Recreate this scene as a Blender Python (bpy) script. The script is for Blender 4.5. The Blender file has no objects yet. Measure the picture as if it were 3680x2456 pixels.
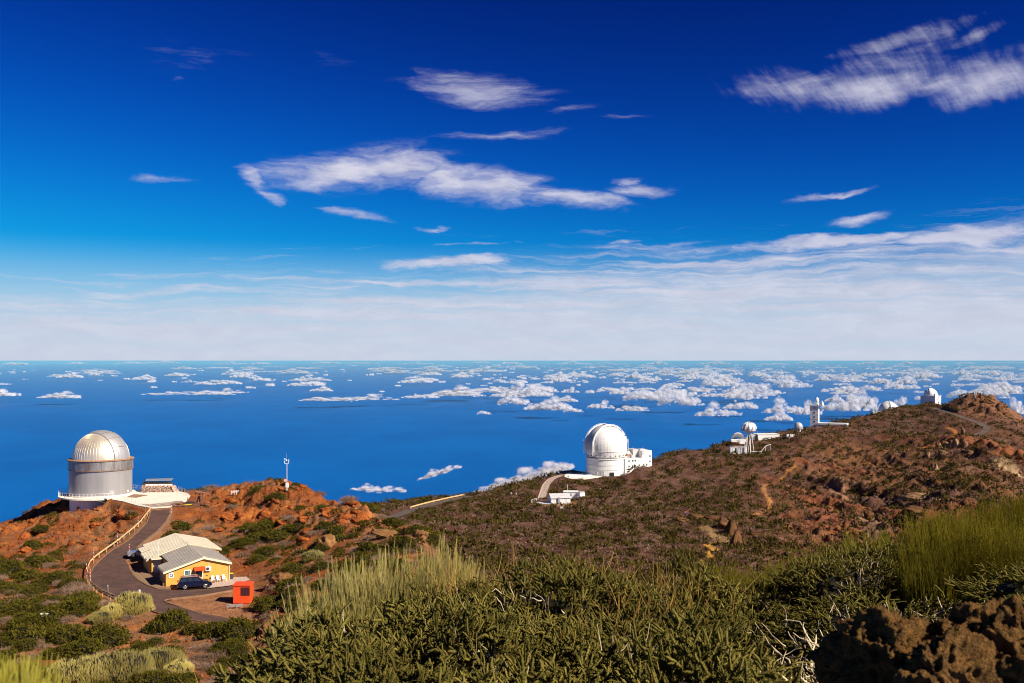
import bpy, bmesh, math, random
import numpy as np
from mathutils import Vector, Matrix, Euler
random.seed(7)
rng = np.random.default_rng(7)
PI = math.pi
scene = bpy.context.scene
C = scene.collection
F = 3600.0            # focal length in photo pixels (photo is 3680 wide)
HZ = 1297.0           # photo row of the horizon
U0 = 1840.0

# ------------------------------------------------------------------ camera
cd = bpy.data.cameras.new('camera')
cam = bpy.data.objects.new('camera', cd); C.objects.link(cam)
cam.location = (0, 0, 0); cam.rotation_euler = (PI / 2, 0, 0)
cd.sensor_width = 36.0; cd.lens = 36.0 * F / 3680.0
cd.shift_y = 0.01875
cd.clip_start = 0.3; cd.clip_end = 4.0e6
cd.dof.use_dof = True; cd.dof.focus_distance = 60.0; cd.dof.aperture_fstop = 6.3
scene.camera = cam

# ------------------------------------------------------------------ colour management
scene.view_settings.view_transform = 'Standard'
scene.view_settings.look = 'None'
scene.view_settings.exposure = 0.68
scene.view_settings.gamma = 1.0
scene.view_settings.use_curve_mapping = False
scene.cycles.max_bounces = 6
scene.cycles.diffuse_bounces = 2
scene.cycles.glossy_bounces = 3
scene.cycles.transparent_max_bounces = 16
scene.cycles.volume_bounces = 0
scene.cycles.use_denoising = True
scene.cycles.filter_width = 1.0

# ------------------------------------------------------------------ sun
SUN_EL = math.radians(37.0)
SUN_DIR = Vector((0.85 * math.cos(SUN_EL), -0.527 * math.cos(SUN_EL), math.sin(SUN_EL))).normalized()   # towards the sun
sl = bpy.data.lights.new('sun', 'SUN'); sl.energy = 5.0; sl.angle = math.radians(0.53); sl.color = (1.0, 0.90, 0.74)
so = bpy.data.objects.new('sun', sl); C.objects.link(so)
so.rotation_euler = SUN_DIR.to_track_quat('Z', 'Y').to_euler(); so.location = (60, -60, 80)

# ------------------------------------------------------------------ world: Nishita sky with cirrus and a far cloud bank
W = bpy.data.worlds.new('World'); scene.world = W; W.use_nodes = True
wt = W.node_tree; wt.nodes.clear()


class NT:
    """small helper to write shader maths"""
    def __init__(s, tree): s.t = tree
    def n(s, typ, **kw):
        x = s.t.nodes.new(typ)
        for k, v in kw.items(): setattr(x, k, v)
        return x
    def link(s, a, b): s.t.links.new(a, b)
    def put(s, sock, val):
        if hasattr(val, 'is_linked') or isinstance(val, bpy.types.NodeSocket): s.link(val, sock)
        else: sock.default_value = val
    def m(s, op, a, b=0.0, c=0.0, clamp=False):
        x = s.n('ShaderNodeMath', operation=op, use_clamp=clamp)
        s.put(x.inputs[0], a); s.put(x.inputs[1], b)
        if op in ('MULTIPLY_ADD', 'SMOOTH_MAX', 'SMOOTH_MIN', 'COMPARE'): s.put(x.inputs[2], c)
        return x.outputs[0]
    def vm(s, op, a, b=(0, 0, 0)):
        x = s.n('ShaderNodeVectorMath', operation=op)
        s.put(x.inputs[0], a); s.put(x.inputs[1], b)
        return x.outputs['Value'] if op in ('LENGTH', 'DOT_PRODUCT') else x.outputs[0]
    def mr(s, v, a, b, c=0.0, d=1.0, smooth=True):
        x = s.n('ShaderNodeMapRange', interpolation_type='SMOOTHSTEP' if smooth else 'LINEAR')
        s.put(x.inputs[0], v); s.put(x.inputs[1], a); s.put(x.inputs[2], b); s.put(x.inputs[3], c); s.put(x.inputs[4], d)
        return x.outputs[0]
    def mapn(s, v, loc=(0, 0, 0), rot=(0, 0, 0), sc=(1, 1, 1), typ='POINT'):
        x = s.n('ShaderNodeMapping', vector_type=typ)
        s.link(v, x.inputs[0]); x.inputs[1].default_value = loc; x.inputs[2].default_value = rot; x.inputs[3].default_value = sc
        return x.outputs[0]
    def noise(s, v, scale=5, detail=4, rough=0.55, dist=0.0, col=False):
        x = s.n('ShaderNodeTexNoise')
        if v is not None: s.link(v, x.inputs['Vector'])
        x.inputs['Scale'].default_value = scale; x.inputs['Detail'].default_value = detail
        x.inputs['Roughness'].default_value = rough; x.inputs['Distortion'].default_value = dist
        return x.outputs['Color'] if col else x.outputs['Fac']
    def mix(s, f, a, b, mode='MIX'):
        x = s.n('ShaderNodeMix', data_type='RGBA', blend_type=mode)
        s.put(x.inputs['Factor'], f)
        for k, v in ((6, a), (7, b)):
            if isinstance(v, tuple): x.inputs[k].default_value = (*v[:3], 1)
            else: s.link(v, x.inputs[k])
        return x.outputs[2]
    def comb(s, x_, y_, z_=0.0):
        x = s.n('ShaderNodeCombineXYZ'); s.put(x.inputs[0], x_); s.put(x.inputs[1], y_); s.put(x.inputs[2], z_)
        return x.outputs[0]


w = NT(wt)
sky = w.n('ShaderNodeTexSky', sky_type='NISHITA')
sky.sun_disc = False
sky.sun_elevation = SUN_EL
sky.sun_rotation = math.atan2(SUN_DIR.x, SUN_DIR.y)
sky.altitude = 2400; sky.air_density = 1.0; sky.dust_density = 0.3; sky.ozone_density = 3.0
tc = w.n('ShaderNodeTexCoord')
sep = w.n('ShaderNodeSeparateXYZ'); w.link(tc.outputs['Generated'], sep.inputs[0])
dx, dy, dz = sep.outputs
az = w.m('ARCTAN2', dx, dy)
hl = w.m('SQRT', w.m('ADD', w.m('MULTIPLY', dx, dx), w.m('MULTIPLY', dy, dy)))
te = w.m('DIVIDE', dz, w.m('MAXIMUM', hl, 0.02))
P = w.comb(az, te)          # direction as (azimuth, tangent of elevation)


def AT(u, v):
    a = math.atan((u - U0) / F)
    return a, (HZ - v) / F * math.cos(a)


def blob_field(blobs, vec):
    out = None
    for (u, v, ru, rv, ang, amp) in blobs:
        a, t = AT(u, v); c = math.cos(a)
        mp = w.mapn(vec, (a, t, 0), (0, 0, math.radians(ang)), (ru / F * c * c, rv / F * c, 1), 'TEXTURE')
        r = w.vm('LENGTH', mp)
        val = w.mr(r, 1.25, 0.0, 0.0, amp)
        out = val if out is None else w.m('MAXIMUM', out, val)
    return out


warpn = w.noise(w.mapn(P, sc=(9, 24, 1)), 1.0, 5, 0.6, col=True)
warp = w.vm('MULTIPLY', w.vm('SUBTRACT', warpn, (0.5, 0.5, 0.5)), (0.09, 0.030, 0))
PW = w.vm('ADD', P, warp)
fine = w.noise(w.mapn(PW, sc=(22, 70, 1)), 1.0, 9, 0.62)
PW3 = w.vm('ADD', P, w.vm('MULTIPLY', w.vm('SUBTRACT', w.noise(w.mapn(P, sc=(5, 8, 1)), 1.0, 3, 0.5, col=True), (0.5, 0.5, 0.5)), (0.05, 0.05, 0)))
slant = w.comb(w.m('SUBTRACT', w.m('MULTIPLY', w.vm('DOT_PRODUCT', PW3, (1, 0, 0)), 1.0), w.m('MULTIPLY', w.mr(az, 0.20, 0.46, 0.0, 0.0), 1.0)), w.vm('DOT_PRODUCT', PW3, (0, 1, 0)))
streak = w.noise(w.mapn(w.mapn(slant, rot=(0, 0, math.radians(56))), sc=(20, 95, 1)), 1.0, 7, 0.68)
flat = w.noise(w.mapn(PW, sc=(5, 120, 1)), 1.0, 6, 0.6)
flat2 = w.noise(w.mapn(PW, sc=(16, 110, 1)), 1.0, 7, 0.65)
# compact white clouds in the middle of the sky
b1 = blob_field([(1230, 610, 350, 84, 4, 1), (1420, 590, 250, 92, 0, 1), (1620, 650, 280, 72, -12, .95), (1760, 675, 270, 84, -6, 1),
                 (2060, 720, 250, 42, -4, .9), (2300, 685, 170, 28, 3, .75), (2270, 650, 60, 34, 0, .5), (910, 640, 100, 42, -30, .65),
                 (985, 715, 70, 26, -25, .6), (1290, 765, 140, 26, -12, .7), (1530, 812, 70, 12, 4, .55), (2960, 690, 210, 15, 4, .8),
                 (3090, 782, 150, 24, 6, .65), (550, 635, 150, 20, 3, .42)], PW)
b2 = blob_field([(1720, 325, 340, 74, -5, .66), (1790, 370, 190, 34, 0, .5), (1780, 485, 330, 24, 2, .40), (680, 210, 320, 75, 0, .20), (660, 285, 60, 20, 0, .33), (1150, 225, 120, 30, 0, .2),
                 (2050, 400, 160, 22, 4, .3), (2250, 430, 120, 14, 4, .25)], PW)
b3 = blob_field([(2880, 300, 330, 100, -6, .62), (3130, 300, 340, 85, 5, .95), (3200, 215, 330, 110, 6, .50), (3230, 125, 330, 42, 6, .58), (3560, 280, 300, 120, -4, .90), (3400, 275, 240, 60, 0, .7), (3480, 130, 160, 30, 12, .45)], PW3)
def cdens(b, nz, k, lo, hi):
    return w.m('MULTIPLY', w.mr(w.m('ADD', b, w.m('MULTIPLY', w.m('SUBTRACT', nz, 0.5), k)), lo, hi), w.mr(b, 0.0, 0.30))


d1 = w.m('MULTIPLY', cdens(b1, w.m('ADD', w.m('MULTIPLY', fine, 0.7), w.m('MULTIPLY', flat2, 0.3)), 2.1, 0.02, 1.22), 0.95)
d2 = w.m('MULTIPLY', cdens(b2, flat2, 1.3, 0.08, 0.95), 0.72)
st3 = w.m('ADD', w.m('MULTIPLY', streak, 0.55), w.m('MULTIPLY', fine, 0.45))
d3 = w.m('MULTIPLY', cdens(b3, st3, 1.7, 0.10, 1.25), 0.86)
# cloud bank low over the horizon, its top rising to the right (and on round the horizon)
edge = w.m('MULTIPLY_ADD', w.m('SINE', w.m('ADD', w.m('MULTIPLY', az, 1.55), 0.1)), 0.047, 0.082)
bk = w.m('SUBTRACT', edge, te)
bankn = w.m('ADD', w.m('MULTIPLY', w.m('SUBTRACT', flat, 0.5), 0.16), w.m('MULTIPLY', w.m('SUBTRACT', fine, 0.5), 0.035))
d4 = w.mr(w.m('ADD', bk, bankn), -0.020, 0.034)
gaps = w.mr(w.noise(w.mapn(PW, sc=(3.2, 85, 1)), 1.0, 5, 0.6), 0.32, 0.60, 0.40, 1.0)
d4 = w.m('MULTIPLY', w.m('MULTIPLY', d4, gaps), w.mr(te, 0.17, 0.09, 0.25, 0.90))
b5 = blob_field([(1620, 945, 320, 38, 0, .8), (3000, 870, 560, 46, 3, .8), (3450, 850, 420, 60, 4, .85), (2250, 860, 120, 16, 4, .5), (1750, 865, 220, 14, 2, .5)], PW)
d5 = w.m('MULTIPLY', cdens(b5, fine, 1.1, 0.2, 0.8), 0.85)
dens = d1
for k in (d2, d3, d4, d5): dens = w.m('MAXIMUM', dens, k)
# haze towards the horizon
hz = w.mr(te, 0.12, -0.004, 0.0, 0.93)
# sky colour, graded to the deep blue of high mountain air
sp = w.n('ShaderNodeSeparateColor'); w.link(sky.outputs[0], sp.inputs[0])
SB = 0.08
def hill(x, c, n, top):      # contrast curve: x^n / (x^n + c^n)
    p_ = w.m('POWER', x, n); return w.m('MULTIPLY', w.m('DIVIDE', p_, w.m('ADD', p_, c ** n)), top / SB)


gr = w.m('MULTIPLY', w.m('POWER', w.m('MULTIPLY', sp.outputs[0], SB), 2.2), 0.12 / SB)
gg = hill(w.m('MULTIPLY', sp.outputs[1], SB), .408, 3.30, .60)
gb = hill(w.m('MULTIPLY', sp.outputs[2], SB), .425, 3.20, .95)
bgc = w.comb(gr, gg, gb)
CL = (8.9, 8.8, 10.2)
col = w.mix(hz, bgc, (6.3, 7.8, 9.6))
shade = w.mr(fine, 0.3, 0.7, 0.80, 1.0)
clc = w.mix(1.0, CL, w.comb(shade, shade, w.m('POWER', shade, 0.7)), 'MULTIPLY')
col = w.mix(dens, col, clc)
col = w.mix(w.m('MULTIPLY', hz, 0.7), col, (7.2, 8.2, 9.8))
bg = w.n('ShaderNodeBackground'); w.link(col, bg.inputs[0]); bg.inputs[1].default_value = 0.08 / 1.60
wo = w.n('ShaderNodeOutputWorld'); w.link(bg.outputs[0], wo.inputs[0])

# ------------------------------------------------------------------ materials
MATS = {}


def pmat(name, c1, c2=None, scale=4.0, rough=0.8, metal=0.0, bump=0.0, bscale=None, detail=5, coat=0.0, spec=0.3, stretch=(1, 1, 1), lo=0.35, hi=0.65, attr=None):
    """procedural material: two colours mixed by noise in object space, plus fine bump"""
    m = bpy.data.materials.new(name); m.use_nodes = True
    t = NT(m.node_tree); m.node_tree.nodes.clear()
    out = t.n('ShaderNodeOutputMaterial'); b = t.n('ShaderNodeBsdfPrincipled'); t.link(b.outputs[0], out.inputs[0])
    tcn = t.n('ShaderNodeTexCoord'); v = t.mapn(tcn.outputs['Object'], sc=stretch)
    c2 = c2 or tuple(x * 0.75 for x in c1)
    f = t.mr(t.noise(v, scale, detail, 0.6), lo, hi)
    colr = t.mix(f, c2, c1)
    if attr:
        a = t.n('ShaderNodeAttribute', attribute_name=attr, attribute_type='GEOMETRY')
        colr = t.mix(1.0, colr, a.outputs['Color'], 'MULTIPLY')
    t.link(colr, b.inputs['Base Color'])
    b.inputs['Roughness'].default_value = rough; b.inputs['Metallic'].default_value = metal
    b.inputs['Specular IOR Level'].default_value = spec
    if coat: b.inputs['Coat Weight'].default_value = coat; b.inputs['Coat Roughness'].default_value = 0.05
    if bump:
        bn = t.n('ShaderNodeBump'); bn.inputs['Strength'].default_value = 1.0; bn.inputs['Distance'].default_value = bump
        t.link(t.noise(v, bscale or scale * 3, 6, 0.6), bn.inputs['Height']); t.link(bn.outputs[0], b.inputs['Normal'])
    MATS[name] = m
    return m


# ------------------------------------------------------------------ tags
def tag(o, label=None, cat=None, group=None, kind=None):
    if label: o['label'] = label
    if cat: o['category'] = cat
    if group: o['group'] = group
    if kind: o['kind'] = kind
    return o


def thing(name, label, cat, loc=(0, 0, 0), rz=0.0, group=None):
    o = bpy.data.objects.new(name, None); C.objects.link(o)
    o.location = loc; o.rotation_euler = (0, 0, rz); o.empty_display_size = 0.3
    return tag(o, label, cat, group)


def copy_tree(o, parent=None):
    c = o.copy(); C.objects.link(c); c.parent = parent
    for ch in o.children: copy_tree(ch, c)
    return c


# ------------------------------------------------------------------ mesh builder
class MB:
    def __init__(s): s.v = []; s.f = []; s.mi = []; s.k = 0; s.M = None
    def mat(s, k): s.k = k; return s
    def add(s, vs, fs):
        n = len(s.v)
        if s.M is not None: vs = [tuple(s.M @ Vector(p)) for p in vs]
        s.v.extend([tuple(p) for p in vs]); s.f.extend([tuple(i + n for i in f) for f in fs]); s.mi.extend([s.k] * len(fs))
        return s
    def box(s, cx, cy, cz, sx, sy, sz, rz=0.0):
        c, q = math.cos(rz), math.sin(rz); vs = []
        for dz_ in (-.5, .5):
            for a, b in ((-.5, -.5), (.5, -.5), (.5, .5), (-.5, .5)):
                x, y = a * sx, b * sy
                vs.append((cx + x * c - y * q, cy + x * q + y * c, cz + dz_ * sz))
        return s.add(vs, [(3, 2, 1, 0), (4, 5, 6, 7), (0, 1, 5, 4), (1, 2, 6, 5), (2, 3, 7, 6), (3, 0, 4, 7)])
    def prism(s, poly, z0, z1):
        n = len(poly)
        zz0 = z0 if hasattr(z0, '__len__') else [z0] * n; zz1 = z1 if hasattr(z1, '__len__') else [z1] * n
        vs = [(p[0], p[1], zz0[i]) for i, p in enumerate(poly)] + [(p[0], p[1], zz1[i]) for i, p in enumerate(poly)]
        fs = [tuple(range(n - 1, -1, -1)), tuple(range(n, 2 * n))] + [(i, (i + 1) % n, n + (i + 1) % n, n + i) for i in range(n)]
        return s.add(vs, fs)
    def extr(s, prof, y0, y1):
        """profile in (x,z) extruded along y"""
        n = len(prof)
        vs = [(p[0], y0, p[1]) for p in prof] + [(p[0], y1, p[1]) for p in prof]
        fs = [tuple(range(n)), tuple(range(2 * n - 1, n - 1, -1))] + [(i, n + i, n + (i + 1) % n, (i + 1) % n) for i in range(n)]
        return s.add(vs, fs)
    def tube(s, pts, r, n=6, cap=True):
        pts = [Vector(p) for p in pts]; vs = []; fs = []
        m = len(pts)
        for i, p in enumerate(pts):
            d = (pts[min(i + 1, m - 1)] - pts[max(i - 1, 0)]).normalized()
            a = d.orthogonal().normalized() if abs(d.z) < 0.9 else Vector((1, 0, 0)); a = (a - d * a.dot(d)).normalized(); b = d.cross(a)
            rr = r[i] if hasattr(r, '__len__') else r
            for k in range(n):
                t = 2 * PI * k / n; vs.append(p + a * math.cos(t) * rr + b * math.sin(t) * rr)
        for i in range(m - 1):
            for k in range(n):
                fs.append((i * n + k, i * n + (k + 1) % n, (i + 1) * n + (k + 1) % n, (i + 1) * n + k))
        if cap: fs += [tuple(range(n - 1, -1, -1)), tuple(range((m - 1) * n, m * n))]
        return s.add(vs, fs)
    def bar(s, p, q, wd, ht=None):
        p, q = Vector(p), Vector(q); ht = ht or wd
        d = (q - p).normalized(); up = Vector((0, 0, 1)) if abs(d.z) < 0.95 else Vector((0, 1, 0))
        a = d.cross(up).normalized() * wd / 2; b = a.cross(d).normalized() * ht / 2
        vs = [p - a - b, p + a - b, p + a + b, p - a + b, q - a - b, q + a - b, q + a + b, q - a + b]
        return s.add(vs, [(0, 1, 2, 3), (7, 6, 5, 4), (0, 4, 5, 1), (1, 5, 6, 2), (2, 6, 7, 3), (3, 7, 4, 0)])
    def lathe(s, prof, n=32, a0=0.0, a1=2 * PI, cx=0, cy=0, cz=0):
        full = abs(a1 - a0 - 2 * PI) < 1e-6; na = n if full else n + 1; vs = []; fs = []
        for (r, z) in prof:
            for k in range(na):
                t = a0 + (a1 - a0) * k / n; vs.append((cx + r * math.cos(t), cy + r * math.sin(t), cz + z))
        for i in range(len(prof) - 1):
            for k in range(n):
                k2 = (k + 1) % na
                fs.append((i * na + k, i * na + k2, (i + 1) * na + k2, (i + 1) * na + k))
        return s.add(vs, fs)
    def quad(s, *p): return s.add(p, [tuple(range(len(p)))])
    def build(s, name, mat=None, parent=None, smooth=False, loc=None, rz=None):
        me = bpy.data.meshes.new(name); me.from_pydata(s.v, [], s.f)
        mats = mat if isinstance(mat, (list, tuple)) else [mat]
        for m in mats:
            if m: me.materials.append(m)
        if len(mats) > 1: me.polygons.foreach_set('material_index', s.mi)
        if smooth: me.polygons.foreach_set('use_smooth', [True] * len(me.polygons))
        me.update()
        o = bpy.data.objects.new(name, me); C.objects.link(o)
        if parent: o.parent = parent
        if loc: o.location = loc
        if rz is not None: o.rotation_euler = (0, 0, rz)
        return o


def np_mesh(name, V, Fc, mat, parent=None, smooth=False, link=True, attr=None):
    """V (n,3), Fc (m,3 or 4) arrays"""
    me = bpy.data.meshes.new(name)
    k = Fc.shape[1]
    me.vertices.add(len(V)); me.vertices.foreach_set('co', np.ascontiguousarray(V, dtype=np.float32).ravel())
    me.loops.add(Fc.size); me.loops.foreach_set('vertex_index', np.ascontiguousarray(Fc, dtype=np.int32).ravel())
    me.polygons.add(len(Fc)); me.polygons.foreach_set('loop_start', np.arange(len(Fc), dtype=np.int32) * k)
    me.polygons.foreach_set('loop_total', np.full(len(Fc), k, dtype=np.int32))
    if smooth: me.polygons.foreach_set('use_smooth', np.ones(len(Fc), dtype=bool))
    me.update(calc_edges=True)
    if attr is not None:
        a = me.color_attributes.new('tint', 'FLOAT_COLOR', 'POINT')
        col4 = np.ones((len(V), 4), dtype=np.float32); col4[:, :3] = attr
        a.data.foreach_set('color', col4.ravel())
    me.materials.append(mat)
    if not link: return me
    o = bpy.data.objects.new(name, me); C.objects.link(o)
    if parent: o.parent = parent
    return o


# ------------------------------------------------------------------ numpy noise
def _h(ix, iy, iz, seed):
    n = (ix.astype(np.int64) * 374761393 + iy.astype(np.int64) * 668265263 + iz.astype(np.int64) * 2147483647 + seed * 1274126177) & 0xffffffff
    n = ((n ^ (n >> 13)) * 1274126177) & 0xffffffff
    n = n ^ (n >> 16)
    return (n & 0xffffff).astype(np.float64) / 0xffffff


def vnoise(x, y, z=None, seed=0):
    if z is None: z = np.zeros_like(x)
    ix, iy, iz = np.floor(x), np.floor(y), np.floor(z)
    fx, fy, fz = x - ix, y - iy, z - iz
    fx = fx * fx * (3 - 2 * fx); fy = fy * fy * (3 - 2 * fy); fz = fz * fz * (3 - 2 * fz)
    r = 0
    for a in (0, 1):
        for b in (0, 1):
            for c in (0, 1):
                r = r + _h(ix + a, iy + b, iz + c, seed) * (fx if a else 1 - fx) * (fy if b else 1 - fy) * (fz if c else 1 - fz)
    return r * 2 - 1


def fbm(x, y, z=None, octv=4, lac=2.03, gain=0.5, seed=0, ridged=False):
    s = 0; a = 1.0; tot = 0
    for k in range(octv):
        n = vnoise(x, y, z, seed + k * 17)
        if ridged: n = 1 - 2 * np.abs(n)
        s = s + a * n; tot += a; a *= gain
        x = x * lac + 3.1; y = y * lac + 1.7
        if z is not None: z = z * lac + 5.3
    return s / tot


def sstep(a, b, x):
    t = np.clip((x - a) / (b - a), 0, 1); return t * t * (3 - 2 * t)


def X(u, d): return (u - U0) / F * d
def Zv(v, d): return -(v - HZ) / F * d
# ------------------------------------------------------------------ terrain: heights fitted through surveyed points
CP = []   # (u, d, w)  w = ln(-z/d)


def cz(u, d, z): CP.append((u, d, math.log(max(-z, 1e-3) / d)))
def cv(u, d, v): CP.append((u, d, math.log((v - HZ) / F)))


# near knoll (z)
for u, prof in {
    -1500: [(1.5, -2.6), (3, -3.6), (5, -5.5), (8, -9), (15, -16), (30, -26)],
    0:    [(1.5, -1.9), (3, -2.15), (4.2, -2.4), (6, -4.6), (9, -8), (15, -14), (30, -25)],
    350:  [(1.5, -1.8), (3, -2.1), (5, -3.4), (8, -6.3), (15, -13), (30, -25)],
    700:  [(1.5, -1.8), (3, -2.05), (5, -2.75), (7, -3.6), (10, -6.5), (18, -14), (30, -23)],
    1000: [(1.5, -1.8), (3, -2.05), (5, -2.5), (8, -3.0), (11, -3.9), (15, -5.6), (18, -6.4), (24, -10), (35, -20)],
    1400: [(1.5, -1.8), (3, -2.05), (5, -2.45), (8, -2.9), (11, -3.35), (15, -4.2), (18, -4.75), (22, -6), (28, -10), (40, -18)],
    1800: [(1.5, -1.8), (3, -2.05), (5, -2.45), (8, -2.85), (12, -3.25), (16, -4.2), (19, -5.3), (25, -8.5), (40, -18)],
    2400: [(1.5, -1.8), (3, -2.0), (5, -2.45), (8, -2.8), (12, -3.3), (16, -4.2), (20, -5.6), (30, -11), (45, -20)],
    2700: [(1.5, -1.8), (3, -2.0), (5, -2.4), (8, -2.9), (12, -3.55), (16, -4.5), (20, -5.9), (30, -12), (45, -21)],
    3000: [(1.5, -1.75), (3, -1.9), (5, -2.3), (8, -2.75), (12, -3.2), (15, -3.6), (20, -5.0), (30, -11), (45, -21)],
    3350: [(1.5, -1.7), (3, -1.85), (5, -2.2), (8, -2.5), (12, -2.75), (15, -3.1), (20, -4.4), (30, -10), (45, -20)],
    3700: [(1.5, -1.7), (3, -1.8), (5, -2.1), (8, -2.3), (12, -2.45), (15, -2.75), (20, -4.0), (30, -9), (45, -19)],
    5200: [(1.5, -1.6), (3, -1.7), (5, -1.8), (8, -1.9), (12, -2.0), (20, -3.2), (30, -8), (45, -18)],
}.items():
    for d, z in prof: cz(u, d, z)
for u in (-1500, -600, 0, 350, 700):
    cz(u, 60, -31 if u > -700 else -36); cz(u, 85, -34.6 if u > -700 else -42)
for u in (1000, 1400): cz(u, 60, -26); cz(u, 90, -31.5)
for u in (1800, 2400, 3000, 3700, 5200): cz(u, 70, -34); cz(u, 130, -50); cz(u, 210, -62)
# left hill
for u, prof in {
    -1500: [(120, 2700), (180, 2400), (260, 2250), (400, 2300)],
    -500: [(105, 2540), (130, 2330), (160, 2130), (190, 2010), (215, 1965), (235, 1985), (260, 1965), (300, 2060), (380, 2300)],
    0:    [(105, 2500), (125, 2300), (155, 2100), (182, 1990), (205, 1919), (214, 1925), (245, 1903), (262, 1925), (300, 2080), (380, 2300)],
    130:  [(105, 2492), (125, 2292), (155, 2100), (180, 1985), (200, 1915), (212, 1892), (222, 1892), (240, 1838), (255, 1860), (300, 2000)],
    270:  [(105, 2495), (125, 2290), (150, 2110), (172, 2000), (190, 1925), (204, 1868), (212, 1846), (225, 1835), (243, 1798), (255, 1815), (300, 1960)],
    400:  [(105, 2498), (125, 2290), (150, 2112), (168, 2010), (188, 1930), (203, 1868), (211, 1843), (226, 1800), (242, 1797), (300, 1960), (400, 2250)],
    560:  [(105, 2500), (125, 2290), (145, 2150), (165, 2030), (185, 1915), (200, 1838), (212, 1800), (228, 1787), (242, 1792), (300, 1950), (400, 2200)],
    700:  [(108, 2465), (125, 2280), (145, 2140), (165, 2020), (185, 1920), (203, 1832), (215, 1795), (230, 1764), (240, 1768), (300, 1930), (400, 2200)],
    830:  [(108, 2465), (125, 2275), (145, 2125), (158, 2060), (172, 1995), (190, 1905), (208, 1830), (232, 1755), (245, 1762), (300, 1930), (400, 2200)],
    930:  [(112, 2400), (128, 2225), (145, 2100), (160, 2030), (176, 1955), (192, 1880), (206, 1820), (225, 1749), (240, 1757), (300, 1930), (400, 2200)],
    1030: [(115, 2330), (130, 2180), (146, 2085), (160, 2015), (176, 1940), (190, 1865), (203, 1810), (218, 1756), (232, 1770), (300, 1960), (420, 2150)],
    1120: [(120, 2260), (135, 2130), (150, 2040), (164, 1975), (178, 1910), (191, 1850), (203, 1800), (212, 1781), (225, 1800), (300, 1980), (400, 2090)],
    1200: [(120, 2260), (135, 2110), (150, 2020), (165, 1950), (178, 1890), (192, 1852), (200, 1840), (212, 1852), (240, 1905), (300, 1990), (380, 1925)],
    1290: [(120, 2250), (135, 2080), (150, 1990), (165, 1925), (177, 1880), (188, 1850), (196, 1848), (208, 1862), (240, 1925), (300, 1985), (360, 1885)],
    1400: [(120, 2250), (135, 2060), (150, 1960), (160, 1915), (168, 1905), (178, 1925), (200, 1975), (250, 2010), (310, 1960)],
    1520: [(120, 2280), (135, 2090), (148, 1985), (156, 1925), (162, 1915), (170, 1945), (200, 2020), (250, 2070)],
    1620: [(120, 2350), (140, 2170), (158, 2070), (180, 2080), (220, 2110)],
}.items():
    for d, v in prof: cv(u, d, v)
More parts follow.
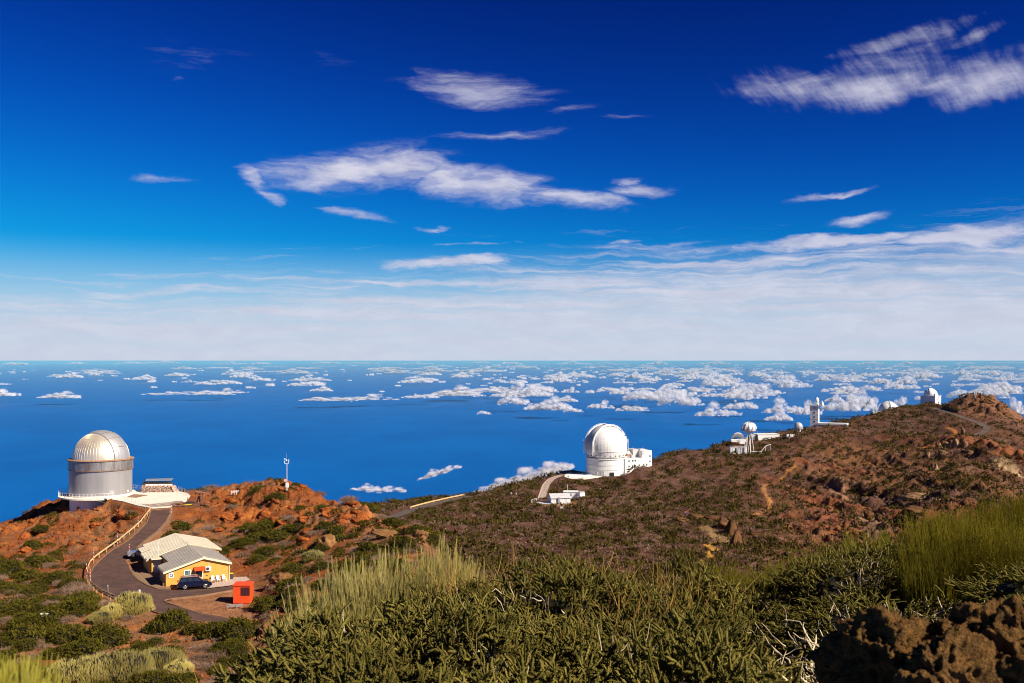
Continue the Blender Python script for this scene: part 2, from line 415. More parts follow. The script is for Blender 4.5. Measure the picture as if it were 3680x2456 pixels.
# far ridge
for u, prof in {
    1290: [(400, 1860), (440, 1846), (480, 1843), (520, 1870)],
    1400: [(360, 1905), (400, 1862), (440, 1833), (475, 1816), (500, 1822), (560, 1880)],
    1550: [(300, 1995), (340, 1940), (390, 1880), (440, 1835), (490, 1792), (515, 1796), (580, 1880)],
    1700: [(260, 2060), (300, 2005), (350, 1940), (410, 1875), (460, 1820), (500, 1780), (520, 1774), (540, 1785), (620, 1880)],
    1880: [(260, 2070), (300, 2015), (350, 1948), (410, 1873), (460, 1815), (510, 1755), (536, 1733), (555, 1740), (640, 1840)],
    2000: [(260, 2080), (300, 2022), (350, 1952), (410, 1870), (460, 1808), (505, 1752), (540, 1722), (565, 1706), (590, 1715), (680, 1820)],
    2150: [(300, 2035), (350, 1958), (410, 1872), (460, 1808), (505, 1755), (535, 1722), (575, 1700), (610, 1715), (700, 1820)],
    2300: [(260, 2110), (300, 2040), (350, 1968), (410, 1880), (460, 1815), (500, 1760), (535, 1703), (555, 1680), (585, 1668), (620, 1680), (720, 1800)],
    2450: [(300, 2050), (350, 1975), (400, 1905), (450, 1830), (500, 1760), (540, 1705), (590, 1640), (620, 1621), (640, 1628), (740, 1750)],
    2600: [(260, 2140), (300, 2060), (345, 1990), (385, 1930), (430, 1860), (480, 1785), (530, 1715), (590, 1655), (640, 1633), (690, 1595), (715, 1600), (820, 1740)],
    2750: [(300, 2075), (345, 2005), (385, 1950), (430, 1880), (480, 1800), (530, 1730), (590, 1660), (640, 1630), (690, 1592), (728, 1562), (745, 1572), (840, 1700)],
    2880: [(270, 2150), (320, 2060), (365, 1990), (410, 1920), (460, 1840), (520, 1750), (580, 1680), (650, 1605), (700, 1560), (745, 1546), (765, 1554), (860, 1660)],
    3020: [(300, 2110), (350, 2025), (395, 1950), (440, 1870), (490, 1790), (560, 1705), (640, 1618), (720, 1550), (790, 1516), (830, 1522), (920, 1610)],
    3180: [(300, 2120), (360, 2000), (405, 1920), (450, 1830), (500, 1750), (570, 1680), (660, 1590), (750, 1530), (860, 1490), (930, 1478), (960, 1485), (1060, 1570)],
    3330: [(300, 2100), (370, 1930), (415, 1850), (460, 1780), (520, 1700), (590, 1630), (680, 1565), (770, 1515), (870, 1482), (980, 1462), (1085, 1450), (1130, 1462), (1250, 1550)],
    3440: [(300, 2060), (370, 1890), (420, 1810), (470, 1735), (530, 1665), (600, 1600), (680, 1555), (760, 1510), (830, 1460), (865, 1437), (890, 1450), (1000, 1520)],
    3530: [(300, 2050), (370, 1880), (420, 1800), (470, 1725), (530, 1655), (600, 1600), (680, 1560), (750, 1520), (810, 1460), (845, 1426), (865, 1438), (1000, 1560)],
    3620: [(300, 2050), (370, 1900), (420, 1820), (480, 1730), (540, 1660), (620, 1605), (700, 1560), (770, 1515), (830, 1472), (860, 1490), (1000, 1620)],
    3700: [(300, 2080), (370, 1930), (430, 1830), (490, 1740), (560, 1670), (640, 1620), (720, 1580), (800, 1540), (850, 1530), (880, 1545), (1000, 1650)],
    4100: [(300, 2200), (400, 1980), (500, 1830), (620, 1730), (740, 1660), (850, 1640), (1000, 1750)],
    5200: [(300, 2300), (450, 2050), (600, 1950), (850, 1900)],
}.items():
    for d, v in prof: cv(u, d, v)
for u in (-1500, -500, 200, 700, 1100): cz(u, 600, -270); cz(u, 1200, -700)
for u in (1500, 1900, 2300): cz(u, 900, -290)
for u in (1400, 1900, 2300, 2700, 3100, 3500, 4100, 5200): cz(u, 1600, -520); cz(u, 3000, -1300)
for u in (-1500, 0, 1000, 2000, 3000, 4000, 5200): cz(u, 7000, -3200)
for u in (-1500, 0, 1000): cz(u, 3000, -1700)

cp = np.array(CP)
KU, KL, RC = 170.0, 0.085, 0.35


def rbf_phi(r2): return np.sqrt(r2 + RC * RC)


def to_q(u, d): return np.stack([np.asarray(u, float) / KU, np.log(np.asarray(d, float)) / KL], -1)


Q = to_q(cp[:, 0], cp[:, 1])
N = len(Q)
A = np.zeros((N + 3, N + 3))
A[:N, :N] = rbf_phi(((Q[:, None] - Q[None]) ** 2).sum(-1)) - 1e-3 * np.eye(N)
A[:N, N] = 1; A[:N, N + 1:] = Q; A[N:, :N] = A[:N, N:].T
sol = np.linalg.solve(A, np.concatenate([cp[:, 2], np.zeros(3)]))


def base_w(u, d):
    q = to_q(u, d); sh = q.shape[:-1]; q = q.reshape(-1, 2); out = np.empty(len(q))
    for i in range(0, len(q), 20000):
        c = q[i:i + 20000]
        r2 = (c[:, None, 0] - Q[None, :, 0]) ** 2 + (c[:, None, 1] - Q[None, :, 1]) ** 2
        out[i:i + 20000] = rbf_phi(r2) @ sol[:N] + sol[N] + c @ sol[N + 1:]
    return out.reshape(sh)


# grid: fine where the picture looks, coarse outside
gu = np.concatenate([np.arange(-1400, -60, 40), np.arange(-60, 3740, 5.6), np.arange(3740, 5100, 40)])
gl = np.concatenate([np.linspace(math.log(1.2), math.log(30), 70, endpoint=False), np.linspace(math.log(30), math.log(98), 40, endpoint=False),
                     np.linspace(math.log(98), math.log(320), 300, endpoint=False),
                     np.linspace(math.log(320), math.log(1120), 330, endpoint=False), np.linspace(math.log(1120), math.log(7000), 40)])
gd = np.exp(gl)
# evaluate on a thinner lattice, then interpolate
cu = gu[::3] if (len(gu) - 1) % 3 == 0 else np.append(gu[::3], gu[-1])
ci = np.unique(np.append(np.arange(0, len(gl), 2), len(gl) - 1))
UU, LL = np.meshgrid(cu, gl[ci])
wc = base_w(UU, np.exp(LL))
tmp = np.stack([np.interp(gu, cu, row) for row in wc])
wg = np.stack([np.interp(gl, gl[ci], tmp[:, j]) for j in range(len(gu))], 1)
DD, UG = np.meshgrid(gd, gu, indexing='ij')
GX = (UG - U0) / F * DD; GY = DD.copy()
GZ = -np.exp(wg) * DD

# road level
def z_road(y):
    t = (y - 160.0) / 2.5
    sp = np.where(t > 20, t, np.log1p(np.exp(np.clip(t, -30, 20)))) * 2.5
    return -33.8 + 0.10 * np.minimum(sp, 40.0)


def road_pt(u, v):
    d = 150.0
    for _ in range(60): d = 0.5 * d + 0.5 * (-float(z_road(np.float64(d))) * F / (v - HZ))
    return Vector((X(u, d), d, float(z_road(np.float64(d)))))


def seg_dist(px, py, ax, ay, bx, by):
    vx, vy = bx - ax, by - ay; t = np.clip(((px - ax) * vx + (py - ay) * vy) / (vx * vx + vy * vy + 1e-9), 0, 1)
    return np.hypot(px - ax - t * vx, py - ay - t * vy), t


def poly_mask(px, py, poly):
    """signed distance: negative inside"""
    ins = np.zeros(px.shape, bool); dm = np.full(px.shape, 1e9); n = len(poly)
    for i in range(n):
        ax, ay = poly[i][:2]; bx, by = poly[(i + 1) % n][:2]
        d, _ = seg_dist(px, py, ax, ay, bx, by); dm = np.minimum(dm, d)
        c = ((ay > py) != (by > py)) & (px < (bx - ax) * (py - ay) / (by - ay + 1e-12) + ax)
        ins ^= c
    return np.where(ins, -dm, dm)


STRIP_A = [((546, 1819), (616, 1819)), ((541, 1838), (613, 1851)), ((528, 1880), (598, 1880)), ((493, 1915), (566, 1915)), ((461, 1944), (528, 1944)),
           ((403, 1979), (490, 1979)), ((371, 2004), (450, 2012)), ((338, 2036), (462, 2034)), ((322, 2065), (474, 2065)), ((327, 2094), (496, 2087)),
           ((355, 2122), (528, 2106)), ((403, 2148), (566, 2119)), ((470, 2172), (611, 2121)), ((547, 2197), (650, 2122))]
STRIP_B = [((591, 2165), (650, 2122)), ((633, 2151), (700, 2120)), ((729, 2141), (752, 2117)), ((837, 2122), (837, 2108)), ((905, 2113), (905, 2101))]
STRIP_C = [((547, 2197), (591, 2165)), ((665, 2226), (646, 2182)), ((722, 2234), (729, 2208)), ((790, 2238), (808, 2220)), ((860, 2262), (890, 2244))]
sA = [(road_pt(*a), road_pt(*b)) for a, b in STRIP_A]
sB = [(road_pt(*a), road_pt(*b)) for a, b in STRIP_B]
sC = [(road_pt(*a), road_pt(*b)) for a, b in STRIP_C]
yard = [road_pt(*p) for p in ((546, 1817), (541, 1838), (528, 1880), (493, 1915), (461, 1944), (403, 1979), (371, 2004), (338, 2036), (322, 2065), (327, 2094), (355, 2122),
                              (403, 2148), (470, 2172), (547, 2197), (665, 2226), (722, 2234), (790, 2238), (850, 2252), (905, 2215), (915, 2150), (900, 2085), (830, 2068), (770, 2000),
                              (722, 1955), (680, 1935), (610, 1920), (572, 1908), (598, 1880), (613, 1851), (616, 1817))]
near = (DD > 90) & (DD < 262) & (UG < 1250)
sd = np.full(DD.shape, 1e3)
sd[near] = poly_mask(GX[near], GY[near], [(p.x, p.y) for p in yard])
# observatory apron
Z_PAD = -29.55
NOT_D = 219.0
NOTX, NOTY = X(363, 222.0), 222.0
apron_px = [(497, 1818), (545, 1826), (612, 1822), (668, 1802), (684, 1782), (672, 1773), (627, 1763), (600, 1764), (560, 1768), (505, 1773), (470, 1780), (400, 1790), (404, 1796), (440, 1802)]
apron = [(X(u, -Z_PAD * F / (v - HZ)), -Z_PAD * F / (v - HZ)) for u, v in apron_px]
sdp = np.full(DD.shape, 1e3)
sdp[near] = poly_mask(GX[near], GY[near], apron)

# relief noise
amp = np.interp(np.log(DD), [math.log(v) for v in (1.2, 20, 60, 110, 240, 320, 700, 1100, 7000)], [0.05, 0.15, 0.8, 0.55, 0.6, 0.8, 1.5, 1.8, 30])
n1 = fbm(GX / 14, GY / 14, octv=3, seed=3)
rock = fbm(GX / 5.2, GY / 5.2, octv=4, seed=11, ridged=True, gain=0.55)
patch = fbm(GX / 26, GY / 26, octv=3, seed=23)
hillm = sstep(105, 125, DD) * (1 - sstep(250, 280, DD)) * (UG < 1700)
rocky_r = sstep(620, 900, UG) * (1 - sstep(1560, 1650, UG)) * sstep(145, 158, DD)          # red outcrops right of the house
rocky_l = (1 - sstep(430, 560, UG)) * sstep(168, 190, DD)                                  # red scree under the observatory
rk = np.clip(rocky_r * sstep(-0.35, 0.15, patch) + rocky_l * 0.8 * sstep(-0.4, 0.2, patch) + 0.5 * sstep(0.0, 0.4, patch) * (DD < 150), 0, 1) * hillm
dz_ = amp * n1 * 1.1
dz_ = dz_ + rk * (np.maximum(rock, -0.15) * 2.3 + 0.7 * fbm(GX / 1.3, GY / 1.3, octv=3, seed=5, ridged=True))
dz_ = dz_ + hillm * 0.30 * fbm(GX / 1.6, GY / 1.6, octv=3, seed=8)
# caldera wall: gullies and ribs on the far face
farm = sstep(290, 340, DD) * (1 - sstep(900, 1100, DD))
wall = farm * sstep(2560, 3050, UG) * (1 - sstep(560, 760, DD)) * sstep(2250 - 0.0 * UG, 2600, UG)
gx2, gy2 = GX * 0.9 + GY * 0.25, GY * 0.35
dz_ = dz_ + wall * (5.0 * fbm(gx2 / 22, gy2 / 60, octv=4, seed=31, ridged=True) + 3.2 * fbm(GX / 6, GY / 8, octv=3, seed=37, ridged=True))
dz_ = dz_ + farm * (0.9 * fbm(GX / 4, GY / 4, octv=3, seed=41) + 1.2 * fbm(GX / 30, GY / 30, octv=2, seed=43))
peak = farm * sstep(3380, 3500, UG) * (1 - sstep(3660, 3760, UG)) * sstep(740, 800, DD)
dz_ = dz_ + peak * 5.0 * fbm(GX / 9, GY / 12, octv=4, seed=47, ridged=True)
GZ = GZ + dz_
near_yard = sstep(0.2, 5.0, sd); GZ = near_yard * GZ + (1 - near_yard) * (z_road(GY) - 0.10)
# bank drops just outside the guard rail, left of the bend
t_ = sstep(5.2, 9.0, np.hypot(GX - (NOTX - 1.5), (GY - (NOTY - 4.5)))); GZ = t_ * GZ + (1 - t_) * (-33.1)
k = sstep(0.5, 3.0, sdp); GZ = k * GZ + (1 - k) * (Z_PAD - 0.12)
# level pads on the far ridge


def pad(cx, cy, r, z, f=8.0):
    global GZ
    t = sstep(r, r + f, np.hypot(GX - cx, GY - cy)); GZ = t * GZ + (1 - t) * z


WHTX, WHTY, WHTZ = X(2178, 560), 560.0, Zv(1712, 549)
m_ = np.hypot(GX - WHTX, GY - WHTY)
pad(X(2120, 545), 546, 15, WHTZ - 0.1, 10)
pad(WHTX, WHTY, 12, WHTZ - 0.1, 8)
SHX, SHY = X(2000, 455), 455.0
GZs = None


def ground(x, y):
    """terrain height by bilinear lookup"""
    u = U0 + x / y * F; l = math.log(y)
    i = int(np.clip(np.searchsorted(gl, l) - 1, 0, len(gl) - 2)); j = int(np.clip(np.searchsorted(gu, u) - 1, 0, len(gu) - 2))
    a = (l - gl[i]) / (gl[i + 1] - gl[i]); b = (u - gu[j]) / (gu[j + 1] - gu[j])
    return float((GZ[i, j] * (1 - b) + GZ[i, j + 1] * b) * (1 - a) + (GZ[i + 1, j] * (1 - b) + GZ[i + 1, j + 1] * b) * a)


def hit(u, v, dmin=90, dmax=1300):
    """first ground point seen through photo pixel (u, v) beyond dmin"""
    j = int(np.clip(np.searchsorted(gu, u), 1, len(gu) - 1)); b = (u - gu[j - 1]) / (gu[j] - gu[j - 1])
    z = GZ[:, j - 1] * (1 - b) + GZ[:, j] * b; vv = HZ - z / gd * F
    for i in range(len(gd)):
        if gd[i] < dmin: continue
        if vv[i] <= v or gd[i] > dmax:
            if i and vv[i - 1] > v: t = (vv[i - 1] - v) / (vv[i - 1] - vv[i] + 1e-9)
            else: t = 1.0
            d = gd[i - 1] + (gd[i] - gd[i - 1]) * t if i else gd[i]
            return Vector((X(u, d), d, ground(X(u, d), d)))
    return Vector((X(u, dmax), dmax, ground(X(u, dmax), dmax)))


SZ = hit(2000, 1812, 330)   # shed terrace
pad(SZ.x, SZ.y, 9, SZ.z, 6)
DOTP = hit(2690, 1632, 500)
pad(DOTP.x, DOTP.y, 9, DOTP.z, 5)
SSTP = Vector((X(2925, 752), 752, Zv(1545, 752)))

# ------------------------------------------------------------------ roads on the far ridge, levelled into the slope
def carve_road(pts, wd, dmin=300, n=14):
    global GZ
    P_ = [hit(u, v, dmin) for u, v in pts]
    dense = []
    for a, b in zip(P_[:-1], P_[1:]):
        for k_ in range(n): dense.append(a.lerp(b, k_ / n))
    dense.append(P_[-1])
    A_ = np.array([p[:] for p in dense])
    for _ in range(14): A_[1:-1] = A_[:-2] * .25 + A_[1:-1] * .5 + A_[2:] * .25
    sel = (DD > A_[:, 1].min() - 25) & (DD < A_[:, 1].max() + 25) & (GX > A_[:, 0].min() - 25) & (GX < A_[:, 0].max() + 25)
    xs, ys = GX[sel], GY[sel]; best = np.full(xs.shape, 1e9); zz = np.zeros(xs.shape)
    for a, b in zip(A_[:-1], A_[1:]):
        d, t_ = seg_dist(xs, ys, a[0], a[1], b[0], b[1]); m_ = d < best; best[m_] = d[m_]; zz[m_] = (a[2] + (b[2] - a[2]) * t_)[m_]
    k_ = sstep(wd * .5 + .4, wd * .5 + 4.5, best); GZ[sel] = GZ[sel] * k_ + (1 - k_) * (zz - .12)
    ROADS.append((A_, wd)); return A_


ROADS = []
RD_FAR = carve_road([(1335, 1878), (1390, 1866), (1450, 1845), (1500, 1828), (1560, 1812), (1620, 1798), (1685, 1784)], 5.5)
RD_WHT = carve_road([(1950, 1790), (1957, 1768), (1966, 1742), (1985, 1722), (2020, 1709), (2060, 1706)], 5.0)
RD_PEAK = carve_road([(3350, 1466), (3377, 1474), (3429, 1490), (3482, 1509), (3522, 1522), (3548, 1539), (3538, 1553), (3503, 1566)], 6.0, 450)


def road_clear(x, y, extra=1.6):
    ok = np.ones(np.shape(x), bool)
    for A_, wd in ROADS:
        for a, b in zip(A_[:-1:2], A_[2::2]):
            d, _ = seg_dist(x, y, a[0], a[1], b[0], b[1]); ok &= d > wd / 2 + extra
    return ok


# ------------------------------------------------------------------ ground colours (soil, scree, trails: real colours of the ground)
def lerp3(a, b, t): return a * (1 - t[..., None]) + np.array(b) * t[..., None]


colr = np.zeros(GX.shape + (3,)); colr[:] = (0.16, 0.085, 0.05)
p2 = fbm(GX / 9, GY / 9, octv=4, seed=51); p3 = fbm(GX / 2.2, GY / 2.2, octv=3, seed=53)
# left hill: red-orange cinder and tan soil
red = np.array((0.235, 0.070, 0.020)); tan = (0.28, 0.128, 0.052)
hl_ = np.zeros_like(colr); hl_[:] = red
hl_ = lerp3(hl_, tan, sstep(160, 135, DD) * (UG < 1000) * sstep(-0.3, 0.4, p2 + 0.2))
hl_ = lerp3(hl_, (0.20, 0.10, 0.05), 0.85 * sstep(-0.1, 0.4, p2))
hl_ = lerp3(hl_, (0.20, 0.095, 0.042), 0.8 * sstep(1150, 1400, UG))
hl_ = lerp3(hl_, (0.40, 0.14, 0.035), 0.6 * sstep(0.1, 0.5, p3))
isn = (DD < 290) & ((UG < 1640) | (DD < 60)); colr = np.where(isn[..., None], hl_, colr)
# far ridge: brown-violet soil
fr = np.zeros_like(colr); fr[:] = (0.088, 0.039, 0.024)
fr = lerp3(fr, (0.125, 0.066, 0.048), sstep(-0.1, 0.4, p2))
fr = lerp3(fr, (0.060, 0.030, 0.018), sstep(0.05, 0.5, p3))
wl = wall * sstep(-0.4, 0.3, fbm(gx2 / 30, gy2 / 80, octv=4, seed=61))
fr = lerp3(fr, (0.200, 0.088, 0.034), 0.75 * wl)
fr = lerp3(fr, (0.24, 0.075, 0.030), 0.6 * wall * sstep(0.1, 0.5, fbm(gx2 / 25, gy2 / 70, octv=3, seed=67)))
fr = lerp3(fr, (0.20, 0.09, 0.05), 0.9 * peak)
colr = np.where(isn[..., None], colr, fr)
kn = (DD < 60)[..., None]; colr = np.where(kn, np.array((0.10, 0.065, 0.035)), colr)


def trail(pts, wd, c, dmin=300, k=1.0, dz=0.0):
    """paint a trodden trail of width wd through photo points, and return its points"""
    global colr, GZ
    P_ = [hit(u, v, dmin) for u, v in pts]; dm = np.full(GX.shape, 1e9)
    lo = min(p.y for p in P_) - 20; hi = max(p.y for p in P_) + 20; sel = (DD > lo) & (DD < hi)
    jit = 0.5 * vnoise(GX[sel] / 3, GY[sel] / 3)
    for a, b in zip(P_[:-1], P_[1:]):
        d, _ = seg_dist(GX[sel], GY[sel], a.x, a.y, b.x, b.y); dm[sel] = np.minimum(dm[sel], d + jit)
    colr = lerp3(colr, c, k * sstep(wd, wd * 0.4, dm))
    return P_, dm


T1, TD1 = trail([(2712, 1850), (2765, 1830), (2768, 1800), (2745, 1760), (2755, 1735)], 1.5, (0.34, 0.15, 0.05))
T2, TD2 = trail([(2805, 1725), (2830, 1690), (2860, 1672)], 1.3, (0.28, 0.12, 0.04))
T3, TD3 = trail([(3210, 1625), (3290, 1615), (3350, 1600), (3420, 1585), (3440, 1560), (3400, 1535)], 1.8, (0.38, 0.14, 0.035))
T4, TD4 = trail([(2520, 2020), (2560, 2010), (2545, 1990), (2570, 1975), (2543, 1960), (2580, 1950), (2600, 1940)], 1.5, (0.46, 0.24, 0.05))
T5, TD5 = trail([(2530, 1900), (2570, 1920), (2600, 1950)], 4.0, (0.26, 0.155, 0.07))
T6, TD6 = trail([(2990, 1750), (3010, 1760), (3030, 1790)], 7.0, (0.24, 0.12, 0.07))
T7, TD7 = trail([(3590, 1660), (3630, 1690), (3670, 1720)], 6.0, (0.34, 0.22, 0.12))
T8, TD8 = trail([(3085, 1850), (3140, 1880), (3150, 1920)], 7.0, (0.22, 0.125, 0.07))
T9, TD9 = trail([(2900, 1780), (2960, 1830), (2990, 1880)], 8.0, (0.22, 0.07, 0.04), k=0.6)
terr_clear = np.minimum.reduce([TD1, TD2, TD3, TD4, TD5, TD6, TD7, TD8])
# yard soil
ys = sstep(1.5, -0.5, sd); colr = lerp3(colr, (0.30, 0.135, 0.065), ys)
sh = sstep(14, 6, np.hypot(GX - SZ.x, GY - SZ.y)); colr = lerp3(colr, (0.22, 0.12, 0.06), sh)

ni, nj = GX.shape
idx = np.arange(ni * nj).reshape(ni, nj)
quads = np.stack([idx[:-1, :-1], idx[:-1, 1:], idx[1:, 1:], idx[1:, :-1]], -1).reshape(-1, 4)


def ground_material():
    m = bpy.data.materials.new('volcanic_soil'); m.use_nodes = True; t = NT(m.node_tree); m.node_tree.nodes.clear()
    out = t.n('ShaderNodeOutputMaterial'); b = t.n('ShaderNodeBsdfPrincipled'); t.link(b.outputs[0], out.inputs[0])
    a = t.n('ShaderNodeAttribute', attribute_name='tint', attribute_type='GEOMETRY')
    g = t.n('ShaderNodeNewGeometry'); pos = g.outputs['Position']
    n1_ = t.noise(pos, 0.9, 8, 0.65); n2_ = t.noise(pos, 4.5, 5, 0.6)
    f1 = t.mr(n1_, 0.3, 0.7, 0.62, 1.35, False); f2 = t.mr(n2_, 0.3, 0.7, 0.75, 1.25, False)
    f = t.m('MULTIPLY', f1, f2)
    c = t.mix(1.0, a.outputs['Color'], t.comb(f, f, f), 'MULTIPLY')
    t.link(c, b.inputs['Base Color']); b.inputs['Roughness'].default_value = 0.95; b.inputs['Specular IOR Level'].default_value = 0.1
    bn = t.n('ShaderNodeBump'); bn.inputs['Strength'].default_value = 1.0; bn.inputs['Distance'].default_value = 0.35
    t.link(t.noise(pos, 1.6, 9, 0.68), bn.inputs['Height']); t.link(bn.outputs[0], b.inputs['Normal'])
    return m


GM = ground_material()
V = np.stack([GX, GY, GZ], -1).reshape(-1, 3)
terr = np_mesh('ground', V, quads, GM, smooth=True, attr=np.clip(colr, 0, 1).reshape(-1, 3))
tag(terr, kind='structure')

# ------------------------------------------------------------------ sea
def sea_material():
    m = bpy.data.materials.new('sea_water'); m.use_nodes = True; t = NT(m.node_tree); m.node_tree.nodes.clear()
    out = t.n('ShaderNodeOutputMaterial'); g = t.n('ShaderNodeNewGeometry'); pos = g.outputs['Position']
    n_ = t.noise(t.mapn(pos, sc=(0.00035, 0.0002, 1)), 1.0, 6, 0.6)
    c = t.mix(t.mr(n_, 0.3, 0.7), (0.0, 0.080, 0.33), (0.0, 0.100, 0.385))
    df = t.n('ShaderNodeBsdfDiffuse'); t.link(c, df.inputs[0])
    gl_ = t.n('ShaderNodeBsdfGlossy'); gl_.inputs['Roughness'].default_value = 0.22; gl_.inputs[0].default_value = (0.88, 0.96, 1.0, 1)
    cosv = t.m('ABSOLUTE', t.vm('DOT_PRODUCT', g.outputs['Incoming'], g.outputs['Normal']))
    fac = t.m('MULTIPLY_ADD', t.m('POWER', 2.718, t.m('MULTIPLY', cosv, -55.0)), 0.93, 0.008)   # water mirrors the sky only at grazing angles
    ms = t.n('ShaderNodeMixShader'); t.link(fac, ms.inputs[0]); t.link(df.outputs[0], ms.inputs[1]); t.link(gl_.outputs[0], ms.inputs[2])
    t.link(ms.outputs[0], out.inputs[0])
    return m


sea = MB().lathe([(0.5, 0), (3000, 0), (20000, 0), (60000, 0), (200000, 0), (600000, 0), (1800000, 0)], 96).build('sea', sea_material())
sea.location = (0, 0, -2400); tag(sea, kind='structure')
# ------------------------------------------------------------------ vegetation
def unit(a): return a / (np.linalg.norm(a, axis=-1, keepdims=True) + 1e-9)


def frames(d):
    ref = np.where(np.abs(d[:, 2:3]) < 0.9, np.array([[0, 0, 1.0]]), np.array([[1.0, 0, 0]]))
    e1 = unit(np.cross(d, ref)); return e1, np.cross(d, e1)


def leafmat(name, c1, c2, c3, scale=6.0, trans=0.25, rough=0.75):
    m = bpy.data.materials.new(name); m.use_nodes = True; t = NT(m.node_tree); m.node_tree.nodes.clear()
    out = t.n('ShaderNodeOutputMaterial')
    tcn = t.n('ShaderNodeTexCoord'); oi = t.n('ShaderNodeObjectInfo')
    n_ = t.noise(tcn.outputs['Object'], scale, 3, 0.6); g = t.n('ShaderNodeNewGeometry')
    c = t.mix(t.mr(n_, 0.35, 0.65), c1, c2)
    c = t.mix(t.m('MULTIPLY', g.outputs['Random Per Island'], 0.6), c, c3)
    br = t.mr(oi.outputs['Random'], 0, 1, 0.72, 1.25, False)
    c = t.mix(1.0, c, t.comb(br, br, br), 'MULTIPLY')
    df = t.n('ShaderNodeBsdfDiffuse'); t.link(c, df.inputs[0])
    tr = t.n('ShaderNodeBsdfTranslucent'); t.link(c, tr.inputs[0])
    ms = t.n('ShaderNodeMixShader'); ms.inputs[0].default_value = trans
    t.link(df.outputs[0], ms.inputs[1]); t.link(tr.outputs[0], ms.inputs[2]); t.link(ms.outputs[0], out.inputs[0])
    return m


M_CODESO = leafmat('shrub_leaves_dark_green', (0.050, 0.048, 0.011), (0.112, 0.102, 0.025), (0.26, 0.20, 0.048), 5.0, .06)
M_GREEN = leafmat('shrub_leaves_olive', (0.062, 0.060, 0.007), (0.115, 0.104, 0.013), (0.14, 0.105, 0.02), 1.6)
M_BROOM = leafmat('broom_stems_pale', (0.54, 0.47, 0.17), (0.68, 0.60, 0.28), (0.60, 0.48, 0.10), 3.0, .4)
M_BROOM2 = leafmat('broom_stems_olive', (0.10, 0.09, 0.010), (0.25, 0.21, 0.022), (0.40, 0.32, 0.04), 3.0, .4)
M_BROOM3 = leafmat('broom_stems_yellow', (0.30, 0.26, 0.035), (0.42, 0.36, 0.07), (0.30, 0.28, 0.04), 3.0)
M_DRY = leafmat('dry_twigs', (0.20, 0.125, 0.085), (0.30, 0.20, 0.14), (0.15, 0.09, 0.06), 2.0, 0.0)
M_DEAD = leafmat('dead_grey_twigs', (0.42, 0.34, 0.22), (0.60, 0.50, 0.34), (0.30, 0.22, 0.13), 3.0, 0.0)
M_GOLD = leafmat('golden_dry_stems', (0.55, 0.33, 0.08), (0.42, 0.25, 0.07), (0.6, 0.42, 0.14), 3.0, 0.2)
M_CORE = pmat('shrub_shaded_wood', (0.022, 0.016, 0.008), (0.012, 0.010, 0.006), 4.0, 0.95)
M_FARG = leafmat('far_shrub_green', (0.050, 0.042, 0.009), (0.075, 0.062, 0.012), (0.07, 0.045, 0.014), 0.15, 0.1)
M_FARD = leafmat('far_shrub_dry', (0.17, 0.10, 0.075), (0.25, 0.155, 0.115), (0.12, 0.07, 0.05), 0.15, 0.0)


def lumpy_dome(n, r, seed, H=0.8, zmin=-0.02, lump=0.22, f=2.2):
    """n random points on a lumpy mound of unit radius; returns points and normals"""
    z = r.uniform(zmin, 1, n); ph = r.uniform(0, 2 * PI, n); q = np.sqrt(np.maximum(1 - z * z, 0))
    d = np.stack([q * np.cos(ph), q * np.sin(ph), z], -1)
    rad = 1 + lump * fbm(d[:, 0] * f + seed, d[:, 1] * f, d[:, 2] * f, octv=3, seed=seed) * 1.6
    p = d * rad[:, None] * np.array([1, 1, H])
    return p, unit(d * np.array([1, 1, 1 / H]))


def tris_to_mesh(A_, B_, C_):
    n = len(A_); V_ = np.stack([A_, B_, C_], 1).reshape(-1, 3); return V_, np.arange(3 * n).reshape(-1, 3)


def cat(parts):
    vs, fs, o = [], [], 0
    for v, f in parts: vs.append(v); fs.append(f + o); o += len(v)
    return np.concatenate(vs), np.concatenate(fs)


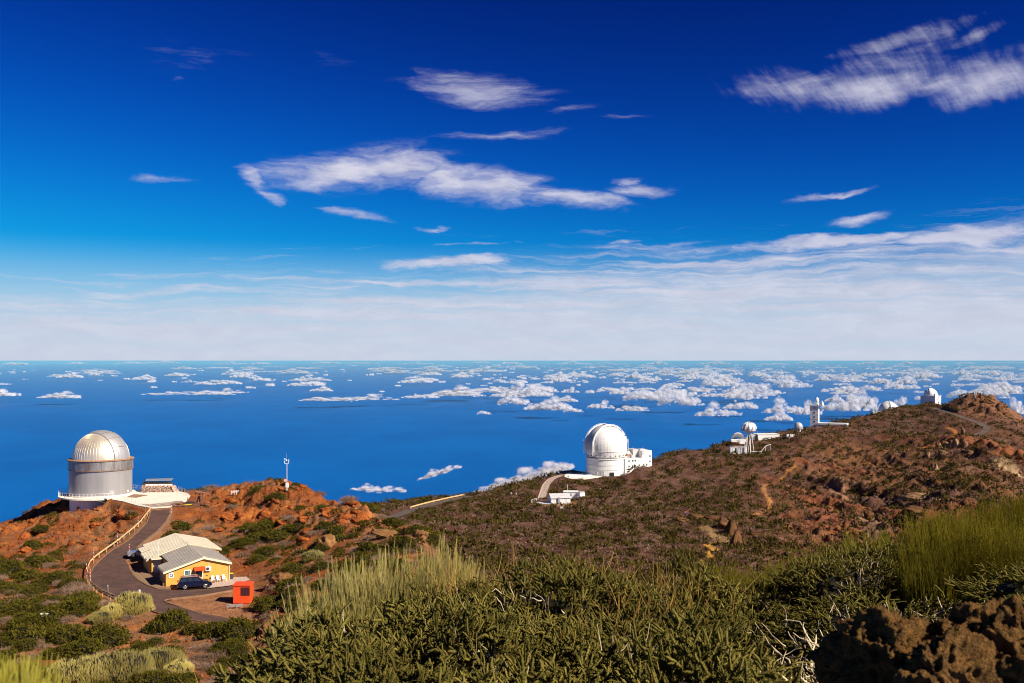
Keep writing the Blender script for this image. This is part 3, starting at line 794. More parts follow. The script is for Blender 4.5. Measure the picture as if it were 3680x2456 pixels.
def foxtail_foliage(seed, branches=250, per=12, slen=0.098, srad=0.0190):
    """mound of curved branchlets; each carries short round-ended shoots clothed in tiny leaves"""
    r = np.random.default_rng(seed)
    cp_, cn = lumpy_dome(branches, r, seed, H=0.85, lump=0.36, f=1.8, zmin=0.03)
    cp_ *= r.uniform(0.74, 1.0, (branches, 1)); up = np.array([0, 0, 1.0])
    side = unit(r.normal(0, 1, cn.shape)); bdir = unit(cn * np.array([.9, .9, .5]) + side * np.array([.9, .9, .5]) + up * .05); bl = r.uniform(.16, .38, branches); bb_ = unit(r.normal(0, 1, cn.shape) + 1.2 * up)
    t = np.tile(np.linspace(0, 1, per), (branches, 1)) + r.uniform(-.04, .04, (branches, per))
    base = (cp_[:, None] + bdir[:, None] * (bl[:, None] * (t - .5))[..., None] + bb_[:, None] * (.35 * bl[:, None] * (t - .5) ** 2)[..., None]).reshape(-1, 3)
    lean = unit(np.repeat(bdir, per, 0) * (.25 + 1.0 * (t.reshape(-1, 1) > .93)) + r.normal(0, .62, (branches * per, 3)) * np.array([1, 1, .6]) + np.repeat(cn, per, 0) * np.array([1.0, 1.0, .5]))
    n = len(base); L = r.uniform(0.6, 1.4, n) * slen; R_ = r.uniform(0.75, 1.2, n) * srad
    e1, e2 = frames(lean); bend = unit(r.normal(0, 1, (n, 3)) + 0.15 * up)
    K, Mm = 7, 4
    parts = []
    def curve(tt): return base[:, None] + lean[:, None] * (L[:, None, None] * tt[None, :, None]) + bend[:, None] * (0.45 * L[:, None, None] * (tt ** 2)[None, :, None])
    tt = (np.arange(K) + 0.4) / K; P_ = curve(tt)
    ang = r.uniform(0, 2 * PI, (n, K, 1)) + np.arange(Mm)[None, None] * 2 * PI / Mm + r.uniform(-.4, .4, (n, K, Mm))
    o_ = np.cos(ang)[..., None] * e1[:, None, None] + np.sin(ang)[..., None] * e2[:, None, None]
    tg = -np.sin(ang)[..., None] * e1[:, None, None] + np.cos(ang)[..., None] * e2[:, None, None]
    prof_ = np.sqrt(np.clip(1 - ((tt - .45) / .62) ** 4, .05, 1))
    rr = (R_[:, None] * prof_[None])[:, :, None, None]
    c0 = P_[:, :, None] + o_ * rr * 0.45; wv = tg * rr * 0.26
    tip = P_[:, :, None] + o_ * rr * r.uniform(.95, 1.3, (n, K, Mm, 1)) + lean[:, None, None] * rr * 0.45
    parts.append(tris_to_mesh((c0 - wv).reshape(-1, 3), (c0 + wv).reshape(-1, 3), tip.reshape(-1, 3)))
    S = 4; ts = np.array([0, .4, .88, 1.0]); Pc = curve(ts); a3 = np.arange(3) * 2 * PI / 3
    rc = (R_[:, None] * 0.72 * np.array([.8, 1, .75, .05])[None])[:, :, None, None]
    ring = Pc[:, :, None] + (np.cos(a3)[None, None, :, None] * e1[:, None, None] + np.sin(a3)[None, None, :, None] * e2[:, None, None]) * rc
    Vc = ring.reshape(-1, 3); f = []
    for i in range(S - 1):
        for k_ in range(3):
            a, b, c, d = i * 3 + k_, i * 3 + (k_ + 1) % 3, (i + 1) * 3 + (k_ + 1) % 3, (i + 1) * 3 + k_
            f += [(a, b, c), (a, c, d)]
    Fc = (np.array(f)[None] + (np.arange(n) * S * 3)[:, None, None]).reshape(-1, 3)
    parts.append((Vc, Fc))
    return cat(parts)


def stems(base, d, L, wd, bend, segs=3):
    """thin tapering blades in two crossed planes along curved stems"""
    n = len(base); e1, e2 = frames(d); ts = np.linspace(0, 1, segs + 1)
    Pc = base[:, None] + d[:, None] * (L[:, None, None] * ts[None, :, None]) + bend[:, None] * (L[:, None, None] * (ts ** 2)[None, :, None])
    parts = []
    wt_ = (1 - ts * 0.8)[None, :, None] * wd[:, None, None] * 0.5
    for e in (e1, e2):
        Lf = Pc - e[:, None] * wt_; Rt = Pc + e[:, None] * wt_
        V_ = np.stack([Lf, Rt], 2).reshape(-1, 3); f = []
        for i in range(segs): f += [(2 * i, 2 * i + 1, 2 * i + 3), (2 * i, 2 * i + 3, 2 * i + 2)]
        F_ = (np.array(f)[None] + (np.arange(n) * (segs + 1) * 2)[:, None, None]).reshape(-1, 3)
        parts.append((V_, F_))
    return cat(parts)


def broom_spires(seed, n=84, tw=40):
    """upright pale broom made of distinct narrow spires: unit height, radius about 0.45"""
    r = np.random.default_rng(seed)
    ph = r.uniform(0, 2 * PI, n); q = np.sqrt(r.uniform(0, 1, n)) * 0.44
    b = np.stack([q * np.cos(ph), q * np.sin(ph), r.uniform(-.05, 0.62, n) - 0.25 * q], -1)
    d = unit(np.stack([b[:, 0] * .9, b[:, 1] * .9, np.full(n, 1.0)], -1) + r.normal(0, 0.09, (n, 3)))
    L = r.uniform(0.24, 0.52, n); L = np.minimum(L, 1.04 - b[:, 2])
    main = stems(b, d, L, np.full(n, 0.014), r.normal(0, 0.03, (n, 3)))
    t = r.uniform(0.0, 0.86, (n, tw)); bb = (b[:, None] + d[:, None] * (L[:, None] * t)[..., None]).reshape(-1, 3)
    dd = np.repeat(d, tw, 0); dd = unit(dd + r.normal(0, 0.17, dd.shape)); LL_ = (r.uniform(.07, .15, (n, tw)) * (1.1 - t)).reshape(-1) + .02
    side = stems(bb, dd, LL_, np.full(n * tw, 0.0062), 0.3 * np.repeat(d, tw, 0), 1)
    return cat([main, side])


def broom_upright(seed, n=420):
    r = np.random.default_rng(seed); ph = r.uniform(0, 2 * PI, n); q = np.sqrt(r.uniform(0, 1, n)) * 0.6
    b = np.stack([q * np.cos(ph), q * np.sin(ph), r.uniform(-.05, 0.35, n)], -1)
    d = unit(np.stack([b[:, 0] * 0.25, b[:, 1] * 0.25, np.full(n, 1.0)], -1) + r.normal(0, 0.05, (n, 3)))
    L = r.uniform(0.4, 0.72, n); L = np.minimum(L, 1.0 - b[:, 2] - 0.15 * q)
    a = stems(b, d, L, r.uniform(0.011, 0.019, n), r.normal(0, 0.06, (n, 3)), 3)
    t = r.uniform(.2, 1, (n, 4)); bb = (b[:, None] + d[:, None] * (L[:, None] * t)[..., None]).reshape(-1, 3)
    c = stems(bb, unit(np.repeat(d, 4, 0) + r.normal(0, .5, (n * 4, 3))), np.full(n * 4, .035), np.full(n * 4, .014), np.zeros((n * 4, 3)), 1)
    return cat([a, c])


def broom_dome(seed, n=2600, H=0.62):
    r = np.random.default_rng(seed); p, nn = lumpy_dome(n, r, seed, H=H, lump=0.2)
    d = unit(nn + np.array([0, 0, .9]) + r.normal(0, .25, p.shape)); L = r.uniform(.08, .22, n)
    return stems(p * 0.88, d, L, r.uniform(.02, .034, n), np.zeros((n, 3)), 1)


def twig_tangle(seed, n=430, segs=7, wd=0.009):
    """bare branches, curling and forked"""
    r = np.random.default_rng(seed); V_, F_ = [], []; o = 0
    p0, nn = lumpy_dome(n, r, seed, H=0.7, lump=0.2)
    for i in range(n):
        st = i % 4 != 0
        p = p0[i] * (r.uniform(.25, .85) if st else 0.1); d = unit((nn[i] + r.normal(0, .7, 3))[None])[0]; L = r.uniform(.10, .45); w_ = wd * r.uniform(.6, 1.7)
        pts = []
        for k_ in range(segs):
            pts.append(p.copy()); d = unit((d + r.normal(0, .30, 3) + np.array([0, 0, .06]))[None])[0]; p = p + d * L / segs * (1.6 if not st else 1)
        pts = np.array(pts); dirs = unit(np.gradient(pts, axis=0)); e1, e2 = frames(dirs); a3 = np.arange(3) * 2 * PI / 3
        rad = w_ * np.linspace(1, .35, segs)
        ring = pts[:, None] + (np.cos(a3)[None, :, None] * e1[:, None] + np.sin(a3)[None, :, None] * e2[:, None]) * rad[:, None, None]
        V_.append(ring.reshape(-1, 3)); f = []
        for s_ in range(segs - 1):
            for k_ in range(3):
                a, b, c, d_ = s_ * 3 + k_, s_ * 3 + (k_ + 1) % 3, (s_ + 1) * 3 + (k_ + 1) % 3, (s_ + 1) * 3 + k_
                f += [(a, b, c), (a, c, d_)]
        F_.append(np.array(f) + o); o += segs * 3
    return np.concatenate(V_), np.concatenate(F_)


def leafy_mound(seed, n=1700, size=0.085, H=0.80, lump=0.34):
    r = np.random.default_rng(seed); p, nn = lumpy_dome(n, r, seed, H=H, lump=lump, f=2.6)
    p = p * r.uniform(.82, 1.04, (n, 1)); s_ = size * r.uniform(.6, 1.5, (n, 1))
    d1 = unit(nn * .8 + r.normal(0, .8, p.shape) + np.array([0, 0, .35])); d2 = unit(np.cross(d1, r.normal(0, 1, p.shape)))
    return tris_to_mesh(p - d2 * s_ * .45, p + d2 * s_ * .45, p + d1 * s_ * 1.5)


def dry_mound(seed, n=900, H=0.55):
    r = np.random.default_rng(seed); p, nn = lumpy_dome(n, r, seed, H=H, lump=.3, f=2.4)
    p = p * r.uniform(.45, .98, (n, 1)); d = unit(nn + r.normal(0, .8, p.shape) + np.array([0, 0, .3])); L = r.uniform(.14, .42, (n, 1))
    s2 = unit(np.cross(d, r.normal(0, 1, p.shape)))
    wv = r.uniform(.010, .024, (n, 1))
    return tris_to_mesh(p - s2 * wv, p + s2 * wv, p + d * L)


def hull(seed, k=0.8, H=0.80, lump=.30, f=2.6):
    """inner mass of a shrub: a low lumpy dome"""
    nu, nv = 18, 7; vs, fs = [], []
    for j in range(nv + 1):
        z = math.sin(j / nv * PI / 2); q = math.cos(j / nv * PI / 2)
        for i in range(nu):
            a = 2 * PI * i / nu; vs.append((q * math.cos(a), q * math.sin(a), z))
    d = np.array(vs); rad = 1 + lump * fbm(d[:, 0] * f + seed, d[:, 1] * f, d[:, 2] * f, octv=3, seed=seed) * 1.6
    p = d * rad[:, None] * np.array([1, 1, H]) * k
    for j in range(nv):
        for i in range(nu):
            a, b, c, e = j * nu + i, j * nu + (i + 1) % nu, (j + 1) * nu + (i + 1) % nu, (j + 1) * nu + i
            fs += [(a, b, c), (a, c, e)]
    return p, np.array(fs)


def mesh2(name, VF, mat): return np_mesh(name, VF[0], VF[1], mat, link=False)


def plant_proto(kind, foliage_me, core_me, cname='branches'):
    """mesh data of one plant: foliage and the wood inside"""
    return (kind, foliage_me, core_me, cname)


def plant(proto, name, label, cat_, x, y, sx, sz, rz=None, group=None, z=None, tilt=0.0):
    rz = rng.uniform(0, 2 * PI) if rz is None else rz
    o = thing(name, label, cat_, (x, y, ground(x, y) - 0.03 if z is None else z), rz, group)
    o.scale = (sx, sx, sz)
    if tilt: o.rotation_euler = (rng.uniform(-tilt, tilt), rng.uniform(-tilt, tilt), rz)
    f = bpy.data.objects.new('foliage' if proto[0] != 'dry' else 'twigs', proto[1]); C.objects.link(f); f.parent = o
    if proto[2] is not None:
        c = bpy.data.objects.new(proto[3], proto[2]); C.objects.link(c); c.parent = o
    return o


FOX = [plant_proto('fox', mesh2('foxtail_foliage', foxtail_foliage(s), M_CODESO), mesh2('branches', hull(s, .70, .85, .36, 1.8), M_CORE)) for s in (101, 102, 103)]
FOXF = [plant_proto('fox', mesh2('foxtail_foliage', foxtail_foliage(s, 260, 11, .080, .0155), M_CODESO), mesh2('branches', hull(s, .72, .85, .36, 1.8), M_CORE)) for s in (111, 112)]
SPIRE = [plant_proto('broom', mesh2('broom_stems', broom_spires(s), M_BROOM), None) for s in (121, 122, 123)]
SPIREY = [plant_proto('broom', mesh2('broom_stems', broom_spires(s), M_BROOM3), None) for s in (124,)]
UPR = [plant_proto('broom', mesh2('broom_stems', broom_upright(s), M_BROOM2), None) for s in (131, 132)]
TWIG = [plant_proto('dry', mesh2('twigs', twig_tangle(s), M_DEAD), None) for s in (141, 142, 143)]
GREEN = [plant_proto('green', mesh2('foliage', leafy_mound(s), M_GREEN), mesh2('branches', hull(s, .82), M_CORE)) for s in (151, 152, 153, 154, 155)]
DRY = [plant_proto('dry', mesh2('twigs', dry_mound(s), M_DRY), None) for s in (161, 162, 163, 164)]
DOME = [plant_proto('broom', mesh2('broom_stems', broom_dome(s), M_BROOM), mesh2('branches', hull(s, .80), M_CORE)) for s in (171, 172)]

# ---- the slope below the camera: dark green codeso in rows, sizes and places as they stand
def interp(x, xs, ys): return float(np.interp(x, xs, ys))


left_edge = lambda d: interp(d, [4, 5, 6.5, 8, 10, 12, 14], [720, 770, 800, 930, 1220, 1650, 1760])
ROWN = ['front', 'second', 'third', 'fourth', 'fifth', 'sixth', 'hindmost']
ORD = ['first', 'second', 'third', 'fourth', 'fifth', 'sixth', 'seventh', 'eighth', 'ninth', 'tenth', 'eleventh', 'twelfth', 'thirteenth', 'fourteenth', 'fifteenth', 'sixteenth', 'seventeenth', 'eighteenth', 'nineteenth', 'twentieth']
row = 0
for d in (4.9, 6.1, 7.4, 8.8, 10.3, 11.9, 13.2):
    step = 1.12 * F / d * 0.78; u = left_edge(d) + 30 + (row % 2) * step * 0.4; k = 0
    umax = 3900 if d > 6.5 else (2700 if d < 5.5 else 2800)
    while u < umax:
        if (d > 12.4 and (u < 1780 or u > 2620)) or (u > 3230 and d > 9.6): u += step; continue
        dd = d + rng.uniform(-.35, .35); uu = u + rng.uniform(-.2, .2) * step; x = X(uu, dd)
        s = rng.uniform(.62, 1.0); h = rng.uniform(.52, 1.04)
        if d < 5.5: h *= 0.88
        if uu < left_edge(d) + 120: s *= .7; h *= .75
        dead = uu > 2600 and 6.3 < d < 9.4 and uu < 3560
        place = ORD[k] + ' from the left in the ' + ROWN[row] + ' row of the near slope'
        if dead and rng.uniform() < 0.75:
            plant(TWIG[rng.integers(3)], 'bare_shrub', 'bare grey curling twigs ' + place.replace(' of the near slope', ''), 'bare shrub', x, dd, s * 1.15, h * 0.98, group='dead shrubs on the near slope')
            plant(TWIG[rng.integers(3)], 'bare_shrub', 'pale twigs beside the bare shrub ' + place.replace(' of the near slope', '').replace(' from the left', ''), 'bare shrub', x + .25, dd - .2, s * .9, h * .9, group='dead shrubs on the near slope')
        else:
            pr = FOXF if uu > 2650 else FOX
            plant(pr[rng.integers(len(pr))], 'codeso_shrub', 'dark green foxtail shrub, ' + place, 'shrub', x, dd, s, h, group='dark green shrubs on the near slope')
            if rng.uniform() < 0.6:
                plant(TWIG[rng.integers(3)], 'bare_shrub', 'dry twigs in the green shrub ' + place.replace(' of the near slope', ''), 'bare shrub', x + rng.uniform(-.3, .3), dd - .15, s * .8, h * 1.10, group='dry twigs among the green shrubs')
        u += step * rng.uniform(.85, 1.15); k += 1
    row += 1
# ---- pale broom behind it
topv = lambda u: interp(u, [960, 1000, 1060, 1120, 1200, 1300, 1400, 1500, 1600, 1650, 1700, 1800, 2000], [2200, 2130, 2080, 2010, 1985, 1955, 1920, 1935, 1895, 1960, 2000, 2000, 2030])
for br_, (d, u_0, u_1, dv) in enumerate(((18.5, 1230, 1800, 22), (16.5, 1130, 1680, 50), (14.6, 1085, 1480, 90), (13.2, 1080, 1360, 140))):
    u = u_0; k = 0
    while u < u_1:
        dd = d + rng.uniform(-.4, .4); x = X(u, dd); zt = Zv(topv(u) + dv + rng.uniform(-30, 22), dd); g0 = ground(x, dd); h = max(zt - g0, .7)
        if h > 0.7: plant(SPIRE[rng.integers(3)], 'broom_shrub', 'pale spiky broom, ' + ORD[k] + ' from the left in the ' + ('rearmost', 'third', 'second', 'front')[br_] + ' broom row', 'broom shrub', x, dd, min(h, 1.6) * rng.uniform(.55, .7), h, group='pale broom on the near slope')
        u += rng.uniform(48, 76) * 18.0 / d; k += 1
# ---- green upright broom at the right edge
for d, dv in ((13.4, 0), (12.2, 40), (11.2, 90), (10.4, 150)):
    u = 3290 + (13.4 - d) * 30
    while u < 4000:
        tv = interp(u, [3230, 3300, 3380, 3480, 3600, 3700, 4000], [1985, 1890, 1835, 1795, 1765, 1745, 1720]) + dv; dd = d + rng.uniform(-.2, .2); x = X(u, dd)
        g0 = ground(x, dd); h = Zv(tv + rng.uniform(-30, 35), dd) - g0
        if h > .35: plant(UPR[rng.integers(2)], 'green_broom', 'olive green broom with fine upright stems at the right edge', 'broom shrub', x, dd, h * .85, h, group='green broom at the right edge')
        u += rng.uniform(75, 105)
for u, d, tv, P_, lab in ((2500, 16.5, 2015, UPR, 'olive green'), (2560, 17, 2005, UPR, 'olive green'), (2610, 17.3, 2010, UPR, 'olive green'), (2660, 17, 2030, UPR, 'olive green'),
                          (2800, 16, 1975, SPIREY, 'yellow'), (2900, 16.4, 1965, SPIREY, 'yellow'), (2980, 16, 1945, SPIREY, 'yellow'), (3060, 16, 1905, SPIREY, 'yellow'), (3120, 15.5, 1880, SPIREY, 'yellow'),
                          (3190, 15.2, 1890, SPIREY, 'yellow'), (2850, 15, 1990, SPIREY, 'yellow'), (3020, 15, 1960, SPIREY, 'yellow')):
    x = X(u, d); g0 = ground(x, d); h = max(Zv(tv, d) - g0, .5)
    plant(P_[rng.integers(len(P_))], 'broom_shrub', lab + ' broom standing on the crest of the near slope before the far cliff', 'broom shrub', x, d, h * .8, h, group=lab + ' broom on the near crest')
# ---- crest of dark shrubs at right (2650-3250)
for u, d, h in ((2700, 13.6, .8), (2780, 13.8, .85), (2860, 14, .8), (2950, 13.6, .85), (3040, 13.2, .9), (3130, 13, .85), (3220, 12.6, .75), (2740, 12.3, .8), (2660, 12.2, .7)):
    plant(FOXF[rng.integers(2)], 'codeso_shrub', 'dark green bushy shrub on the near slope to the right, above the rocks', 'shrub', X(u, d), d, .75, h, group='dark green shrubs at right')
# ---- golden stems standing out of the dark shrubs
gb_ = np.random.default_rng(181)
def golden(seed):
    r = np.random.default_rng(seed); n = 34
    b = np.stack([r.normal(0, .28, n), r.normal(0, .28, n), r.uniform(.3, .7, n)], -1); d = unit(np.stack([b[:, 0] * 1.2, b[:, 1] * 1.2, np.full(n, 1.0)], -1) + r.normal(0, .35, (n, 3)))
    return stems(b, d, r.uniform(.2, .5, n), np.full(n, .010), r.normal(0, .12, (n, 3)), 4)
DOMEY = [plant_proto('broom', mesh2('broom_stems', broom_dome(s, 7000, .8), M_BROOM3), mesh2('branches', hull(s, .84), M_CORE)) for s in (175,)]
GOLD = [plant_proto('dry', mesh2('twigs', golden(s), M_GOLD), None) for s in (182, 183)]
for u, d in ((2110, 12.3), (2180, 12), (2250, 11.8), (2320, 12.3), (2390, 12.2), (2060, 10.8), (2200, 9.4), (2300, 9.6), (1660, 12.6), (1720, 12.2), (1850, 12), (860, 7.6), (900, 8.6), (820, 6.6), (940, 8.4), (2500, 11.8), (2180, 8), (2420, 9.5)):
    plant(GOLD[int(gb_.integers(2))], 'dry_bush', 'golden dry stems rising out of the dark green shrubs', 'dry stems', X(u, d), d, rng.uniform(.7, .9), rng.uniform(.9, 1.05), group='golden dry stems in the shrubs')
# ---- bottom left corner, close and out of focus
for u, d, tv, s_ in ((-150, 2.3, 2375, .30), (0, 2.2, 2362, .24), (110, 2.25, 2420, .20), (-60, 2.6, 2350, .28), (200, 2.35, 2470, .16), (60, 2.0, 2425, .2)):
    x = X(u, d); zt = Zv(tv, d); plant(DOMEY[0], 'broom_shrub', 'blurred yellow-green broom in the bottom left corner', 'broom shrub', x, d, s_, .62, z=zt - .62 * .95, group='near broom in the bottom left corner')
    plant(SPIREY[0], 'broom_shrub', 'blurred yellow-green broom in the bottom left corner', 'broom shrub', x, d, s_ * 1.6, .9, z=zt - .9, group='near broom in the bottom left corner')
# ------------------------------------------------------------------ boulders
def rock_mat(name, c1, c2, sc=3.0):
    return pmat(name, c1, c2, sc, 0.95, 0, 0.05, sc * 3, 8, spec=0.1)


M_RED = rock_mat('red_volcanic_rock', (0.34, 0.095, 0.022), (0.17, 0.048, 0.014), 1.4)
M_TANR = rock_mat('tan_volcanic_rock', (0.27, 0.135, 0.050), (0.13, 0.062, 0.025), 1.4)
M_PALE = rock_mat('pale_cliff_rock', (0.33, 0.21, 0.115), (0.17, 0.09, 0.045), .4)
M_DARKR = rock_mat('brown_cliff_rock', (0.17, 0.078, 0.034), (0.06, 0.03, 0.016), .3)
M_NEARR = rock_mat('near_lava_rock', (0.29, 0.145, 0.045), (0.12, 0.065, 0.022), 5.0)


def rock_mesh(seed, mat, sub=4, amp_=0.10, fr=1.4, ridg=0.30, sq=(1, 1, .85), name='boulder', fine=0.11, planes=16):
    """angular block cut by random planes, then eroded by ridged noise"""
    r_ = np.random.default_rng(seed + 900)
    bm = bmesh.new(); bmesh.ops.create_icosphere(bm, subdivisions=sub, radius=1.0); bm.verts.ensure_lookup_table()
    p = np.array([v.co[:] for v in bm.verts]); f = np.array([[v.index for v in fc.verts] for fc in bm.faces]); bm.free()
    nn = unit(r_.normal(0, 1, (planes, 3))); c = r_.uniform(.55, .95, planes); dt = p @ nn.T
    r = np.min(np.where(dt > .05, c[None] / np.maximum(dt, .05), 1.25), axis=1); r = np.minimum(r, 1.25)
    q = p * r[:, None] * fr + seed * 1.37
    r = r + amp_ * fbm(q[:, 0], q[:, 1], q[:, 2], octv=4, seed=seed) + ridg * fbm(q[:, 0] * 1.9, q[:, 1] * 1.9, q[:, 2] * 1.9, octv=4, seed=seed + 5, ridged=True)
    if fine: r = r + fine * fbm(q[:, 0] * 6, q[:, 1] * 6, q[:, 2] * 6, octv=4, gain=.6, seed=seed + 9, ridged=True)
    return np_mesh(name, p * r[:, None] * np.array(sq), f, mat, link=False, smooth=sub > 4)


ROCKS = {'red': [rock_mesh(s, M_RED) for s in (1, 2, 3, 4, 5)], 'tan': [rock_mesh(s, M_TANR) for s in (6, 7, 8)],
         'pale': [rock_mesh(s, M_PALE, 4, .15, 1.6, .30, fine=.10, planes=22) for s in (9, 10, 13)], 'dark': [rock_mesh(s, M_DARKR, 4, .2, 1.6, .34, fine=.12, planes=22) for s in (11, 12, 14)]}


def rock(kind, name, label, x, y, s, group=None, sc=(1, 1, 1), sink=.25, rz=None, z=None):
    me = ROCKS[kind][int(rng.integers(len(ROCKS[kind])))]
    o = bpy.data.objects.new(name, me); C.objects.link(o)
    o.location = (x, y, (ground(x, y) if z is None else z) + s * sc[2] * (.5 - sink))
    o.scale = (s * sc[0], s * sc[1], s * sc[2]); o.rotation_euler = (rng.uniform(-.3, .3), rng.uniform(-.3, .3), rng.uniform(0, 6.28) if rz is None else rz)
    return tag(o, label, 'boulder', group)


def grid_at(arr, x, y):
    u = U0 + x / y * F; i = int(np.clip(np.searchsorted(gl, math.log(y)), 0, len(gl) - 1)); j = int(np.clip(np.searchsorted(gu, u), 0, len(gu) - 1))
    return float(arr[i, j])


# hand-placed outcrops (photo pixel of the foot, size in metres)
for (u, v, s, kind, sc, lab) in (
        (1175, 1965, 3.4, 'tan', (1.2, 1, 1.0), 'large cracked tan boulder standing behind the pale broom'),
        (1130, 1975, 2.0, 'tan', (1, 1, .9), 'small tan boulder left of the large cracked one behind the broom'),
        (1400, 1925, 2.6, 'tan', (1.9, 1, .5), 'low flat orange rock slab behind the tips of the broom'),
        (1510, 1935, 2.3, 'tan', (1.1, 1, 1.1), 'rounded orange boulder at the right end of the near hill'),
        (1462, 1915, 1.3, 'tan', (1, 1, 1.2), 'small upright orange boulder between the flat slab and the rounded one'),
        (1590, 2010, 1.5, 'tan', (.9, 1, 1.0), 'orange rock half hidden by broom tips, farthest right on the hill'),
        (1290, 1868, 2.4, 'red', (1.7, 1, .8), 'orange rock ridge end at the gap before the far road'),
        (1230, 1872, 2.6, 'red', (1.5, 1, .9), 'broad orange rock mass on the right shoulder of the red hill'),
        (980, 1880, 1.9, 'red', (1, 1, 1), 'rounded orange boulder in the middle of the red hill'),
        (90, 1985, 1.5, 'red', (1.1, 1, .9), 'lone orange boulder at left below the cinder slope'),
        (336, 1892, 1.2, 'red', (.8, 1, 1.2), 'upright orange block on the slope under the metal dome'),
        (356, 1885, 1.1, 'red', (1.5, 1, .7), 'leaning slab beside the upright block under the metal dome'),
        (730, 2240, .55, 'tan', (1, 1, 1), 'small boulder at the edge of the lower road'),
        (212, 2182, .55, 'red', (1, 1, .9), 'small rock on the bare soil left of the broom mound')):
    p = hit(u, v); rock(kind, 'boulder', lab, p.x, p.y, s / 2, None, sc)
def where(x, d):
    """where on the near hill a thing stands, in words one can find in the picture"""
    u = U0 + x / d * F; v = HZ - ground(x, d) / d * F
    if u < 640 and v > 1830:
        if v < 1990 and u < 430: return 'on the cinder slope under the metal dome'
        if v < 2170 and u > 190: return 'just outside the guard rail bend'
        if v < 2170: return 'on the far left slope below the cinders'
        if u < 330: return 'on the lower left slope around the louvred box'
        return 'on the bare soil below the lower road'
    if u < 640: return 'beside the apron of the metal dome'
    if v < 1800: return 'on the crest left of the weather mast' if u < 1020 else 'on the crest right of the weather mast'
    if u < 830: return 'on the bank above the house roof' if v < 2010 else 'on the bare soil below the lower road'
    if u < 1010: return 'on the rocks behind the house' if v < 2040 else 'on the bank beside the red cabin'
    if u < 1210: return 'in the middle of the red hill' if v < 1930 else 'in the hollow behind the pale broom'
    return 'on the right shoulder of the red hill' if v < 1900 else 'at the right foot of the red hill behind the broom'


# scattered boulders
nb = 0; tries = 0
grp = {'r': ('red volcanic boulder on the rocky hill right of the house', 'boulders on the red hill'), 'l': ('red volcanic boulder on the cinder slope left of the road', 'boulders on the left slope'),
       'b': ('brown boulder on the bank beside the red cabin', 'boulders beside the red cabin')}
while nb < 270 and tries < 20000:
    tries += 1
    u = rng.uniform(-60, 1560); d = rng.uniform(108, 238); x = X(u, d)
    if grid_at(sd, x, d) < 2.0 or grid_at(sdp, x, d) < 2.5: continue
    r_ = grid_at(rk, x, d); bank = 900 < u < 1060 and d < 150
    if bank: r_ = max(r_, .5)
    if rng.uniform() > r_ * 1.2 + 0.05: continue
    if u < 1000 and HZ - ground(x, d) / d * F < 1778: continue
    s = float(np.exp(rng.normal(-.70, .45))) * (1.1 if u > 620 else .75); s = min(s, 1.25)
    if u > 1330: s *= .7
    if d < 140 and not bank: s *= .5
    key = 'b' if bank else ('r' if u > 620 else 'l')
    rock('tan' if key == 'b' or (d < 150) else 'red', 'boulder', ('small' if s < .5 else 'big') + ' red volcanic boulder ' + where(x, d), x, d, s, 'boulders ' + where(x, d), (rng.uniform(.8, 1.4), rng.uniform(.8, 1.3), rng.uniform(.7, 1.1))); nb += 1
# small stones on the slopes: one mass
r = np.random.default_rng(77); pts = []
while len(pts) < 5200:
    u = r.uniform(-60, 1500); d = r.uniform(106, 235); x = X(u, d)
    if grid_at(sd, x, d) < 1.2 or grid_at(sdp, x, d) < 2 or r.uniform() > grid_at(rk, x, d) + .12: continue
    pts.append((x, d, ground(x, d)))
pts = np.array(pts); oct_v = np.array([(1, 0, 0), (-1, 0, 0), (0, 1, 0), (0, -1, 0), (0, 0, 1), (0, 0, -1.0)]); oct_f = np.array([(0, 2, 4), (2, 1, 4), (1, 3, 4), (3, 0, 4), (2, 0, 5), (1, 2, 5), (3, 1, 5), (0, 3, 5)])
sz_ = r.uniform(.08, .34, (len(pts), 1, 1)); vv_ = pts[:, None] + oct_v[None] * sz_ * r.uniform(.6, 1.3, (len(pts), 6, 3))
st = np_mesh('loose_stones', vv_.reshape(-1, 3), (oct_f[None] + np.arange(len(pts))[:, None, None] * 6).reshape(-1, 3), M_RED)
tag(st, 'loose red stones lying over the hill slopes', kind='stuff')

# ------------------------------------------------------------------ shrubs on the near hill
cand = []
tries = 0
while len(cand) < 1100 and tries < 60000:
    tries += 1
    u = rng.uniform(-80, 1640); d = rng.uniform(104, 246) if rng.uniform() > .25 else rng.uniform(104, 150); x = X(u, d)
    if grid_at(sd, x, d) < 1.9 or grid_at(sdp, x, d) < 3: continue
    if abs(x - NOTX) < 7.5 and abs(d - NOTY) < 7.5: continue
    vg = HZ - ground(x, d) / d * F
    veg = fbm(np.array([x / 9.0]), np.array([d / 9.0]), octv=3, seed=71)[0]
    bare = (200 < u < 800 and 2190 < vg < 2290) or (140 < u < 280 and 2100 < vg < 2250)     # open soil
    red_l = u < 430 and 1850 < vg < 1990
    dens_ = .55 + .9 * veg - .25 * grid_at(rk, x, d)
    if u < 300 and vg > 2020: dens_ += .4
    if bare: dens_ -= .75
    if red_l: dens_ -= .35
    if 200 < u < 600 and 1950 < vg < 2110: dens_ += .2
    if rng.uniform() > dens_: continue
    green = rng.uniform() < (.62 if (u < 300 and vg > 2000) or (d < 185 and u > 850) else .5)
    s = float(np.exp(rng.normal(.05, .35))) * (1.15 if green else .85)
    if red_l: s *= .65
    if 500 < u < 900 and vg < 1880: s *= .75
    if any((x - c[0]) ** 2 + (d - c[1]) ** 2 < (0.62 * (s + c[2])) ** 2 for c in cand): continue
    if 560 < u < 1000 and 150 < d < 160 : s = min(s, .8)
    cand.append((x, d, min(s, 2.4), green, u))
cand.sort(key=lambda c: -c[2] / c[1])
gN = dN = 0; restg, restd = [], []
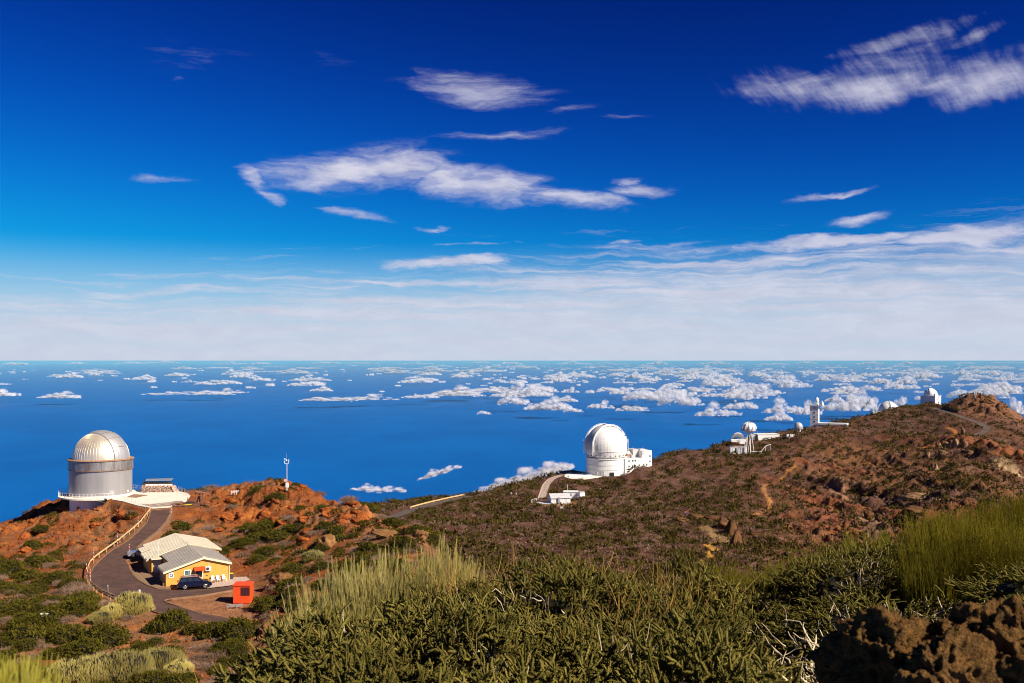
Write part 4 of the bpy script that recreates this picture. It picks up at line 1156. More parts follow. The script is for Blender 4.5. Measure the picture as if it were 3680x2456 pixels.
for x, d, s, green, u in cand:
    if green and gN < 215:
        plant(GREEN[rng.integers(5)], 'codeso_shrub', ('small' if s < 1 else ('large' if s > 1.5 else 'middling')) + ' olive green shrub ' + where(x, d), 'shrub', x, d, s, s * rng.uniform(.7, 1.15), group='green shrubs ' + where(x, d)); gN += 1
    elif not green and dN < 215:
        plant(DRY[rng.integers(4)], 'dry_shrub', ('small' if s < .9 else 'large') + ' brown dried-out twiggy shrub ' + where(x, d), 'dry shrub', x, d, s * 1.1, s, group='dry shrubs ' + where(x, d)); dN += 1
    else: (restg if green else restd).append((x, d, ground(x, d), s))
# hand-placed broom mounds
for (u, v, s, h, lab) in ((478, 2198, 2.7, 3.9, 'large pale broom mound at the bend of the road beside the marker post'), (415, 2215, 2.1, 2.4, 'pale broom mound left of the large one below the guard rail'),
                          (365, 2232, 1.9, 1.9, 'low pale broom mound, farthest left of the three below the guard rail'), (570, 2400, 3.1, 3.2, 'olive broom mound at bottom left above the white line'),
                          (450, 2440, 3.2, 4.4, 'yellow-green broom mound at the bottom edge, second from the left'), (330, 2450, 3.0, 4.2, 'yellow-green broom mound at the bottom edge, left of two others'),
                          (640, 2420, 1.8, 2.0, 'small broom mound at the bottom beside the white line'), (230, 2456, 2.6, 3.4, 'broom mound at the bottom edge behind the blurred stems'),
                          (1125, 2010, 1.9, 2.0, 'grey-green round broom bush at the foot of the red hill')):
    p = hit(u, v, 95); plant(DOME[rng.integers(2)], 'broom_mound', lab, 'broom shrub', p.x, p.y, s, h)
for (u, v, s, h, lab) in ((595, 2262, 1.9, 2.3, 'tall dark green shrub before the lower road'), (632, 2250, 1.8, 2.5, 'dark green shrub right of the tall one before the lower road'), (560, 2268, 1.5, 1.6, 'dark green shrub left of the tall one before the lower road'),
                          (770, 2275, 2.2, 1.5, 'wide green shrub under the dark foreground bushes at the lower road'), (700, 2272, 1.5, 1.2, 'green shrub beside the small boulder at the lower road'),
                          (175, 2235, 2.2, 2.2, 'green shrub behind the small white louvred box'), (110, 2270, 2.6, 2.1, 'green shrub in front of the small white louvred box'), (370, 2310, 3.0, 2.4, 'broad green shrub casting a dark shadow on the lower soil'),
                          (240, 2300, 2.4, 2.0, 'green shrub left of the broad shadow-casting one'), (300, 2345, 2.4, 1.9, 'green shrub below the broad shadow-casting one'),
                          (300, 2170, 2.2, 1.8, 'green shrub below the guard rail bend'), (255, 2110, 1.7, 1.6, 'green shrub just outside the guard rail bend'), (200, 2090, 1.8, 1.5, 'green shrub left of the guard rail bend'),
                          (620, 1935, 1.7, 1.5, 'green shrub on the bank between the road and the red rocks'), (655, 1900, 1.7, 1.4, 'green shrub up the bank right of the road'),
                          (1000, 1935, 2.3, 1.6, 'bright green shrub in the middle of the red hill'), (870, 1960, 2.2, 1.5, 'bright green shrub above the house roof'), (1060, 1905, 2.0, 1.4, 'green shrub high in the middle of the red hill')):
    p = hit(u, v, 95); plant(GREEN[rng.integers(5)], 'codeso_shrub', lab, 'shrub', p.x, p.y, s, h)


def scatter_mass(name, pts_, mat, kind, label, nt=60, seed=5, size=.3, H=.6):
    """many small shrubs as one object: variants tiled over the points"""
    r = np.random.default_rng(seed); out_v, n = [], len(pts_)
    A_ = np.array(pts_)
    vars_ = []
    for k_ in range(5):
        if kind == 'green': V_, F_ = leafy_mound(200 + k_ + seed, nt, size, H, .3)
        else: V_, F_ = dry_mound(230 + k_ + seed, nt, H)
        if kind != 'green':   # fatten twigs so that they hold at a distance
            t = V_.reshape(-1, 3, 3); c = (t[:, 0] + t[:, 1]) / 2; t[:, 0] = c + (t[:, 0] - c) * size * 12; t[:, 1] = c + (t[:, 1] - c) * size * 12; V_ = t.reshape(-1, 3)
        vars_.append(V_)
    allv = []
    ks = r.integers(0, 5, n); rz = r.uniform(0, 2 * PI, n); hs_ = r.uniform(.75, 1.25, n)
    for k_ in range(5):
        sel = np.where(ks == k_)[0]; c, s_ = np.cos(rz[sel])[:, None], np.sin(rz[sel])[:, None]; v = vars_[k_][None]
        x = v[..., 0] * c - v[..., 1] * s_; y = v[..., 0] * s_ + v[..., 1] * c; z = np.broadcast_to(v[..., 2], x.shape) * hs_[sel][:, None]
        P_ = np.stack([x, y, z], -1) * A_[sel, 3][:, None, None] + A_[sel, :3][:, None]
        allv.append(P_.reshape(-1, 3))
    V_ = np.concatenate(allv); o = np_mesh(name, V_, np.arange(len(V_)).reshape(-1, 3), mat)
    return tag(o, label, kind='stuff')


if restg: scatter_mass('small_green_shrubs', restg, M_GREEN, 'green', 'low green scrub scattered over the near hill', 180, 3, .16)
if restd: scatter_mass('small_dry_shrubs', restd, M_DRY, 'dry', 'low dry scrub scattered over the near hill', 120, 4, .12)
# dry grass and twigs between everything on the near hill
r = np.random.default_rng(88); pts = []
while len(pts) < 3400:
    u = r.uniform(-60, 1600); d = r.uniform(104, 240); x = X(u, d)
    if grid_at(sd, x, d) < 1.0 or grid_at(sdp, x, d) < 2 or r.uniform() > .55 + fbm(np.array([x / 5.]), np.array([d / 5.]), seed=73)[0]: continue
    pts.append((x, d, ground(x, d) - .05, r.uniform(.35, .85)))
scatter_mass('dry_ground_scrub', pts, M_DRY, 'dry', 'dead brown ground scrub between the shrubs of the near hill', 46, 6, .15, .5)

# ------------------------------------------------------------------ scrub over the far ridge
def ridge_points(n, seed, dmin, dmax, smin, smax, bias=0.0, dens_seed=81):
    r = np.random.default_rng(seed); out_ = []
    while sum(len(o) for o in out_) < n:
        m = 60000; d = np.sqrt(r.uniform(dmin ** 2, dmax ** 2, m)); u = r.uniform(1150, 3760, m); x = (u - U0) / F * d
        i = np.clip(np.searchsorted(gl, np.log(d)), 0, len(gl) - 1); j = np.clip(np.searchsorted(gu, u), 0, len(gu) - 1)
        z = GZ[i, j]; keep = terr_clear[i, j] > 2.2
        dn = .75 + .8 * fbm(x / 12, d / 12, octv=3, seed=dens_seed) + bias
        dn = dn - .22 * wall[i, j] - .2 * peak[i, j]
        keep &= r.uniform(0, 1, m) < dn * np.clip((800 / d) ** .5, 0, 1)
        keep &= (d > 290) | (u > 1660)
        keep &= ~((np.hypot(x - WHTX, d - WHTY) < 16) | (np.hypot(x - X(2120, 545), d - 546) < 17) | (np.hypot(x - SZ.x, d - SZ.y) < 11) | (np.hypot(x - DOTP.x, d - DOTP.y) < 9))
        keep &= road_clear(x, d)
        out_.append(np.stack([x, d, z - .1, r.uniform(smin, smax, m)], -1)[keep])
    return np.concatenate(out_)[:n]


gp = np.concatenate([ridge_points(5600, 91, 240, 520, .9, 2.1), ridge_points(6500, 92, 520, 1080, 1.1, 2.6)])
scatter_mass('far_green_shrubs', [tuple(p) for p in gp], M_FARG, 'green', 'dark green scrub over the far ridge', 20, 9, .36, .62)
dp = np.concatenate([ridge_points(10000, 93, 240, 520, .9, 1.9, .3, 85), ridge_points(11500, 94, 520, 1080, 1.2, 2.4, .25, 86)])
scatter_mass('far_dry_shrubs', [tuple(p) for p in dp], M_FARD, 'dry', 'brown and violet dry scrub over the far ridge', 13, 12, .52, .55)
# pale crags and dark cliff on the caldera side
for (u, v, s, kind, sc, lab) in ((3375, 1610, 4.5, 'pale', (.6, .7, 1.6), 'pale standing crag on the far cliff, leftmost of its row'), (3398, 1608, 4.0, 'pale', (.6, .7, 1.5), 'pale standing crag on the far cliff, second of its row'),
                                 (3418, 1606, 4.4, 'pale', (.5, .7, 1.7), 'pale standing crag on the far cliff, third of its row'), (3436, 1607, 5.0, 'pale', (.6, .7, 1.7), 'pale standing crag on the far cliff, fourth of its row'),
                                 (3468, 1608, 4.2, 'pale', (.6, .7, 1.5), 'pale standing crag on the far cliff, rightmost of its row'), (3334, 1640, 3.2, 'pale', (.8, .8, 1.2), 'small pale rock below the row of crags'),
                                 (3460, 1560, 3.5, 'pale', (.5, .6, 2.0), 'lone upright rock at the foot of the winding mountain road'), (3361, 1693, 5.0, 'pale', (.7, .7, 1.6), 'pale jagged rock in the middle of the far cliff'),
                                 (2625, 1925, 5.0, 'dark', (.8, .8, 2.2), 'tall dark cliff rib above the zigzag trail'), (2600, 1895, 5.0, 'dark', (1.0, .8, 1.4), 'dark crag left of the tall cliff rib'), (2645, 1960, 4.5, 'dark', (.6, .7, 2.2), 'narrow brown crag right of the tall cliff rib'),
                                 (2560, 1870, 4, 'dark', (1.3, .8, .9), 'dark ledge of rock above the trail'), (2510, 1865, 4, 'dark', (1.5, .8, .8), 'dark rock ledge where the hikers stand'), (2450, 1872, 3.5, 'dark', (1.5, .8, .7), 'dark rock ledge farthest left above the trail'),
                                 (3320, 1800, 9, 'pale', (1.5, 1.1, .75), 'large grey bare rock dome on the far cliff behind the green broom'), (3290, 1845, 6, 'dark', (1.3, .9, .8), 'dark rock under the grey rock dome'),
                                 (3555, 1450, 7, 'dark', (1.5, .8, .9), 'jagged dark crag below the cairn on the summit'), (3590, 1475, 6.5, 'dark', (.9, .7, 1.5), 'steep dark crag right of the summit cairn'),
                                 (3505, 1455, 5, 'dark', (1.3, .8, .9), 'dark crag left of the summit cairn'), (3620, 1500, 6, 'dark', (1.2, .8, 1.1), 'brown crag on the right shoulder of the summit')):
    p = hit(u, v, 310); rock(kind, 'crag', lab, p.x, p.y, s * .58, None, sc, sink=.35, rz=rng.uniform(-.5, .5))['category'] = 'rock'
nr = 0
while nr < 45:
    u = rng.uniform(2620, 3680); v = rng.uniform(1620, 1960); p = hit(u, v, 310)
    if grid_at(wall, p.x, p.y) < .4 or grid_at(terr_clear, p.x, p.y) < 1.5: continue
    s = float(np.exp(rng.normal(.3, .5))); rock('dark' if rng.uniform() < .6 else 'pale', 'crag', 'rough crag on the rocky far cliff above the near shrubs', p.x, p.y, min(s, 3) * .6, 'crags on the far cliff', (rng.uniform(.7, 1.2), .8, rng.uniform(.8, 1.7)), .3)['category'] = 'rock'; nr += 1

# near lava rocks, lower right
NR1 = rock_mesh(21, M_NEARR, 6, .22, 1.5, .42, (1, .8, .95), 'lava_rock', .11, 9)
for u, v, d, s, rz_, lab in ((3190, 2400, 3.4, .150, .2, 'large orange-brown lava rock in the lower right, left of the other'), (3560, 2395, 3.2, .150, 2.4, 'rounded brown lava rock in the lower right corner'), (3060, 2440, 3.5, .11, 4.1, 'small lava lump at the left end of the near rocks'),
                             (3390, 2470, 3.1, .14, 1.2, 'dark lava rock between the two lava rocks at the bottom edge'), (3720, 2470, 3.1, .16, 5.0, 'lava rock cut by the right edge at the bottom')):
    o = bpy.data.objects.new('lava_rock', NR1); C.objects.link(o); o.location = (X(u, d), d, Zv(v, d)); o.scale = (s, s, s); o.rotation_euler = (.2, .1, rz_); tag(o, lab, 'rock')
mo = rock_mesh(23, M_NEARR, 5, .25, 1.4, .3, (1.5, .8, 1.0), 'rock_base', .08, 9)
o = bpy.data.objects.new('rock_base', mo); C.objects.link(o); o.location = (X(3440, 3.4), 3.42, -1.70); o.scale = (.42, .42, .46); tag(o, 'dark rocky base under the lava rocks in the lower right corner', 'rock')
# ------------------------------------------------------------------ materials for built things
M_ASPH = pmat('asphalt', (0.115, 0.060, 0.047), (0.072, 0.040, 0.033), .7, .9, 0, .01, 40, 8)
M_ASPH2 = pmat('asphalt_far', (0.12, 0.085, 0.07), (0.08, 0.06, 0.05), .3, .9)
M_KERB = pmat('kerb_stone', (0.28, 0.16, 0.09), (0.19, 0.11, 0.06), 3, .9)
M_PAVE = pmat('pavement_tiles', (0.30, 0.185, 0.105), (0.22, 0.135, 0.08), 2.5, .9)
M_GRAVEL = pmat('pale_gravel', (0.62, 0.48, 0.40), (0.36, 0.25, 0.20), 7, .95, 0, .04, 25, lo=.42, hi=.58)
M_WCONC = pmat('white_concrete', (0.80, 0.74, 0.64), (0.70, 0.63, 0.53), 1.2, .85)
M_WCONC2 = pmat('worn_concrete', (0.50, 0.40, 0.33), (0.22, 0.15, 0.12), 1.4, .9)
M_WALLW = pmat('white_painted_wall', (0.80, 0.78, 0.76), (0.72, 0.70, 0.68), .8, .6)
M_WALLG = pmat('grey_cladding', (0.55, 0.54, 0.55), (0.46, 0.45, 0.47), .8, .6)
M_YEL = pmat('ochre_render', (0.72, 0.36, 0.075), (0.66, 0.32, 0.065), .9, .9, 0, .004, 60)
M_CREAM = pmat('cream_roof_sheet', (0.60, 0.54, 0.42), (0.53, 0.47, 0.36), .6, .5)
M_GREYR = pmat('grey_roof_sheet', (0.33, 0.29, 0.25), (0.27, 0.24, 0.21), .6, .45)
M_GREYV = pmat('shaded_grey_sheet_valley', (0.13, 0.105, 0.09), (0.10, 0.08, 0.07), 1.2, .7)  # grey sheet between the ribs, darkened to paint in their shadow stripes
M_CREAMV = pmat('shaded_cream_sheet_valley', (0.42, 0.33, 0.22), (0.36, 0.28, 0.18), 1.2, .7)  # cream sheet under the ribs, valley shade painted into its colour
M_TRIM = pmat('cream_trim', (0.74, 0.64, 0.46), (0.70, 0.60, 0.44), 1, .6)
M_WHITE = pmat('white_paint', (0.82, 0.80, 0.78), (0.76, 0.74, 0.72), 2, .5)
M_GLASS = pmat('dark_glass', (0.03, 0.035, 0.035), (0.02, 0.025, 0.025), 1, .06, 0, spec=.8)
M_GLASSG = pmat('green_window_glass', (0.10, 0.17, 0.15), (0.05, 0.08, 0.08), 1, .1, 0, spec=.8)
M_RED = M_RED if 'M_RED' in globals() else None
M_REDP = pmat('red_orange_paint', (0.80, 0.085, 0.018), (0.74, 0.075, 0.016), .8, .55)
M_AWN = pmat('red_awning', (0.80, 0.07, 0.01), (0.7, 0.06, 0.01), 3, .7)
M_MAROON = pmat('dark_maroon_panel', (0.07, 0.015, 0.018), (0.06, 0.012, 0.015), 2, .6)
M_BLACK = pmat('black_rubber', (0.015, 0.014, 0.014), (0.01, 0.01, 0.01), 4, .7)
M_DARK = pmat('dark_metal', (0.06, 0.05, 0.05), (0.04, 0.035, 0.035), 4, .5)
M_ALU = pmat('aluminium_dome', (0.82, 0.72, 0.58), (0.72, 0.62, 0.50), .5, .42, .65, spec=.5)
M_ALU2 = pmat('aluminium_cladding', (0.52, 0.50, 0.50), (0.46, 0.44, 0.44), .6, .5, .55, stretch=(1, 1, .15))
M_ALU3 = pmat('weathered_metal_panel', (0.42, 0.40, 0.40), (0.27, 0.22, 0.20), .8, .42, .6, stretch=(1, 1, .35))
M_RUST = pmat('rusty_edge', (0.40, 0.22, 0.12), (0.25, 0.14, 0.08), 2, .8)
M_STEEL = pmat('galvanised_steel', (0.60, 0.60, 0.62), (0.45, 0.45, 0.47), 3, .4, .6)
M_RAIL = pmat('yellowed_guard_rail', (0.62, 0.42, 0.20), (0.50, 0.32, 0.15), 1.5, .6)
M_WOOD = pmat('weathered_red_wood', (0.26, 0.12, 0.07), (0.14, 0.07, 0.045), 4, .85)
M_PINK = pmat('faded_red_panel', (0.42, 0.17, 0.10), (0.36, 0.14, 0.085), 2, .8)
M_SHADEW = pmat('shaded_white_door', (0.60, 0.62, 0.68), (0.55, 0.57, 0.63), 1, .5)  # white door in the recess, its bluish shade put into the colour
M_BLUE = pmat('dark_blue_car_paint', (0.006, 0.011, 0.045), (0.005, 0.009, 0.038), 1, .25, .3, coat=.8)
M_SILV = pmat('silver_car_paint', (0.40, 0.41, 0.46), (0.36, 0.37, 0.42), 1, .28, .6, coat=.8)
M_CHROME = pmat('bright_alloy', (0.75, 0.75, 0.78), (0.65, 0.65, 0.68), 3, .25, .8)
M_REDL = pmat('red_lamp_glass', (0.4, 0.01, 0.01), (0.3, 0.01, 0.01), 3, .2)
M_YELL = pmat('bright_yellow_plastic', (0.80, 0.60, 0.02), (0.75, 0.55, 0.02), 2, .5)
M_REDW = pmat('red_marker_paint', (0.65, 0.03, 0.02), (0.6, 0.03, 0.02), 2, .6)
M_CANOPY = pmat('white_dome_canvas', (0.84, 0.82, 0.80), (0.78, 0.76, 0.74), .5, .6)
M_STONE = pmat('pale_rubble_stone', (0.62, 0.45, 0.35), (0.32, 0.20, 0.15), 3, .9)
M_STONED = pmat('brown_stone_wall', (0.24, 0.15, 0.09), (0.12, 0.07, 0.045), 2.5, .9)


# ------------------------------------------------------------------ near road, kerbs, pavement
def ribbon(name, pairs, mat, z_off=0.03, n=6, zf=None):
    mb = MB(); L_ = []
    for (a, b), (c, d) in zip(pairs[:-1], pairs[1:]):
        for k_ in range(n):
            t = k_ / n; L_.append((a.lerp(c, t), b.lerp(d, t)))
    L_.append(pairs[-1]); m_ = 8; vs = []
    for a, b in L_:
        for k_ in range(m_ + 1):
            p = a.lerp(b, k_ / m_); vs.append((p.x, p.y, (float(z_road(np.float64(p.y))) if zf is None else zf(p)) + z_off))
    fs = [(i * (m_ + 1) + k_, i * (m_ + 1) + k_ + 1, (i + 1) * (m_ + 1) + k_ + 1, (i + 1) * (m_ + 1) + k_) for i in range(len(L_) - 1) for k_ in range(m_)]
    mb.add(vs, fs); o = mb.build(name, mat, smooth=True); return tag(o, kind='structure')


ribbon('road', sA, M_ASPH); ribbon('road', sB, M_ASPH, .034); ribbon('road', sC, M_ASPH, .038)


def kerb(name, pts, wd, ht, mat, base=.0):
    mb = MB(); P_ = [road_pt(u, v) for u, v in pts]
    for a, b in zip(P_[:-1], P_[1:]):
        a = a + Vector((0, 0, base)); b = b + Vector((0, 0, base)); mb.bar(a + Vector((0, 0, ht / 2 - .05)), b + Vector((0, 0, ht / 2 - .05)), wd, ht + .1)
    return tag(mb.build(name, mat), kind='structure')


kerb('kerb', [(837, 2123), (729, 2142), (633, 2152), (597, 2158), (591, 2162), (600, 2169), (646, 2183)], .14, .14, M_KERB)
kerb('kerb', [(646, 2182), (729, 2207.5), (808, 2219)], .12, .05, M_KERB)
kerb('kerb', [(547, 2198), (600, 2212), (665, 2227), (722, 2235), (760, 2237)], .14, .10, M_KERB)
kerb('kerb', [(616, 1819), (613, 1851), (598, 1880), (566, 1915), (528, 1944), (495, 1972)], .5, .22, M_KERB)
kerb('kerb', [(546, 1819), (541, 1838), (528, 1880), (493, 1915), (461, 1944), (403, 1979), (371, 2004), (338, 2036), (322, 2065), (327, 2094), (355, 2122), (403, 2148), (470, 2172)], .18, .08, M_KERB)
# white line at the very bottom
ln = MB(); P_ = [hit(u, v, 90) for u, v in ((575, 2456), (600, 2449), (640, 2443), (700, 2438))]
for a, b in zip(P_[:-1], P_[1:]): ln.bar(a + Vector((0, 0, .22)), b + Vector((0, 0, .22)), .3, .4)
tag(ln.build('kerb', M_WALLW), kind='structure')

# pavement beside the house: slab with single tiles
G0 = road_pt(596, 2111); G0.z = -33.8
HRZ = math.radians(29.3)
E1 = Vector((math.cos(HRZ), math.sin(HRZ), 0)); E2 = Vector((-math.sin(HRZ), math.cos(HRZ), 0))


def hl(x, y, z=0.0): return G0 + E1 * x + E2 * y + Vector((0, 0, z))


def to_local(p): q = p - G0; return q.dot(E1), q.dot(E2)


kl = [to_local(road_pt(u, v)) for u, v in ((468, 2040), (475, 2065), (496, 2087), (528, 2106), (566, 2119), (611, 2119))]
pav = bpy.data.objects.new('pavement', None); C.objects.link(pav); pav.location = G0; pav.rotation_euler = (0, 0, HRZ); tag(pav, kind='structure')
pp = MB().prism([(x, y) for x, y in kl] + [(1.2, -.25), (-.05, -.05), (-.05, 4.6), (1.4, 4.7), (1.4, 10.6), (-.7, 10.6), (-.7, 16.0)], -.25, .12); pp.build('pavement_slab', M_KERB, pav)
ym, yM = -3.5, 16.0
ktop = [p for p in kl]
tile_me = {}
y = -1.0
for iy in range(0, 22):
    y0_ = -2.2 + iy * .8
    # kerb x at this y
    ys_ = sorted([(p[1], p[0]) for p in kl]); xk = float(np.interp(y0_ + .4, [a for a, b in ys_], [b for a, b in ys_])) + .18
    xe = -.1 if y0_ + .8 < 4.6 and y0_ > -.2 else (1.3 if 4.7 < y0_ < 9.9 else (-.75 if y0_ >= 9.9 else 1.0))
    if y0_ < -.2: continue
    n_ = max(int((xe - xk) / .95), 0)
    for k_ in range(n_):
        wd = (xe - xk) / n_; key = round(wd, 1)
        if key not in tile_me: tile_me[key] = MB().box(0, 0, 0, 1, 1, 1).build('tile_source', M_PAVE); me_ = tile_me[key].data; bpy.data.objects.remove(tile_me[key]); tile_me[key] = me_
        t = bpy.data.objects.new('tile', tile_me[key]); C.objects.link(t); t.parent = pav; t.location = (xk + (k_ + .5) * wd, y0_ + .4, .122 + rng.uniform(0, .006)); t.scale = (wd - .035, .765, .05)
# pale gravel strip to the right
gp_ = [(road_pt(*a), road_pt(*b)) for a, b in (((745, 2117), (742, 2106)), ((775, 2113), (770, 2097)), ((812, 2109), (806, 2091)), ((837, 2105), (828, 2080)), ((862, 2099), (848, 2077)), ((898, 2086), (885, 2075)))]
ribbon('gravel_strip', gp_, M_GRAVEL, .09)
gs = [(road_pt(*a), road_pt(*b)) for a, b in (((640, 2116), (632, 2108)), ((742, 2106), (735, 2098)), ((828, 2088), (823, 2084)))]
ribbon('path', gs, M_PAVE, .07)

# ------------------------------------------------------------------ ochre house
H = thing('ochre_house', 'long low ochre house with ribbed cream and grey metal roofs beside the road bend', 'house', tuple(G0), HRZ)
RS = .293; RX = 5.46
zl = lambda x: 3.9 - RS * (RX - x) if x < RX else 3.9 - RS * (x - RX)
wf = MB()
wf.prism([(0, 0), (RX, 0), (9.24, 0), (9.24, 10.7), (RX, 10.7), (1.5, 10.7), (1.5, 4.6), (0, 4.6)], -.4, [zl(0), zl(RX), zl(9.24), zl(9.24), zl(RX), zl(1.5), zl(1.5), zl(0)])
# the prism's top is cut at the roof plane; split so that faces stay planar
wf = MB()
wf.extr([(0, -.4), (RX, -.4), (RX, 3.9), (0, zl(0))], 0, 4.6)
wf.extr([(1.5, -.4), (RX, -.4), (RX, 3.9), (1.5, zl(1.5))], 4.6, 10.7)
wf.extr([(RX, -.4), (9.24, -.4), (9.24, zl(9.24)), (RX, 3.9)], 0, 10.7)
wf.build('wall', M_YEL, H)
zc = lambda x: 4.05 - RS * (RX - x) if x < RX else 4.05 - .25 * (x - RX)
wb = MB()
wb.extr([(-.55, -.4), (RX, -.4), (RX, 4.0), (-.55, zc(-.55) - .05)], 10.7, 16.3)
wb.extr([(.6, -.4), (RX, -.4), (RX, 4.0), (.6, zc(.6) - .05)], 16.3, 22.2)
wb.extr([(RX, -.4), (10.3, -.4), (10.3, zc(10.3) - .05), (RX, 4.0)], 10.7, 22.2)
wb.build('wall', M_YEL, H)


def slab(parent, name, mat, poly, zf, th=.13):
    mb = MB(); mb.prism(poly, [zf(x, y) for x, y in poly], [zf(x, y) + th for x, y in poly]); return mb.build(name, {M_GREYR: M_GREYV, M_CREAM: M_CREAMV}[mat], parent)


def ribs(parent, mat, xa, xb, ys, zf, skip=None):
    mb = MB()
    for y in ys:
        a, b = (xa(y), xb(y)) if callable(xa) else (xa, xb)
        mb.bar((a, y, zf(a) + .20), (b, y, zf(b) + .20), .40, .18)
    return mb.build('roof_ribs', mat, parent)


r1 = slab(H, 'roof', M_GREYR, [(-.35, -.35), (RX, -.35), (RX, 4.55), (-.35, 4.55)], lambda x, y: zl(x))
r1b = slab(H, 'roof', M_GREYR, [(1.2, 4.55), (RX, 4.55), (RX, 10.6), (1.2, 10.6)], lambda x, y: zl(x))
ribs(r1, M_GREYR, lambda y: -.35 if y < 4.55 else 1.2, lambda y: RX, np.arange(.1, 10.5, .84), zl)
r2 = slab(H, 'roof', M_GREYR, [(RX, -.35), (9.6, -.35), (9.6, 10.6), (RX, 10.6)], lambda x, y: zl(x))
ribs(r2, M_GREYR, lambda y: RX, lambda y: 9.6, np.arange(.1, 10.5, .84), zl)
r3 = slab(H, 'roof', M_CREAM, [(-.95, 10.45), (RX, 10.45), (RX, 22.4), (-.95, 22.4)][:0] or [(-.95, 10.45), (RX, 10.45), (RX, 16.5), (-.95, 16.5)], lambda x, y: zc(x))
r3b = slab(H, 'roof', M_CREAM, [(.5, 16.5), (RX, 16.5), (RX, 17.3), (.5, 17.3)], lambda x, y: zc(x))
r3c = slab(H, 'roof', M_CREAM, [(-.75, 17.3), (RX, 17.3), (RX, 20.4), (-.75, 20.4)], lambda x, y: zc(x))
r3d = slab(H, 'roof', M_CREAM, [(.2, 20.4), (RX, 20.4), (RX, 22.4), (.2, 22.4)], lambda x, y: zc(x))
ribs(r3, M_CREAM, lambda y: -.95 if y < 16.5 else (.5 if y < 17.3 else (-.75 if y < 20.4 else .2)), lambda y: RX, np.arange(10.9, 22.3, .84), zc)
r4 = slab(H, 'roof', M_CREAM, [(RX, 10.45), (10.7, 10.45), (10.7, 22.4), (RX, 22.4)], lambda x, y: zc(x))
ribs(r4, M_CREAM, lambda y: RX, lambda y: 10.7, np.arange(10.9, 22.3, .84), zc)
rc_ = MB(); rc_.bar((RX, -.36, 4.07), (RX, 10.6, 4.07), .34, .06); rc_.bar((RX, 10.46, 4.23), (RX, 22.4, 4.23), .34, .06); rc_.build('ridge_cap', M_TRIM, H)
fs_ = MB()
fs_.extr([(-.37, zl(-.37) - .16), (RX, 3.74), (RX, 4.06), (-.37, zl(-.37) + .16)], -.40, -.345); fs_.extr([(RX, 3.74), (9.62, zl(9.62) - .16), (9.62, zl(9.62) + .16), (RX, 4.06)], -.40, -.345)
fs_.bar((-.40, -.38, zl(-.4) + .02), (-.40, 4.5, zl(-.4) + .02), .10, .22); fs_.bar((-1.0, 10.4, zc(-1.0) + .03), (-1.0, 16.5, zc(-1.0) + .03), .1, .22)
fs_.bar((9.66, -.38, zl(9.66)), (9.66, 10.6, zl(9.66)), .1, .2); fs_.build('eave_board', M_TRIM, H)


def window(parent, x, z, w_, h_, y=-.0, ax='x', fm=M_WHITE, pm=M_GLASSG, name='window', fr=.13):
    """window on a wall facing -y (ax='x') or facing -x (ax='y')"""
    mb = MB()
    def bx(cx, cz_, sx, sz, dp, off):
        if ax == 'x': mb.box(cx, y - off, cz_, sx, dp, sz)
        else: mb.box(y - off, cx, cz_, dp, sx, sz)
    for s_ in (-1, 1): bx(x + s_ * (w_ - fr) / 2, z, fr, h_, .08, .02)
    for s_ in (-1, 1): bx(x, z + s_ * (h_ - fr) / 2, w_ - 2 * fr - .004, fr, .08, .02)
    f = mb.build(name, fm, parent)
    mb = MB(); bx(x, z, w_ - 2 * fr, h_ - 2 * fr, .03, .012); mb.build('pane', pm, f); return f


wn = window(H, 3.12, 1.82, 1.02, .92); MB().box(3.33, -.045, 1.82, .05, .03, .62).build('mullion', M_WHITE, wn)
window(H, 1.9, 1.45, .55, .75, y=0, ax='y')
# sign with the white flower-like star on black
sg = MB().box(.76, -.04, 1.72, .74, .06, .76).build('sign_board', M_WHITE, H)
MB().box(.76, -.078, 1.72, .44, .012, .44).build('emblem_field', M_BLACK, sg)
star = MB(); pts_ = []
for k_ in range(10):
    a = PI / 2 + k_ * PI / 5; q = .205 if k_ % 2 == 0 else .10; pts_.append((.76 + q * math.cos(a), -.092, 1.72 + q * math.sin(a)))
star.add(pts_ + [(.76, -.092, 1.72)], [(k_, (k_ + 1) % 10, 10) for k_ in range(10)]); star.build('emblem_star', M_WHITE, sg)
dr = MB(); dr.box(4.32, -.04, 1.05, .10, .10, 2.1); dr.box(5.33, -.04, 1.05, .10, .10, 2.1); dr.box(4.825, -.04, 2.13, 1.11, .10, .10)
D = dr.build('door', M_WHITE, H); MB().box(4.825, -.035, .5, .9, .05, .98).build('lower_panel', M_WHITE, D); MB().box(4.825, -.03, 1.54, .9, .04, 1.07).build('pane', M_GLASS, D); MB().box(4.45, -.09, 1.0, .12, .05, .03).build('handle', M_STEEL, D)
aw = MB(); aw.add([(4.02, -.02, 2.60), (5.62, -.02, 2.60), (5.62, -.85, 2.18), (4.02, -.85, 2.18), (4.02, -.02, 2.55), (5.62, -.02, 2.55), (5.62, -.85, 2.13), (4.02, -.85, 2.13)], [(0, 1, 2, 3), (7, 6, 5, 4), (0, 3, 7, 4), (1, 5, 6, 2), (3, 2, 6, 7), (0, 4, 5, 1)])
aw.bar((4.05, -.80, 2.14), (4.05, -.02, 1.75), .03); aw.bar((5.58, -.80, 2.14), (5.58, -.02, 1.75), .03); aw.build('awning', M_AWN, H)
ac = MB().box(6.12, -.24, 2.2, .80, .34, .62).build('air_conditioner', M_WHITE, H)
fan = MB(); fan.M = Matrix.Translation((6.02, -.416, 2.2)) @ Matrix.Rotation(PI / 2, 4, 'X'); fan.lathe([(.001, 0), (.22, 0), (.24, .015)], 20); fan.M = None; fan.build('fan_grille', M_DARK, ac)
